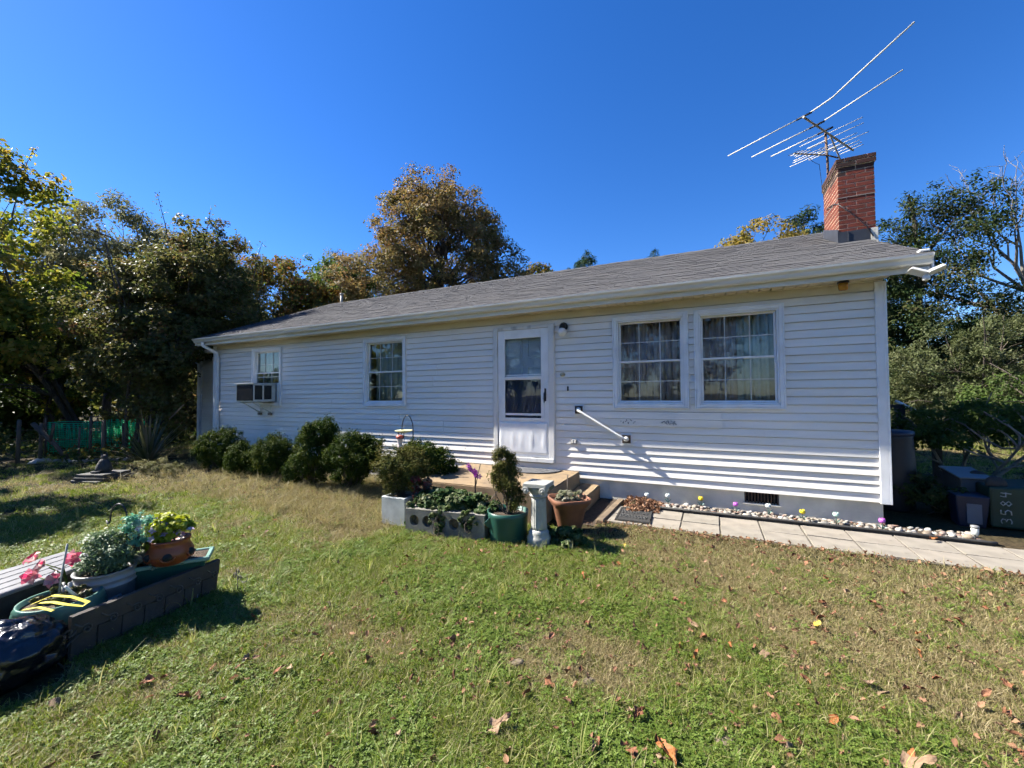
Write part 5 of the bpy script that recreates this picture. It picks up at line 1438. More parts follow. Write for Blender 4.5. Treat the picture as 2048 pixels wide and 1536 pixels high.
def shrub(name, label, cat, c, rad, leafmat, n, leaf, seed, group=None, lump=0.26, core=True, stem=True, shape=2.0, aspect=0.6, top_taper=0.0):
    """clipped shrub: leaves in an uneven shell over a twiggy core"""
    g = np.random.default_rng(seed)
    root = empty(name, (c[0], c[1], GZ), label, cat, group)
    inv = Matrix.Translation((-c[0], -c[1], -GZ))
    d_ = g.normal(size=(n, 3)); d_ /= np.linalg.norm(d_, axis=1, keepdims=True)
    # squarish ellipsoid
    sup = (np.abs(d_) ** shape).sum(1) ** (-1.0 / shape)
    lobes = g.normal(size=(26, 3)); lobes /= np.linalg.norm(lobes, axis=1, keepdims=True); amp = g.uniform(-1, 1, 26)
    bumpv = (np.exp((d_ @ lobes.T - 1) * 14) * amp).sum(1)
    r_ = sup * (1 + lump * bumpv) * (1 - 0.30 * g.random(n) ** 2.2) + np.where(g.random(n) < 0.05, g.random(n) * 0.09, 0)
    R = np.array(rad)
    P = np.array(c) + d_ * r_[:, None] * R * np.where(d_[:, 2:3] > 0, np.array([[1, 1, 1]]) * (1 - top_taper * d_[:, 2:3] * np.array([[1, 1, 0]])), 1)
    P[:, 2] = np.maximum(P[:, 2], GZ + 0.03)
    N = d_ + g.normal(size=(n, 3)) * 0.6 + np.array([0, 0, 0.35])
    rn = np.clip(0.5 * g.random(n) + 0.3 * g.random(n) + 0.3 * (bumpv > 0.25), 0, 1)
    me = leaf_mesh('foliage', P, N, leaf * g.uniform(0.7, 1.3, n), rn, L[leafmat], aspect=aspect, seed=seed)
    o = inst('foliage', me, root); o.matrix_parent_inverse = inv
    mb = MB()
    for i in range(34):
        e_ = g.normal(size=3); e_ /= np.linalg.norm(e_); e_[2] = abs(e_[2]) - 0.2
        limb(mb, (c[0] + g.normal() * 0.03, c[1] + g.normal() * 0.03, GZ - 0.03), np.array(c) + e_ * R * 0.85, 0.012, 0.003, g, n=4, sides=4)
    o = mb.build('stems', m_bark, root); o.matrix_parent_inverse = inv
    return root


def bushy(name, label, cat, base, blobs, leafmat, ncl, n, leaf, cr, seed, aspect=0.3, nst=30):
    g = np.random.default_rng(seed)
    root = empty(name, base, label, cat)
    inv = Matrix.Translation((-base[0], -base[1], -base[2]))
    P, N, rn, C = crown_points(g, blobs, ncl, n, cr, 1.0)
    P[:, 2] = np.maximum(P[:, 2], base[2] + 0.02)
    sh = g.random(n) < 0.03; P[sh] += (P[sh] - np.array(blobs[0][:3])) * g.uniform(0.05, 0.16, (sh.sum(), 1))
    o = inst('foliage', leaf_mesh('foliage', P, N, leaf * g.uniform(.6, 1.4, n), rn, L[leafmat], aspect=aspect, seed=seed), root); o.matrix_parent_inverse = inv
    mb = MB()
    for c_ in C[:nst]: limb(mb, (base[0] + g.normal() * 0.015, base[1] + g.normal() * 0.015, base[2] - 0.02), c_, 0.007, 0.002, g, n=4, sides=4)
    o = mb.build('stems', m_bark, root); o.matrix_parent_inverse = inv
    return root


# --- boxwoods along the wall
BG = 'boxwoods along the front wall'
def boxwood(label, c, rad, seed, n=15000, extra=()):
    n = int(n * 1.5)
    bl = [(c[0], c[1], c[2], rad[0] * 0.86, rad[1] * 0.86, rad[2] * 0.86)] + list(extra)
    o = bushy('boxwood', label, 'shrub', (c[0], c[1], GZ), bl, 'boxwood', 420, n, 0.030, 0.075, seed, aspect=0.6, nst=50)
    o['group'] = BG
    return o
boxwood('round dark boxwood in deep shade at the far left house corner', (-9.4, -0.85, 0.17), (0.62, 0.56, 0.52), 1)
boxwood('narrow olive boxwood second from the left, squeezed between two round ones', (-8.28, -1.12, 0.06), (0.33, 0.33, 0.38), 2, 9000)
boxwood('low broad boxwood below the wall between the two left windows', (-7.48, -1.0, 0.17), (0.49, 0.46, 0.46), 3, 14000, [(-7.85, -1.05, 0.02, 0.3, 0.3, 0.3)])
boxwood('tallest upright egg-shaped boxwood in the row along the wall', (-6.10, -1.22, 0.28), (0.48, 0.43, 0.56), 4, 18000, [(-6.0, -1.18, 0.64, 0.30, 0.28, 0.27), (-6.5, -1.25, -0.02, 0.22, 0.22, 0.26)])
boxwood('wide bristly boxwood below the window left of the door', (-5.26, -1.18, 0.26), (0.54, 0.48, 0.50), 5, 17000, [(-5.0, -1.15, 0.36, 0.32, 0.3, 0.28)])
boxwood('dark rounded boxwood against the stoop edge under the feeder', (-4.02, -0.92, 0.18), (0.62, 0.5, 0.46), 6, 16000)
bushy('conifer_shrub', 'yellow-green block-shaped conifer above the pale square planter', 'shrub', (-3.45, -2.08, 0.02), [(-3.62, -2.05, 0.42, 0.24, 0.22, 0.22), (-3.38, -2.02, 0.40, 0.24, 0.22, 0.22), (-3.52, -2.04, 0.22, 0.22, 0.18, 0.16)], 'conifer', 170, 15000, 0.032, 0.085, 7)
bushy('topiary_conifer', 'shaggy bronze-green conifer growing in the dark green pot', 'shrub', (-1.985, -2.10, -0.01), [(-2.02, -2.10, 0.56, 0.13, 0.12, 0.13), (-2.05, -2.10, 0.38, 0.14, 0.12, 0.14), (-1.93, -2.09, 0.34, 0.12, 0.11, 0.16), (-1.90, -2.08, 0.16, 0.11, 0.10, 0.12)], 'conifer', 120, 9000, 0.034, 0.06, 8, aspect=0.26)

# --- trees behind and beside the house
T = 'trees around the house'
tree('maple_tree', 'tall yellow-green maple filling the left edge of the picture', (-14.9, -1.3, GZ), 6.3, [(-15.2, -3.4, 3.5, 2.4, 1.9, 1.9), (-14.9, -1.9, 2.6, 2.0, 1.6, 1.9), (-15.0, -2.9, 5.8, 1.4, 1.3, 1.6), (-15.0, -4.3, 5.0, 1.6, 1.4, 2.0), (-15.6, -4.0, 1.7, 1.5, 1.3, 1.2)], 'maple', 330, 26000, 0.12, 0.34, 21, 0.09, stems=3, group=T, far_k=1.45,
     shoots=[(-14.6, -3.15, 6.3, 8.7, 0.2, 0.1), (-14.6, -2.6, 5.9, 7.3, 0.1, 0.3), (-15, -3.5, 6.3, 8.0, -0.2, 0.0)])
tree('crape_myrtle', 'dark bronze crape myrtle with upright twigs hiding the far house end', (-13.2, -0.9, GZ), 6.0, [(-13.6, 0.6, 4.3, 1.7, 1.6, 1.4), (-13.0, -0.3, 2.6, 1.4, 1.3, 1.6), (-14.3, -0.6, 3.4, 1.6, 1.3, 1.6), (-13.0, 1.2, 3.9, 1.3, 1.3, 1.4), (-12.5, -0.5, 1.3, 0.8, 0.7, 1.1), (-13.7, 0.9, 5.0, 1.3, 1.2, 1.0), (-13.5, 0.9, 5.7, 1.1, 1.0, 0.9), (-14.6, -0.4, 1.8, 1.2, 1.0, 1.2)], 'myrtle', 520, 52000, 0.10, 0.33, 22, 0.07, stems=6, limbs=30, twigs=90, group=T,
     shoots=[(-13.9, 0.3, 5.3, 7.2, -0.5, -0.2), (-13.6, 0.6, 5.4, 6.6, -0.2, 0), (-13.5, 0.8, 5.3, 6.9, 0.1, 0.2), (-13.3, 1.0, 5.2, 6.7, 0.0, 0.2), (-13.0, 1.3, 5.0, 6.3, 0.2, 0.1), (-12.6, 1.7, 4.9, 6.1, 0.1, 0.3), (-12.7, 2.0, 4.6, 5.7, 0.1, 0.2), (-14.3, -0.2, 5.0, 6.3, -0.4, -0.1)])
tree('understory_tree', 'small dark leafy tree left of the crape myrtle above the netting', (-16.6, -1.2, GZ), 4.2, [(-17.0, -1.6, 3.2, 2.2, 2.0, 1.5), (-16.4, -0.4, 2.5, 1.8, 1.6, 1.1), (-17.6, -3.0, 2.4, 1.8, 1.5, 1.3)], 'olive', 230, 18000, 0.12, 0.38, 23, 0.09, stems=3, group=T, far_k=1.35)
tree('thin_tree', 'thin grey-green tree of fine twigs behind the maple', (-27.5, 3.8, GZ), 11.0, [(-28, 3.4, 7.6, 2.6, 2.6, 4.2), (-27, 5.5, 6.8, 2.2, 2.2, 3.8), (-29, 2.0, 6.0, 2.4, 2.2, 3.6), (-26.5, 6.8, 7.2, 2.2, 2.2, 3.4)], 'grey', 340, 56000, 0.18, 0.7, 24, 0.2, limbs=30, twigs=110, group=T, aspect=0.4)
tree('thin_tree', 'pale thin tree rising between the maple and the crape myrtle', (-24.0, 5.5, GZ), 9.6, [(-24, 5.5, 6.4, 1.9, 1.9, 3.6), (-22.8, 6.6, 5.6, 1.7, 1.7, 3.2)], 'grey', 260, 42000, 0.17, 0.66, 25, 0.16, limbs=24, twigs=100, group=T, aspect=0.3)
tree('orange_maple', 'orange-tinged maple just right of the crape myrtle', (-19.5, 7.6, GZ), 8.4, [(-19.6, 7.6, 5.8, 2.2, 2.2, 2.9), (-18.6, 8.6, 5.0, 1.9, 1.9, 2.3)], 'orange', 240, 22000, 0.15, 0.5, 26, 0.16, group=T)
tree('green_tree', 'deep green tree between the orange maple and the big oak', (-19.6, 10.6, GZ), 9.0, [(-19.8, 10.4, 6.5, 2.3, 2.3, 3.0), (-19.0, 11.8, 5.8, 2.2, 2.2, 2.9)], 'green', 240, 22000, 0.15, 0.5, 27, 0.18, group=T)
tree('grey_willow', 'pale grey-green rounded tree touching the left flank of the big oak', (-22.5, 14.6, GZ), 11.0, [(-22.4, 14.6, 7.8, 2.9, 2.9, 3.5)], 'grey', 220, 20000, 0.17, 0.55, 28, 0.2, group=T, aspect=0.35)
tree('oak_tree', 'big bronze oak standing behind the roof', (-13.9, 13.2, GZ), 14.3, [(-13.9, 13.2, 9.6, 4.0, 3.6, 4.4), (-12.0, 14.4, 8.0, 2.9, 2.6, 3.4), (-16.4, 11.2, 7.0, 2.7, 2.5, 3.2), (-11.0, 15.4, 7.0, 2.2, 2.0, 2.6), (-15.2, 12.2, 10.4, 2.2, 2.0, 2.6), (-17.2, 10.4, 5.2, 2.2, 2.0, 2.2), (-12.7, 13.8, 11.4, 2.2, 2.0, 2.2), (-14.6, 12.8, 12.0, 2.0, 1.9, 1.9)], 'bronze', 700, 84000, 0.145, 0.60, 29, 0.26, limbs=50, twigs=120, group=T)
tree('red_sapling', 'small reddish treetop just right of the big oak above the ridge', (-10.6, 20.0, GZ), 10.0, [(-10.6, 20.0, 8.6, 1.5, 1.3, 1.5), (-11.6, 19.3, 8.0, 1.0, 1.0, 1.2)], 'orange', 70, 5000, 0.2, 0.45, 30, 0.14, group=T)
tree('golden_tree', 'golden-green treetop above the ridge left of the chimney', (2.0, 16.2, GZ), 9.7, [(2.2, 16.3, 7.6, 1.7, 1.6, 1.9), (1.0, 15.9, 6.8, 1.5, 1.4, 1.5)], 'gold', 170, 16000, 0.14, 0.5, 31, 0.18, group=T)
tree('cedar_tree', 'dark cedar with ragged crown right of the chimney', (5.4, 9.2, GZ), 7.6, [(4.3, 9.4, 4.7, 1.5, 1.4, 1.8), (5.9, 8.9, 5.6, 1.2, 1.1, 1.5), (5.4, 8.6, 3.2, 1.4, 1.2, 2.0), (3.9, 9.0, 3.0, 1.3, 1.2, 2.0), (4.6, 8.8, 1.9, 1.6, 1.2, 1.6), (6.3, 8.7, 2.5, 1.3, 1.1, 1.6)], 'cedar', 560, 76000, 0.085, 0.34, 32, 0.14, limbs=40, twigs=60, group=T, aspect=0.4, far_k=1.5)
tree('cedar_tree', 'slim dark cedar seen behind the chimney', (3.5, 12.2, GZ), 8.6, [(3.5, 12.2, 6.2, 1.0, 1.0, 2.2), (3.9, 12.6, 4.6, 1.3, 1.2, 2.4)], 'cedar', 170, 15000, 0.11, 0.32, 33, 0.12, group=T, aspect=0.4, far_k=1.4)
tree('cedar_tree', 'shadowed cedar behind the bare tree at the right edge', (8.4, 9.6, GZ), 5.0, [(7.6, 9.4, 2.4, 1.4, 1.3, 1.7), (9.0, 9.6, 2.2, 1.4, 1.3, 1.7)], 'cedar', 220, 24000, 0.095, 0.36, 34, 0.12, group=T, aspect=0.4, far_k=1.5)
for (x_, y_, tz, sd_, lb2) in ((-8.1, 22.8, 11.9, 35, 'blue-green pine top above the middle of the ridge'), (-3.7, 25.6, 12.0, 36, 'pine top above the ridge right of the door'), (-5.6, 25.2, 11.2, 37, 'smallest pine tip just showing over the ridge between two others')):
    bl = [(x_ + 0.25 * math.sin(k_ * 2.1), y_, tz - 0.5 - k_ * 0.62, 0.40 + 0.30 * k_, 0.40 + 0.30 * k_, 0.40) for k_ in range(8)]
    tree('pine_tree', lb2, (x_, y_, GZ), tz, bl, 'pine', 170, 14000, 0.26, 0.40, sd_, 0.16, group=T, aspect=0.10, limbs=30, twigs=30)

# bare tree at the right
g = np.random.default_rng(50)
BTX, BTY = 11.4, 17.2
bt = empty('bare_tree', (BTX, BTY, GZ), 'leafless grey tree with fine twigs at the right edge', 'tree', T)
mb = MB()
def grow(p_, d_, ln, r_, lv):
    q_ = p_ + d_ * ln
    mid = (p_ + q_) / 2 + g.normal(size=3) * ln * 0.06
    mb.tube([tuple(p_), tuple(mid), tuple(q_)], [r_, r_ * 0.85, r_ * 0.68], 5 if lv < 3 else 3, cap=False)
    if lv >= 6: return
    for k_ in range(2 if lv > 1 else 3):
        nd_ = d_ + g.normal(size=3) * (0.42 if lv else 0.34); nd_[2] = nd_[2] * 0.9 + 0.12; nd_ /= np.linalg.norm(nd_)
        grow(q_, nd_, ln * g.uniform(0.66, 0.86), r_ * 0.62, lv + 1)
grow(np.array((BTX, BTY, GZ - 0.1)), np.array((0.05, 0, 1.0)), 3.3, 0.16, 0)
o = mb.build('trunk', m_barkpale, bt); o.matrix_parent_inverse = Matrix.Translation((-BTX, -BTY, -GZ))

# big bushes at the right and the branching shrub by the bins
tree('olive_bush', 'large grey-green bush mass beyond the house corner', (4.9, 5.4, GZ), 2.9, [(4.3, 5.3, 1.55, 0.9, 0.9, 1.25), (5.3, 5.0, 1.75, 1.1, 0.9, 1.1), (6.3, 4.8, 1.8, 1.1, 0.9, 1.0), (3.6, 5.6, 1.1, 0.8, 0.8, 1.2), (5.0, 4.8, 0.9, 1.2, 0.8, 0.8)], 'sage', 560, 52000, 0.05, 0.16, 40, 0.04, far_k=1.55, stems=5, limbs=20, twigs=60, group='bushes right of the house', cat='bush', aspect=0.45)
tree('green_bush', 'bright green bush at the right edge behind the bins', (5.3, 3.6, GZ), 2.0, [(4.6, 3.9, 1.0, 0.7, 0.6, 0.55), (5.5, 3.6, 1.15, 0.8, 0.7, 0.65), (6.2, 3.4, 1.0, 0.8, 0.7, 0.7)], 'green', 230, 20000, 0.05, 0.18, 41, 0.04, far_k=1.5, stems=5, limbs=16, twigs=40, group='bushes right of the house', cat='bush', aspect=0.5)
tree('branching_shrub', 'open shrub with bent tan branches beside the house corner', (3.25, 2.3, GZ), 1.35, [(3.1, 2.3, 0.85, 0.55, 0.5, 0.28), (3.75, 2.1, 0.90, 0.6, 0.5, 0.25), (4.3, 2.1, 0.85, 0.5, 0.45, 0.22), (2.75, 2.2, 0.62, 0.35, 0.4, 0.25), (3.3, 1.9, 0.6, 0.6, 0.4, 0.22)], 'green', 170, 8500, 0.055, 0.13, 42, 0.045, stems=4, limbs=26, twigs=30, bark=m_barkpale, group='bushes right of the house', cat='shrub', aspect=0.5)
tree('low_shrub', 'low dark leafy shrub at the foot of the house corner', (2.45, 1.0, GZ), 0.5, [(2.35, 0.95, 0.02, 0.32, 0.35, 0.22), (2.65, 0.75, -0.06, 0.25, 0.25, 0.18)], 'cedar', 70, 3500, 0.05, 0.10, 43, 0.015, stems=4, limbs=12, twigs=12, group='bushes right of the house', cat='shrub', aspect=0.5)

for (x_, y_, r_, h_, sd_, mt_n, lb2) in ((-17.6, -4.4, 1.6, 2.2, 110, 'olive', 'dark rounded thicket behind the dark green bin'), (-18.2, -1.6, 1.5, 2.0, 111, 'green', 'green thicket behind the garden netting'), (-16.2, 1.4, 1.5, 2.4, 112, 'myrtle', 'dusky thicket behind the crape myrtle stems'), (-19.5, 3.6, 2.2, 3.6, 113, 'olive', 'tall leafy thicket between maple and crape myrtle'), (-15.0, 3.6, 1.6, 3.2, 114, 'green', 'leafy thicket beyond the far end of the house')):
    tree('thicket', lb2, (x_, y_, GZ), h_, [(x_, y_, h_ * 0.5, r_, r_, h_ * 0.5), (x_ + 0.6, y_ - 0.5, h_ * 0.3, r_ * 0.8, r_ * 0.8, h_ * 0.35)], mt_n, 150, 10000, 0.12, 0.34, sd_, 0.05, stems=5, limbs=16, twigs=30, group='thickets under the trees', cat='bush', far_k=1.45 if y_ < 0 else 1.1)

# hedgerow of far trees closing the view
rr = random.Random(77)
far = [(-36, -10), (-34, -5), (-35, 0), (-38, 5), (-33, 9), (-33, 14), (-29, 19), (-27, 24), (-20, 27)]
far_lb = ['far leafy tree at the left picture edge behind the compost bin', 'far leafy tree behind the forked fence branch', 'far leafy tree behind the green netting', 'far tree behind the thin grey-green tree', 'far tree behind the crape myrtle top', 'far tree between crape myrtle and orange maple', 'far tree behind the orange maple', 'far tree behind the deep green tree', 'far tree behind the pale grey-green tree']
for i, ((x_, y_), lb2) in enumerate(zip(far, far_lb)):
    h_ = rr.uniform(7, 8.5) if i < 4 else rr.uniform(7, 9)
    tree('far_tree', lb2, (x_, y_, GZ), h_, [(x_, y_, h_ * 0.55, 3.2, 3.2, h_ * 0.42), (x_ + rr.uniform(-2, 2), y_ + rr.uniform(-2, 2), h_ * 0.4, 2.8, 2.8, h_ * 0.33)], rr.choice(['olive', 'green', 'olive', 'bronze']), 170, 8000, 0.32, 0.8, 60 + i, 0.2, group='far trees behind the garden', limbs=14, twigs=20)
# trees across the yard, behind the viewer; they show in the window glass
for i, (x_, y_, h_, lb2) in enumerate(((-13, -22, 10, 'leafy tree across the yard, mirrored in the window left of the door'), (-2, -20, 9, 'leafy tree across the yard, mirrored in the storm door glass'), (9, -19, 10, 'leafy tree across the yard, mirrored in the windows right of the door'), (19, -13, 9, 'leafy tree across the yard beyond the walk'), (-22, -17, 8, 'leafy tree across the yard, mirrored in the leftmost window'))):
    tree('yard_tree', lb2, (x_, y_, GZ), h_, [(x_, y_, h_ * 0.55, 4.2, 3.4, h_ * 0.42), (x_ + 2, y_ - 1, h_ * 0.45, 3.2, 3, h_ * 0.35), (x_ - 2.4, y_ - 1, h_ * 0.4, 3.0, 3, h_ * 0.3)], ('olive', 'bronze', 'green', 'orange', 'maple')[i], 150, 4200, 0.36, 0.85, 80 + i, 0.2, group='trees across the yard', limbs=14, twigs=10)

tree('side_tree', 'thin tree just beyond the left picture edge, casting dappled shade on the lawn', (-14.8, -5.6, GZ), 6.6, [(-14.7, -5.2, 5.0, 1.9, 1.1, 1.5), (-12.9, -5.3, 4.2, 1.2, 0.9, 1.0)], 'maple', 75, 5200, 0.15, 0.36, 95, 0.10, limbs=24, twigs=30, group=T)

# distant wood closing the horizon
g = np.random.default_rng(92)
n_ = 26000
th_ = g.uniform(math.radians(30), math.radians(215), n_); rr_ = g.uniform(48, 60, n_)
top_ = 3.2 + 3.4 * VN(9)(th_ * 14, th_ * 3) 
P = np.stack([rr_ * np.cos(th_), rr_ * np.sin(th_), GZ + top_ * g.random(n_) ** 0.8], 1)
me = leaf_mesh('distant_woods', P, g.normal(size=P.shape) + [0, 0, 0.4], 0.9 * g.uniform(.6, 1.4, n_), g.random(n_), L['olive'], seed=6)
tag(inst('distant_woods', me), kind='stuff', label='low distant wood along the horizon')

# undergrowth under the trees
g = np.random.default_rng(91)
n_ = 16000
ux = g.uniform(-22, -12.2, n_); uy = g.uniform(-4.5, 6, n_)
vn = VN(4)
hgt = 0.25 + 0.9 * vn(ux, uy, 0.7) ** 2
keep = (ux + 0.9 * uy < -13.4) & ~((uy < -1.9) & (ux > -15.2)) & (vn(ux + 31, uy, 0.9) > 0.42)
P = np.stack([ux, uy, GZ + g.random(n_) ** 0.7 * hgt], 1)[keep]
me = leaf_mesh('undergrowth', P, g.normal(size=P.shape) + [0, 0, 0.5], 0.10 * g.uniform(.6, 1.4, len(P)), g.random(len(P)), L['olive'], seed=3)
tag(inst('undergrowth', me), kind='stuff', label='tangled low undergrowth beneath the trees at the left')

# yucca
yc = empty('yucca', (-11.75, -1.15, GZ), 'spiky yucca fountain in front of the crape myrtle', 'yucca')
q = MB(); rr = random.Random(4)
for i in range(95):
    a_ = rr.uniform(0, 6.283); el_ = rr.uniform(0.25, 1.45); ln = rr.uniform(0.85, 1.45); w_ = 0.022
    d1 = Vector((math.cos(a_) * math.cos(el_), math.sin(a_) * math.cos(el_), math.sin(el_))); s_ = Vector((-math.sin(a_), math.cos(a_), 0)) * w_
    b0_ = d1 * 0.06; m1 = d1 * ln * 0.55; t1 = d1 * ln + Vector((0, 0, -0.14 * ln * math.cos(el_)))
    q.add([b0_ - s_ * 0.7, b0_ + s_ * 0.7, m1 - s_, m1 + s_, t1], [(0, 1, 3, 2), (2, 3, 4)])
q.build('leaves', LEAF('leaf_yucca', [(0.06, 0.075, 0.03), (0.11, 0.11, 0.055), (0.19, 0.15, 0.10)], 0.2), yc, attr=True)

# plants in pots and beds -------------------------------------------------
def tuft(name, label, cat, c, rad, leafmat, n, leaf, seed, aspect=0.7, stems=True, group=None, up=0.4):
    g = np.random.default_rng(seed)
    root = empty(name, (c[0], c[1], c[2] - rad[2]), label, cat, group)
    inv = Matrix.Translation((-c[0], -c[1], -(c[2] - rad[2])))
    P, N, rn, C = crown_points(g, [(*c, *[r_ * 0.85 for r_ in rad])], max(6, n // 60), n, min(rad) * 0.4)
    o = inst('foliage', leaf_mesh('foliage', P, N + [0, 0, up], leaf * g.uniform(.7, 1.3, n), rn, L[leafmat] if isinstance(leafmat, str) else leafmat, aspect=aspect, seed=seed), root); o.matrix_parent_inverse = inv
    if stems:
        mb = MB()
        for c_ in C[:24]: limb(mb, (c[0] + g.normal() * 0.02, c[1] + g.normal() * 0.02, c[2] - rad[2] - 0.01), c_, 0.004, 0.002, g, n=3, sides=3)
        o = mb.build('stems', m_bark, root); o.matrix_parent_inverse = inv
    return root


L['artemisia'] = LEAF('leaf_artemisia', [(0.09, 0.15, 0.06), (0.14, 0.20, 0.10), (0.07, 0.12, 0.045), (0.21, 0.26, 0.16)], 0.25)
L['mint'] = LEAF('leaf_mintgreen', [(0.10, 0.30, 0.19), (0.16, 0.38, 0.26), (0.26, 0.46, 0.36)], 0.3)
L['lime'] = LEAF('leaf_lime', [(0.16, 0.22, 0.02), (0.30, 0.34, 0.03), (0.40, 0.42, 0.05), (0.22, 0.24, 0.04)], 0.4)
L['succulent'] = LEAF('leaf_succulent', [(0.10, 0.14, 0.03), (0.10, 0.05, 0.035), (0.18, 0.20, 0.05), (0.05, 0.03, 0.025)], 0.15)
L['paleherb'] = LEAF('leaf_pale_herb', [(0.14, 0.17, 0.08), (0.24, 0.25, 0.15), (0.36, 0.34, 0.26), (0.10, 0.12, 0.05)], 0.3)
tuft('ivy', 'variegated ivy spilling over the cored concrete block', 'ivy', (-2.76, -2.07, 0.03), (0.54, 0.27, 0.15), 'ivy', 9500, 0.05, 101, aspect=0.9)
tuft('ivy', 'pale variegated ivy between the cored block and the green pot', 'ivy', (-2.32, -2.06, 0.0), (0.19, 0.17, 0.17), 'ivy', 2400, 0.05, 102, aspect=0.9)
tuft('ivy', 'dark ivy patch on the ground between pedestal and terracotta pot', 'ivy', (-1.40, -2.0, -0.20), (0.30, 0.24, 0.11), 'ivy', 2600, 0.045, 103, aspect=0.9)
tuft('trailing_vine', 'pale trailing vine hanging down the front of the cored block', 'vine', (-3.12, -2.32, -0.10), (0.10, 0.06, 0.18), 'ivy', 800, 0.035, 104, aspect=0.9)
tuft('trailing_vine', 'longest ivy trail over the middle holes of the cored block', 'vine', (-2.72, -2.36, -0.08), (0.12, 0.06, 0.19), 'ivy', 900, 0.038, 114, aspect=0.9)
tuft('trailing_vine', 'short ivy trail at the right end of the cored block', 'vine', (-2.36, -2.31, -0.05), (0.14, 0.06, 0.14), 'ivy', 900, 0.038, 115, aspect=0.9)
tuft('red_leaf_plant', 'dark red and white leaved plant beside the block-shaped conifer', 'plant', (-3.16, -2.06, 0.17), (0.20, 0.16, 0.15), LEAF('leaf_redwhite', [(0.14, 0.02, 0.02), (0.05, 0.07, 0.03), (0.22, 0.03, 0.03), (0.06, 0.06, 0.03), (0.40, 0.38, 0.32)], 0.25), 900, 0.045, 105)
tuft('pot_plant', 'pale low herbs in the flared terracotta pot', 'plant', (-1.46, -1.60, 0.12), (0.20, 0.20, 0.06), 'paleherb', 2200, 0.034, 106)
tuft('artemisia', 'feathery grey-green plant in the dirty white bucket', 'plant', (-3.79, -4.71, 0.20), (0.20, 0.19, 0.16), 'artemisia', 5200, 0.024, 107, aspect=0.45)
tuft('mint_spray', 'blue-green feathery spray beside the short hook', 'plant', (-3.71, -4.58, 0.34), (0.095, 0.09, 0.15), 'mint', 1500, 0.022, 108, aspect=0.45)
tuft('lime_plant', 'lime-yellow trailing plant in the strawberry pot', 'plant', (-3.61, -4.44, 0.325), (0.19, 0.16, 0.095), 'lime', 2300, 0.036, 109, aspect=0.9)
tuft('tall_leaf_plant', 'tall loose yellow-green leaves between the bucket and the strawberry pot', 'plant', (-3.70, -4.50, 0.24), (0.06, 0.06, 0.17), 'lime', 130, 0.085, 116, aspect=0.22, up=-0.2)
tuft('box_plant', 'dusty brown-green plants at the front of the teal planter box', 'plant', (-3.70, -4.52, 0.11), (0.16, 0.12, 0.07), 'paleherb', 1300, 0.03, 110)
tuft('succulents', 'yellow-green and maroon succulents in the ribbed teal pot', 'plant', (-3.70, -4.97, 0.035), (0.165, 0.165, 0.045), 'succulent', 1800, 0.03, 111, aspect=0.6, stems=False)
tuft('weed_clump', 'dry grey weed clump in front of the dark corner boxwood', 'weeds', (-10.0, -1.7, -0.12), (0.75, 0.4, 0.2), 'grey', 2400, 0.06, 112, aspect=0.2)


def bloom(mb, c, r, n, tilt, g, cup=0.3):
    c = Vector(c); d_ = Vector(tilt).normalized(); a = d_.orthogonal().normalized(); b_ = d_.cross(a)
    for i in range(n):
        t_ = 2 * math.pi * i / n
        u_ = a * math.cos(t_) + b_ * math.sin(t_); w_ = a * -math.sin(t_) + b_ * math.cos(t_)
        mb.add([c, c + u_ * r * 0.6 + w_ * r * 0.33 + d_ * r * cup, c + u_ * r + d_ * r * cup * 0.7, c + u_ * r * 0.6 - w_ * r * 0.33 + d_ * r * cup], [(0, 1, 2, 3)])


rr = random.Random(8)
ly = empty('artificial_lily', (-3.80, -4.95, -0.05), 'bright pink and white artificial lilies leaning over the tote lid', 'flowers')
iv = Matrix.Translation((3.80, 4.95, 0.05))
m_pink = LEAF('petal_pink', [(0.52, 0.07, 0.13), (0.55, 0.14, 0.2), (0.5, 0.36, 0.33)], 0.4); m_whitep = LEAF('petal_white', [(0.5, 0.42, 0.36), (0.55, 0.5, 0.45)], 0.3)
stq = MB()
for c_ in ((-3.92, -5.02, 0.23), (-3.70, -4.90, 0.245), (-3.92, -5.03, 0.135), (-3.76, -4.97, 0.115), (-3.84, -5.0, 0.20)):
    tl_ = (rr.uniform(-.3, .9), rr.uniform(-.8, -.1), rr.uniform(.1, .6)); pk = MB(); wh = MB()
    bloom(pk, c_, 0.055, 6, tl_, rr, 0.75); bloom(wh, Vector(c_) + Vector(tl_).normalized() * 0.004, 0.036, 6, tl_, rr, 0.55)
    o = pk.build('blossom', m_pink, ly, attr=True); o.matrix_parent_inverse = iv
    o2 = wh.build('throat', m_whitep, o, attr=True)
    stq.tube([(-3.74, -4.90, -0.05), (-3.80, -4.93, c_[2] - 0.07), tuple(Vector(c_) - Vector(tl_).normalized() * 0.02)], 0.004, 4)
o = stq.build('stems', L['green'], ly, attr=True); o.matrix_parent_inverse = iv
pt = empty('petunias', (-3.61, -4.44, 0.23), 'mauve and white petunias in the strawberry pot', 'flowers')
iv = Matrix.Translation((3.61, 4.44, -0.23))
for i in range(22):
    a_ = rr.uniform(0, 6.28); r_ = rr.uniform(0.08, 0.17); c_ = (-3.61 + r_ * math.cos(a_), -4.44 + r_ * math.sin(a_), rr.uniform(0.24, 0.37)); pk = MB(); bloom(pk, c_, 0.027, 5, (rr.uniform(0, 1), rr.uniform(-1, 0), 0.6), rr, 0.15)
    m_mauve = bpy.data.materials.get('petal_mauve') or LEAF('petal_mauve', [(0.22, 0.13, 0.36), (0.5, 0.38, 0.5), (0.62, 0.55, 0.58), (0.3, 0.2, 0.4)], 0.3)
    o = pk.build('blossom', m_mauve, pt, attr=True); o.matrix_parent_inverse = iv
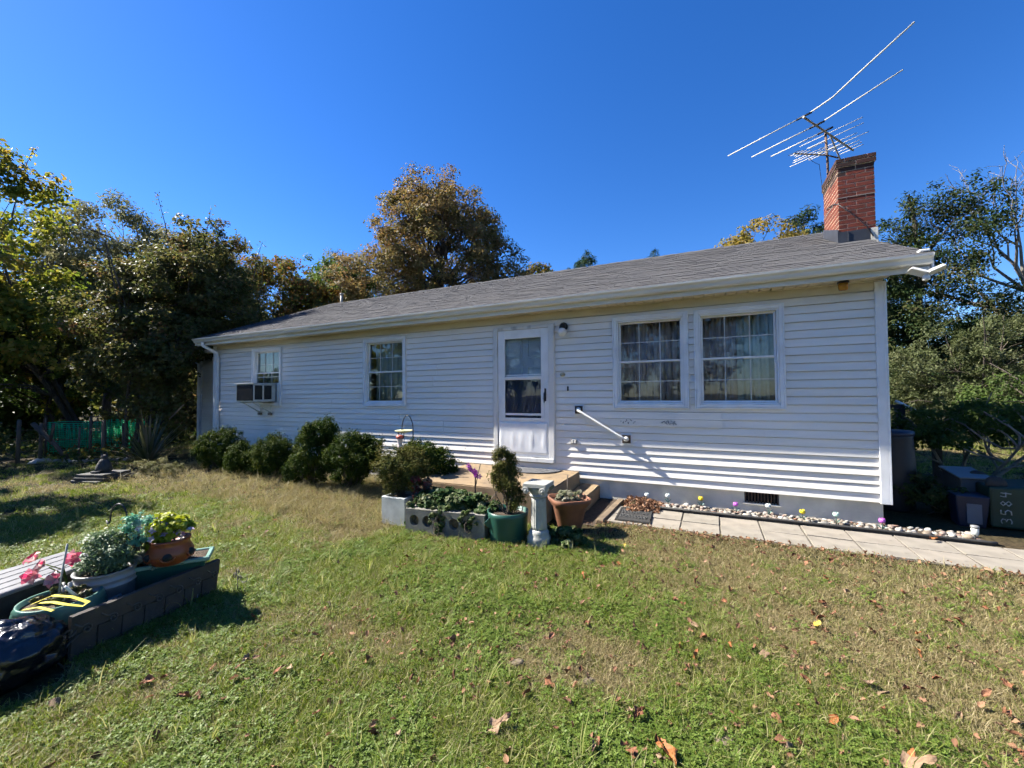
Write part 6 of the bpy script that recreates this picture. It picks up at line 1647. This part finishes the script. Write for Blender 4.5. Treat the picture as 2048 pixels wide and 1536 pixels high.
oc = empty('orchid_spray', (-2.50, -1.93, -0.07), 'purple artificial orchid spray in the ivy bed before the stoop', 'flowers')
iv = Matrix.Translation((2.50, 1.93, 0.07)); pk = MB(); stq = MB()
m_orch = LEAF('petal_purple', [(0.16, 0.02, 0.18), (0.28, 0.04, 0.28), (0.38, 0.12, 0.38)], 0.3)
stq.tube([(-2.50, -1.93, -0.07), (-2.49, -1.93, 0.30), (-2.55, -1.95, 0.43)], 0.008, 5); stq.tube([(-2.49, -1.93, 0.2), (-2.44, -1.9, 0.46)], 0.005, 5)
for i in range(9):
    t_ = i / 8; c_ = (-2.575 + 0.13 * t_ + rr.uniform(-.015, .015), -1.95 + rr.uniform(-.02, .02), 0.45 - 0.13 * t_ + rr.uniform(-.01, .01)); pk = MB(); bloom(pk, c_, 0.034, 5, (rr.uniform(-.4, .6), -0.8, rr.uniform(-.2, .4)), rr, 0.1)
    o = pk.build('blossom', m_orch, oc, attr=True); o.matrix_parent_inverse = iv
o = stq.build('stems', m_wooddk, oc); o.matrix_parent_inverse = iv
# bare canes in the pots
for nm, lb2, a_, b_ in (('plant_cane', 'thin bare cane standing in the flared terracotta pot', (-1.48, -1.6, 0.08), (-1.475, -1.6, 0.36)), ('plant_cane', 'thin cane slanting against the topiary conifer', (-2.32, -2.0, 0.0), (-2.12, -1.95, 0.26)), ('plant_cane', 'pale stick slanting over the yucca', (-11.4, -0.9, 0.75), (-10.9, -0.85, 1.1))):
    q = MB(); q.tube([a_, b_], 0.006 if 'yucca' not in lb2 else 0.014, 5); tag(q.build(nm, m_wood), lb2, 'stick')

# ================================================================== LAWN
vnA, vnB, vnC = VN(1), VN(2), VN(3)


def dry(x, y):
    d_ = 0.55 * vnA(x + 40, y + 40, 0.55) + 0.30 * vnB(x + 20, y + 20, 1.6) + 0.15 * vnC(x, y, 4.5)
    d_ = d_ + 0.42 * np.exp(-(((x + 0.72) / 0.42) ** 2 + ((y + 3.74) / 0.30) ** 2)) + 0.26 * np.exp(-(((x + 1.9) / 0.75) ** 2 + ((y + 4.15) / 0.28) ** 2))           # worn patch in the middle
    d_ = d_ + 0.20 * np.exp(-(((x - 0.7) / 0.8) ** 2 + ((y + 2.75) / 0.5) ** 2))
    d_ = d_ + 0.35 * np.exp(-((y + 1.3) / 0.28) ** 2) * (x > -1.6)                               # along the walk
    d_ = d_ + 0.36 * np.exp(-((y + 1.75) / 0.75) ** 2) * (x < -3.4) * (x > -10.5)                # strip before the boxwoods
    d_ = d_ - 0.16 * np.exp(-(((x + 0.6) / 2.5) ** 2 + ((y + 5.0) / 0.8) ** 2)) - 0.14 * np.exp(-(((x + 1.8) / 1.2) ** 2 + ((y + 2.9) / 0.45) ** 2))
    d_ = d_ - 0.22 * np.exp(-(((x + 10) / 4.5) ** 2 + ((y + 4.0) / 1.6) ** 2))
    return d_


def blade_mesh(name, n, hmin, hmax, spread, bend, w_, mat, seed):
    r_ = random.Random(seed); q = MB()
    for i in range(n):
        a_ = r_.uniform(0, 6.283); rr_ = spread * math.sqrt(r_.random()); x = rr_ * math.cos(a_); y = rr_ * math.sin(a_)
        h_ = r_.uniform(hmin, hmax); la = r_.uniform(0, 6.283); be = r_.uniform(0.15, bend) * h_
        dx_, dy_ = math.cos(la) * be, math.sin(la) * be; f_ = r_.uniform(0, 6.283); sx, sy = math.cos(f_) * w_, math.sin(f_) * w_
        q.add([(x - sx, y - sy, -0.01), (x + sx, y + sy, -0.01), (x + dx_ * 0.35 + sx * 0.8, y + dy_ * 0.35 + sy * 0.8, h_ * 0.6), (x + dx_ * 0.35 - sx * 0.8, y + dy_ * 0.35 - sy * 0.8, h_ * 0.6), (x + dx_, y + dy_, h_)], [(0, 1, 2, 3), (3, 2, 4)])
    return q.mesh(name, mat, attr=True)


def clover_mesh(name, n, spread, mat, seed):
    r_ = random.Random(seed); q = MB()
    for i in range(n):
        a_ = r_.uniform(0, 6.283); rr_ = spread * math.sqrt(r_.random()); x = rr_ * math.cos(a_); y = rr_ * math.sin(a_); h_ = r_.uniform(0.018, 0.042); s_ = r_.uniform(0.0045, 0.0078)
        t0 = r_.uniform(0, 6.28); tx, ty = r_.uniform(-.4, .4), r_.uniform(-.4, .4); rn_ = r_.random()
        for k_ in range(3):
            t_ = t0 + k_ * 2.094
            def pt(u_, v_):
                px_ = x + s_ * (u_ * math.cos(t_) - v_ * math.sin(t_)); py_ = y + s_ * (u_ * math.sin(t_) + v_ * math.cos(t_))
                return (px_, py_, h_ + (px_ - x) * tx + (py_ - y) * ty + 0.15 * s_ * u_)
            q.add([pt(0.1, 0), pt(0.7, -0.55), pt(1.3, -0.4), pt(1.45, 0), pt(1.3, 0.4), pt(0.7, 0.55)], [(0, 1, 2, 3, 4, 5)], rnd=rn_)
    return q.mesh(name, mat, attr=True)


def GRASS(name, pal, transl):
    m = LEAF(name, pal, transl, rough=0.5, spec=0.22); return m


mg1 = GRASS('grass_green', [(0.07, 0.11, 0.016), (0.125, 0.17, 0.025), (0.195, 0.23, 0.042), (0.34, 0.31, 0.15)], 0.35)
mg2 = GRASS('grass_dry', [(0.20, 0.155, 0.075), (0.31, 0.25, 0.13), (0.16, 0.155, 0.05), (0.42, 0.35, 0.21)], 0.3)
mg3 = GRASS('clover_green', [(0.07, 0.115, 0.018), (0.115, 0.17, 0.028), (0.175, 0.23, 0.05)], 0.35)
clumpcol = bpy.data.collections.new('grass_sources')
srcs = []
for i in range(3): srcs.append(blade_mesh('g%d' % i, 30, 0.010, 0.050, 0.058, 1.8, 0.0018, mg1, 200 + i))
for i in range(3): srcs.append(blade_mesh('g%d' % (3 + i), 30, 0.008, 0.034, 0.065, 2.8, 0.0017, mg2, 210 + i))
for i in range(2): srcs.append(clover_mesh('g%d' % (6 + i), 26, 0.06, mg3, 220 + i))
srcs.append(blade_mesh('g8', 10, 0.07, 0.14, 0.03, 1.3, 0.0022, mg1, 230))
srcs.append(blade_mesh('g9', 22, 0.05, 0.13, 0.07, 1.9, 0.0018, mg2, 231))
for i, me in enumerate(srcs):
    o = bpy.data.objects.new('grass_source_%d' % i, me); clumpcol.objects.link(o)

g = np.random.default_rng(300)
def cand(n, r0, r1):
    r_ = r0 * (r1 / r0) ** g.random(n)
    th = math.radians(90) + _yaw + g.uniform(math.radians(-56), math.radians(58), n)
    return CAM.x + r_ * np.cos(th), CAM.y + r_ * np.sin(th), r_
def around(n):
    x_ = g.uniform(-13, 8, n); y_ = g.uniform(-13, 0.2, n); r_ = np.hypot(x_ - CAM.x, y_ - CAM.y)
    th = (np.arctan2(y_ - CAM.y, x_ - CAM.x) - math.radians(90) - _yaw + math.pi) % (2 * math.pi) - math.pi
    m_ = (r_ < 1.3) | (th < math.radians(-56)) | (th > math.radians(58))
    return x_[m_], y_[m_], r_[m_] * 0 + 4.0
parts_ = [around(34000), cand(28000, 1.3, 3.2), cand(46000, 3.0, 8.0), cand(26000, 8.0, 26.0)]
X = np.concatenate([p_[0] for p_ in parts_]); Y = np.concatenate([p_[1] for p_ in parts_]); R_ = np.concatenate([p_[2] for p_ in parts_])
ok = np.ones(len(X), bool)
def excl(x0, x1, y0, y1):
    global ok
    ok &= ~((X > x0) & (X < x1) & (Y > y0) & (Y < y1))
excl(XL - 1.6, XR + 0.05, -0.55, 9); excl(-1.19, 5.2, -1.125, 0.3); excl(-3.75, -1.2, -1.6, 0.1); excl(-3.28, -2.2, -2.34, -1.5); excl(-3.65, -3.25, -2.27, -1.9); excl(1.7, 4.4, 0, 4.2)
ok &= (X - (-1.985)) ** 2 + (Y + 2.10) ** 2 > 0.21 ** 2
ok &= (X - (-1.615)) ** 2 + (Y + 2.13) ** 2 > 0.13 ** 2
ok &= (X - (-1.46)) ** 2 + (Y + 1.60) ** 2 > 0.14 ** 2
for cx_, cy_, rr_ in ((-3.37, -5.22, .22), (-3.70, -4.97, .16), (-3.80, -4.72, .14), (-4.2, -5.02, .28)): ok &= (X - cx_) ** 2 + (Y - cy_) ** 2 > rr_ ** 2
ok &= ~((X < -12) & (X + 0.9 * Y < -14.6) & (g.random(len(X)) < 0.6))
# thin out near soil between planters and walk
thin = (X > -1.55) & (X < -0.9) & (Y > -1.75)
ok &= ~(thin & (g.random(len(X)) < 0.75))
D_ = dry(X, Y) + g.normal(size=len(X)) * 0.06
bare = (D_ > 0.80) & (g.random(len(X)) < 0.5)
ok &= ~bare
X, Y, R_, D_ = X[ok], Y[ok], R_[ok], D_[ok]
n_ = len(X)
u_ = g.random(n_)
pd = np.clip((D_ - 0.39) / 0.25, 0.27, 0.94)
idx = np.where(u_ < pd, 3 + g.integers(0, 3, n_), g.integers(0, 3, n_))
clv = (u_ > pd) & (g.random(n_) < np.clip((vnB(X + 7, Y + 3, 2.3) - 0.35) * 1.3, 0.08, 0.38)) & (R_ < 9)
idx = np.where(clv, 6 + g.integers(0, 2, n_), idx)
idx = np.where((u_ > pd) & (g.random(n_) < 0.016), 8, idx)
longz = (X < -3.5) & (X > -10.8) & (Y > -2.6) & (g.random(n_) < 0.22 * np.clip((Y + 2.9) / 0.8, 0, 1))
idx = np.where(longz, 9, idx)
scl = g.uniform(0.7, 1.25, n_) * (1.0 + 0.055 * np.clip(R_ - 3, 0, 14))
me = bpy.data.meshes.new('grass'); me.vertices.add(n_)
me.vertices.foreach_set('co', np.stack([X, Y, np.full(n_, GZ - 0.002)], 1).reshape(-1).astype(np.float32))
a = me.attributes.new('idx', 'INT', 'POINT'); a.data.foreach_set('value', idx.astype(np.int32))
a = me.attributes.new('scl', 'FLOAT', 'POINT'); a.data.foreach_set('value', scl.astype(np.float32))
rot = np.stack([g.normal(size=n_) * 0.12, g.normal(size=n_) * 0.12, g.uniform(0, 6.283, n_)], 1)
a = me.attributes.new('rotv', 'FLOAT_VECTOR', 'POINT'); a.data.foreach_set('vector', rot.reshape(-1).astype(np.float32))
lawn = tag(inst('grass', me), kind='stuff', label='patchy green and straw-coloured lawn grass')
ng = bpy.data.node_groups.new('scatter', 'GeometryNodeTree')
ng.interface.new_socket('Geometry', in_out='INPUT', socket_type='NodeSocketGeometry'); ng.interface.new_socket('Geometry', in_out='OUTPUT', socket_type='NodeSocketGeometry')
N = ng.nodes; K = ng.links
gi = N.new('NodeGroupInput'); go = N.new('NodeGroupOutput')
iop = N.new('GeometryNodeInstanceOnPoints'); ci = N.new('GeometryNodeCollectionInfo')
ci.inputs['Collection'].default_value = clumpcol; ci.inputs['Separate Children'].default_value = True; ci.inputs['Reset Children'].default_value = True
def na(nm, ty):
    q_ = N.new('GeometryNodeInputNamedAttribute'); q_.data_type = ty; q_.inputs['Name'].default_value = nm; return q_.outputs['Attribute']
iop.inputs['Pick Instance'].default_value = True
K.new(gi.outputs[0], iop.inputs['Points']); K.new(ci.outputs[0], iop.inputs['Instance']); K.new(na('idx', 'INT'), iop.inputs['Instance Index'])
K.new(na('scl', 'FLOAT'), iop.inputs['Scale'])
e2r = N.new('FunctionNodeEulerToRotation'); K.new(na('rotv', 'FLOAT_VECTOR'), e2r.inputs[0]); K.new(e2r.outputs[0], iop.inputs['Rotation'])
K.new(iop.outputs[0], go.inputs[0])
lawn.modifiers.new('scatter', 'NODES').node_group = ng

# ================================================================== FALLEN LEAVES
def dead_leaf(seed, wide=0.75, lobed=False):
    r_ = random.Random(seed); q = MB(); nu, nv = 8, 5; vs = []; fs = []
    ph = r_.uniform(0, 6); curl = r_.uniform(0.4, 1.5); roll_ = r_.uniform(-1.2, 1.5)
    for i in range(nu + 1):
        t_ = i / nu; w_ = wide * 0.5 * math.sin(math.pi * min(0.98, t_ ** 0.8)) ** 0.8
        if lobed: w_ *= 0.72 + 0.38 * math.cos(t_ * 13 + ph)
        for j in range(nv + 1):
            s_ = (j / nv - 0.5) * 2
            z_ = 0.22 * curl * (abs(s_) ** 1.5) * w_ * 2 + 0.12 * math.sin(t_ * 3.1 + ph) * roll_ + 0.07 * math.sin(s_ * 5 + t_ * 7 + ph) + 0.05 * math.sin(s_ * 9 - t_ * 11 + 2 * ph)
            vs.append((t_ - 0.5, s_ * w_, z_ + 0.06))
    for i in range(nu):
        for j in range(nv):
            a_ = i * (nv + 1) + j; fs.append((a_, a_ + 1, a_ + nv + 2, a_ + nv + 1))
    q.add(vs, fs, smooth=True); q.tube([(-0.5, 0, 0.06), (-0.62, 0.02, 0.05), (-0.75, 0.06, 0.07)], 0.012, 3)
    return q


lf_mats = {'brown': M('dead_leaf_brown', (0.20, 0.09, 0.045), (0.12, 0.058, 0.03), rough=0.8, scale=3, rand=([(0.7, 0.65, 0.6), (1.2, 1.1, 1.0), (1, 0.8, 0.7), (1.4, 1.45, 1.5)], 'obj'), bump=0.4, bscale=12),
           'tan': M('dead_leaf_tan', (0.30, 0.20, 0.125), (0.20, 0.135, 0.085), rough=0.85, scale=3, rand=([(0.8, 0.78, 0.75), (1.1, 1.08, 1.05)], 'obj'), bump=0.4, bscale=12),
           'orange': M('dead_leaf_orange', (0.30, 0.115, 0.03), (0.22, 0.075, 0.025), rough=0.7, scale=3, rand=([(0.8, 0.8, 0.8), (1.15, 1.1, 1.0)], 'obj'), bump=0.3, bscale=12),
           'yellow': M('dead_leaf_yellow', (0.42, 0.31, 0.04), (0.32, 0.23, 0.04), rough=0.6, scale=3)}
lf_me = {}
for k_, mt2 in lf_mats.items(): lf_me[k_] = [dead_leaf(400 + i + len(k_) * 10, wide=0.5 + 0.1 * (i % 4), lobed=(i % 3 == 0)).mesh('fallen_leaf', mt2) for i in range(9)]
lf_lab = {'brown': 'small brown curled fallen leaf on the lawn', 'tan': 'small pale tan curled fallen leaf on the lawn', 'orange': 'small orange fallen leaf on the lawn', 'yellow': 'small yellow fallen leaf on the lawn'}
rr = random.Random(17); cnt = 0
while cnt < 230:
    r_ = 1.5 * (6.5 / 1.5) ** rr.random(); th = math.radians(90) + _yaw + rr.uniform(math.radians(-58), math.radians(50))
    x = CAM.x + r_ * math.cos(th); y = CAM.y + r_ * math.sin(th)
    if y > -1.15 or (x < -3.0 and y < -4.0) or (-3.7 < x < -1.2 and y > -2.4): continue
    right_bias = 0.35 + 0.65 * min(1, max(0, (x + 2.0) / 3.0)) + (0.5 if y > -1.6 and x > -1.2 else 0)
    if rr.random() > right_bias: continue
    k_ = rr.choices(('brown', 'tan', 'orange', 'yellow'), (62, 20, 14, 4))[0]
    o = inst('fallen_leaf', rr.choice(lf_me[k_]), None, (x, y, GZ + rr.uniform(0.028, 0.05)), (rr.uniform(-.9, .9), rr.uniform(-.9, .9), rr.uniform(0, 6.28)), tuple(rr.uniform(0.032, 0.07) * q_ for q_ in (1.0, rr.uniform(0.7, 1.2), rr.uniform(0.9, 1.8))))
    zone = 'lying close to the paver walk' if y > -1.75 else ('near the bottom edge' if y < -3.6 else ('toward the left half of the lawn' if x < -1.0 else 'in the middle right of the lawn'))
    tag(o, lf_lab[k_].replace(' on the lawn', '') + ' on the grass ' + zone, 'leaf', k_ + ' leaves scattered over the lawn'); cnt += 1
for (x, y, s_, k_, rz, lb2) in ((-0.90, -4.40, 0.135, 'tan', 0.9, 'large tan-brown cupped leaf near the bottom edge, centre of the lawn'), (-0.20, -4.22, 0.15, 'orange', 2.2, 'large folded rust-orange leaf near the bottom edge, right of centre'), (0.72, -3.86, 0.15, 'tan', 0.3, 'large pale tan leaf near the bottom right corner'), (-0.33, -4.06, 0.10, 'brown', 1.2, 'crumpled brown leaf touching the large rust-orange leaf'), (2.02, -0.42, 0.11, 'orange', 0.6, 'orange leaf lying on the paver walk by the edging end')):
    o = inst('fallen_leaf', lf_me[k_][0], None, (x, y, GZ + 0.045), (0.2, -0.15, rz), (s_, s_, s_)); tag(o, lb2, 'leaf')
for (x, y, s_, lb2) in ((-1.04, -3.93, 0.036, 'pale rough stone in the worn middle of the lawn'), (-0.60, -3.90, 0.032, 'pale broken stone right of the worn lawn patch'), (0.05, -4.03, 0.042, 'beige round stone near the bottom edge of the lawn')):
    fs_me = bpy.data.meshes.get('field_stone') or stm[2].copy()
    if fs_me.name != 'field_stone': fs_me.name = 'field_stone'; fs_me.materials.clear(); fs_me.materials.append(m_fieldstone)
    o = inst('field_stone', fs_me, None, (x, y, GZ + 0.012), (0.2, 0.3, x * 9), (s_ * 1.2, s_, s_ * 1.1)); tag(o, lb2, 'stone')
# leaf drift against the mat
g = np.random.default_rng(55); pile = MB(); srcq = [dead_leaf(500 + i, 0.6, i % 2 == 0) for i in range(6)]
for i in range(330):
    t_ = g.random(); x = -1.08 + 0.46 * g.random() ** 0.8; y = -0.62 + 0.58 * g.random(); d0 = max(0.0, 1 - ((x + 0.98) / 0.42) ** 2 - ((y + 0.26) / 0.36) ** 2)
    if d0 <= 0.02 and g.random() > 0.15: continue
    z = -0.255 + d0 * 0.085 * g.random() ** 0.6 + 0.005; s_ = g.uniform(0.04, 0.075)
    mt2 = Matrix.Translation((x, y, z)) @ Euler((g.normal() * 0.6, g.normal() * 0.6, g.uniform(0, 6.28))).to_matrix().to_4x4() @ Matrix.Scale(s_, 4)
    q = srcq[i % 6]; pile.add([mt2 @ Vector(v_) for v_ in q.v], q.f, smooth=True)
tag(pile.build('leaf_pile', LEAF('leaf_litter', [(0.11, 0.05, 0.028), (0.2, 0.10, 0.055), (0.28, 0.16, 0.09), (0.15, 0.07, 0.035), (0.32, 0.2, 0.125)], 0.15, rough=0.8), attr=True), kind='stuff', label='heap of dry brown leaves between the timber edging and the black mat')
lit = MB()
for i in range(1900):
    x = g.uniform(-1.15, 3.3); y = -1.12 - abs(g.normal()) * 0.13
    if i > 380: x = g.uniform(-7.5, -3.4); y = -1.55 - abs(g.normal()) * 0.3
    if i > 560: x = g.uniform(-2.6, 2.6); y = g.uniform(-5.0, -1.2)
    s_ = g.uniform(0.018, 0.045); mt2 = Matrix.Translation((x, y, GZ + g.uniform(0.025, 0.05))) @ Euler((g.normal() * 0.5, g.normal() * 0.5, g.uniform(0, 6.28))).to_matrix().to_4x4() @ Matrix.Scale(s_, 4)
    q = srcq[i % 6]; lit.add([mt2 @ Vector(v_) for v_ in q.v], q.f, smooth=True)
tag(lit.build('leaf_litter', bpy.data.materials['leaf_litter'], attr=True), kind='stuff', label='crumbled leaf litter along the lawn edges')
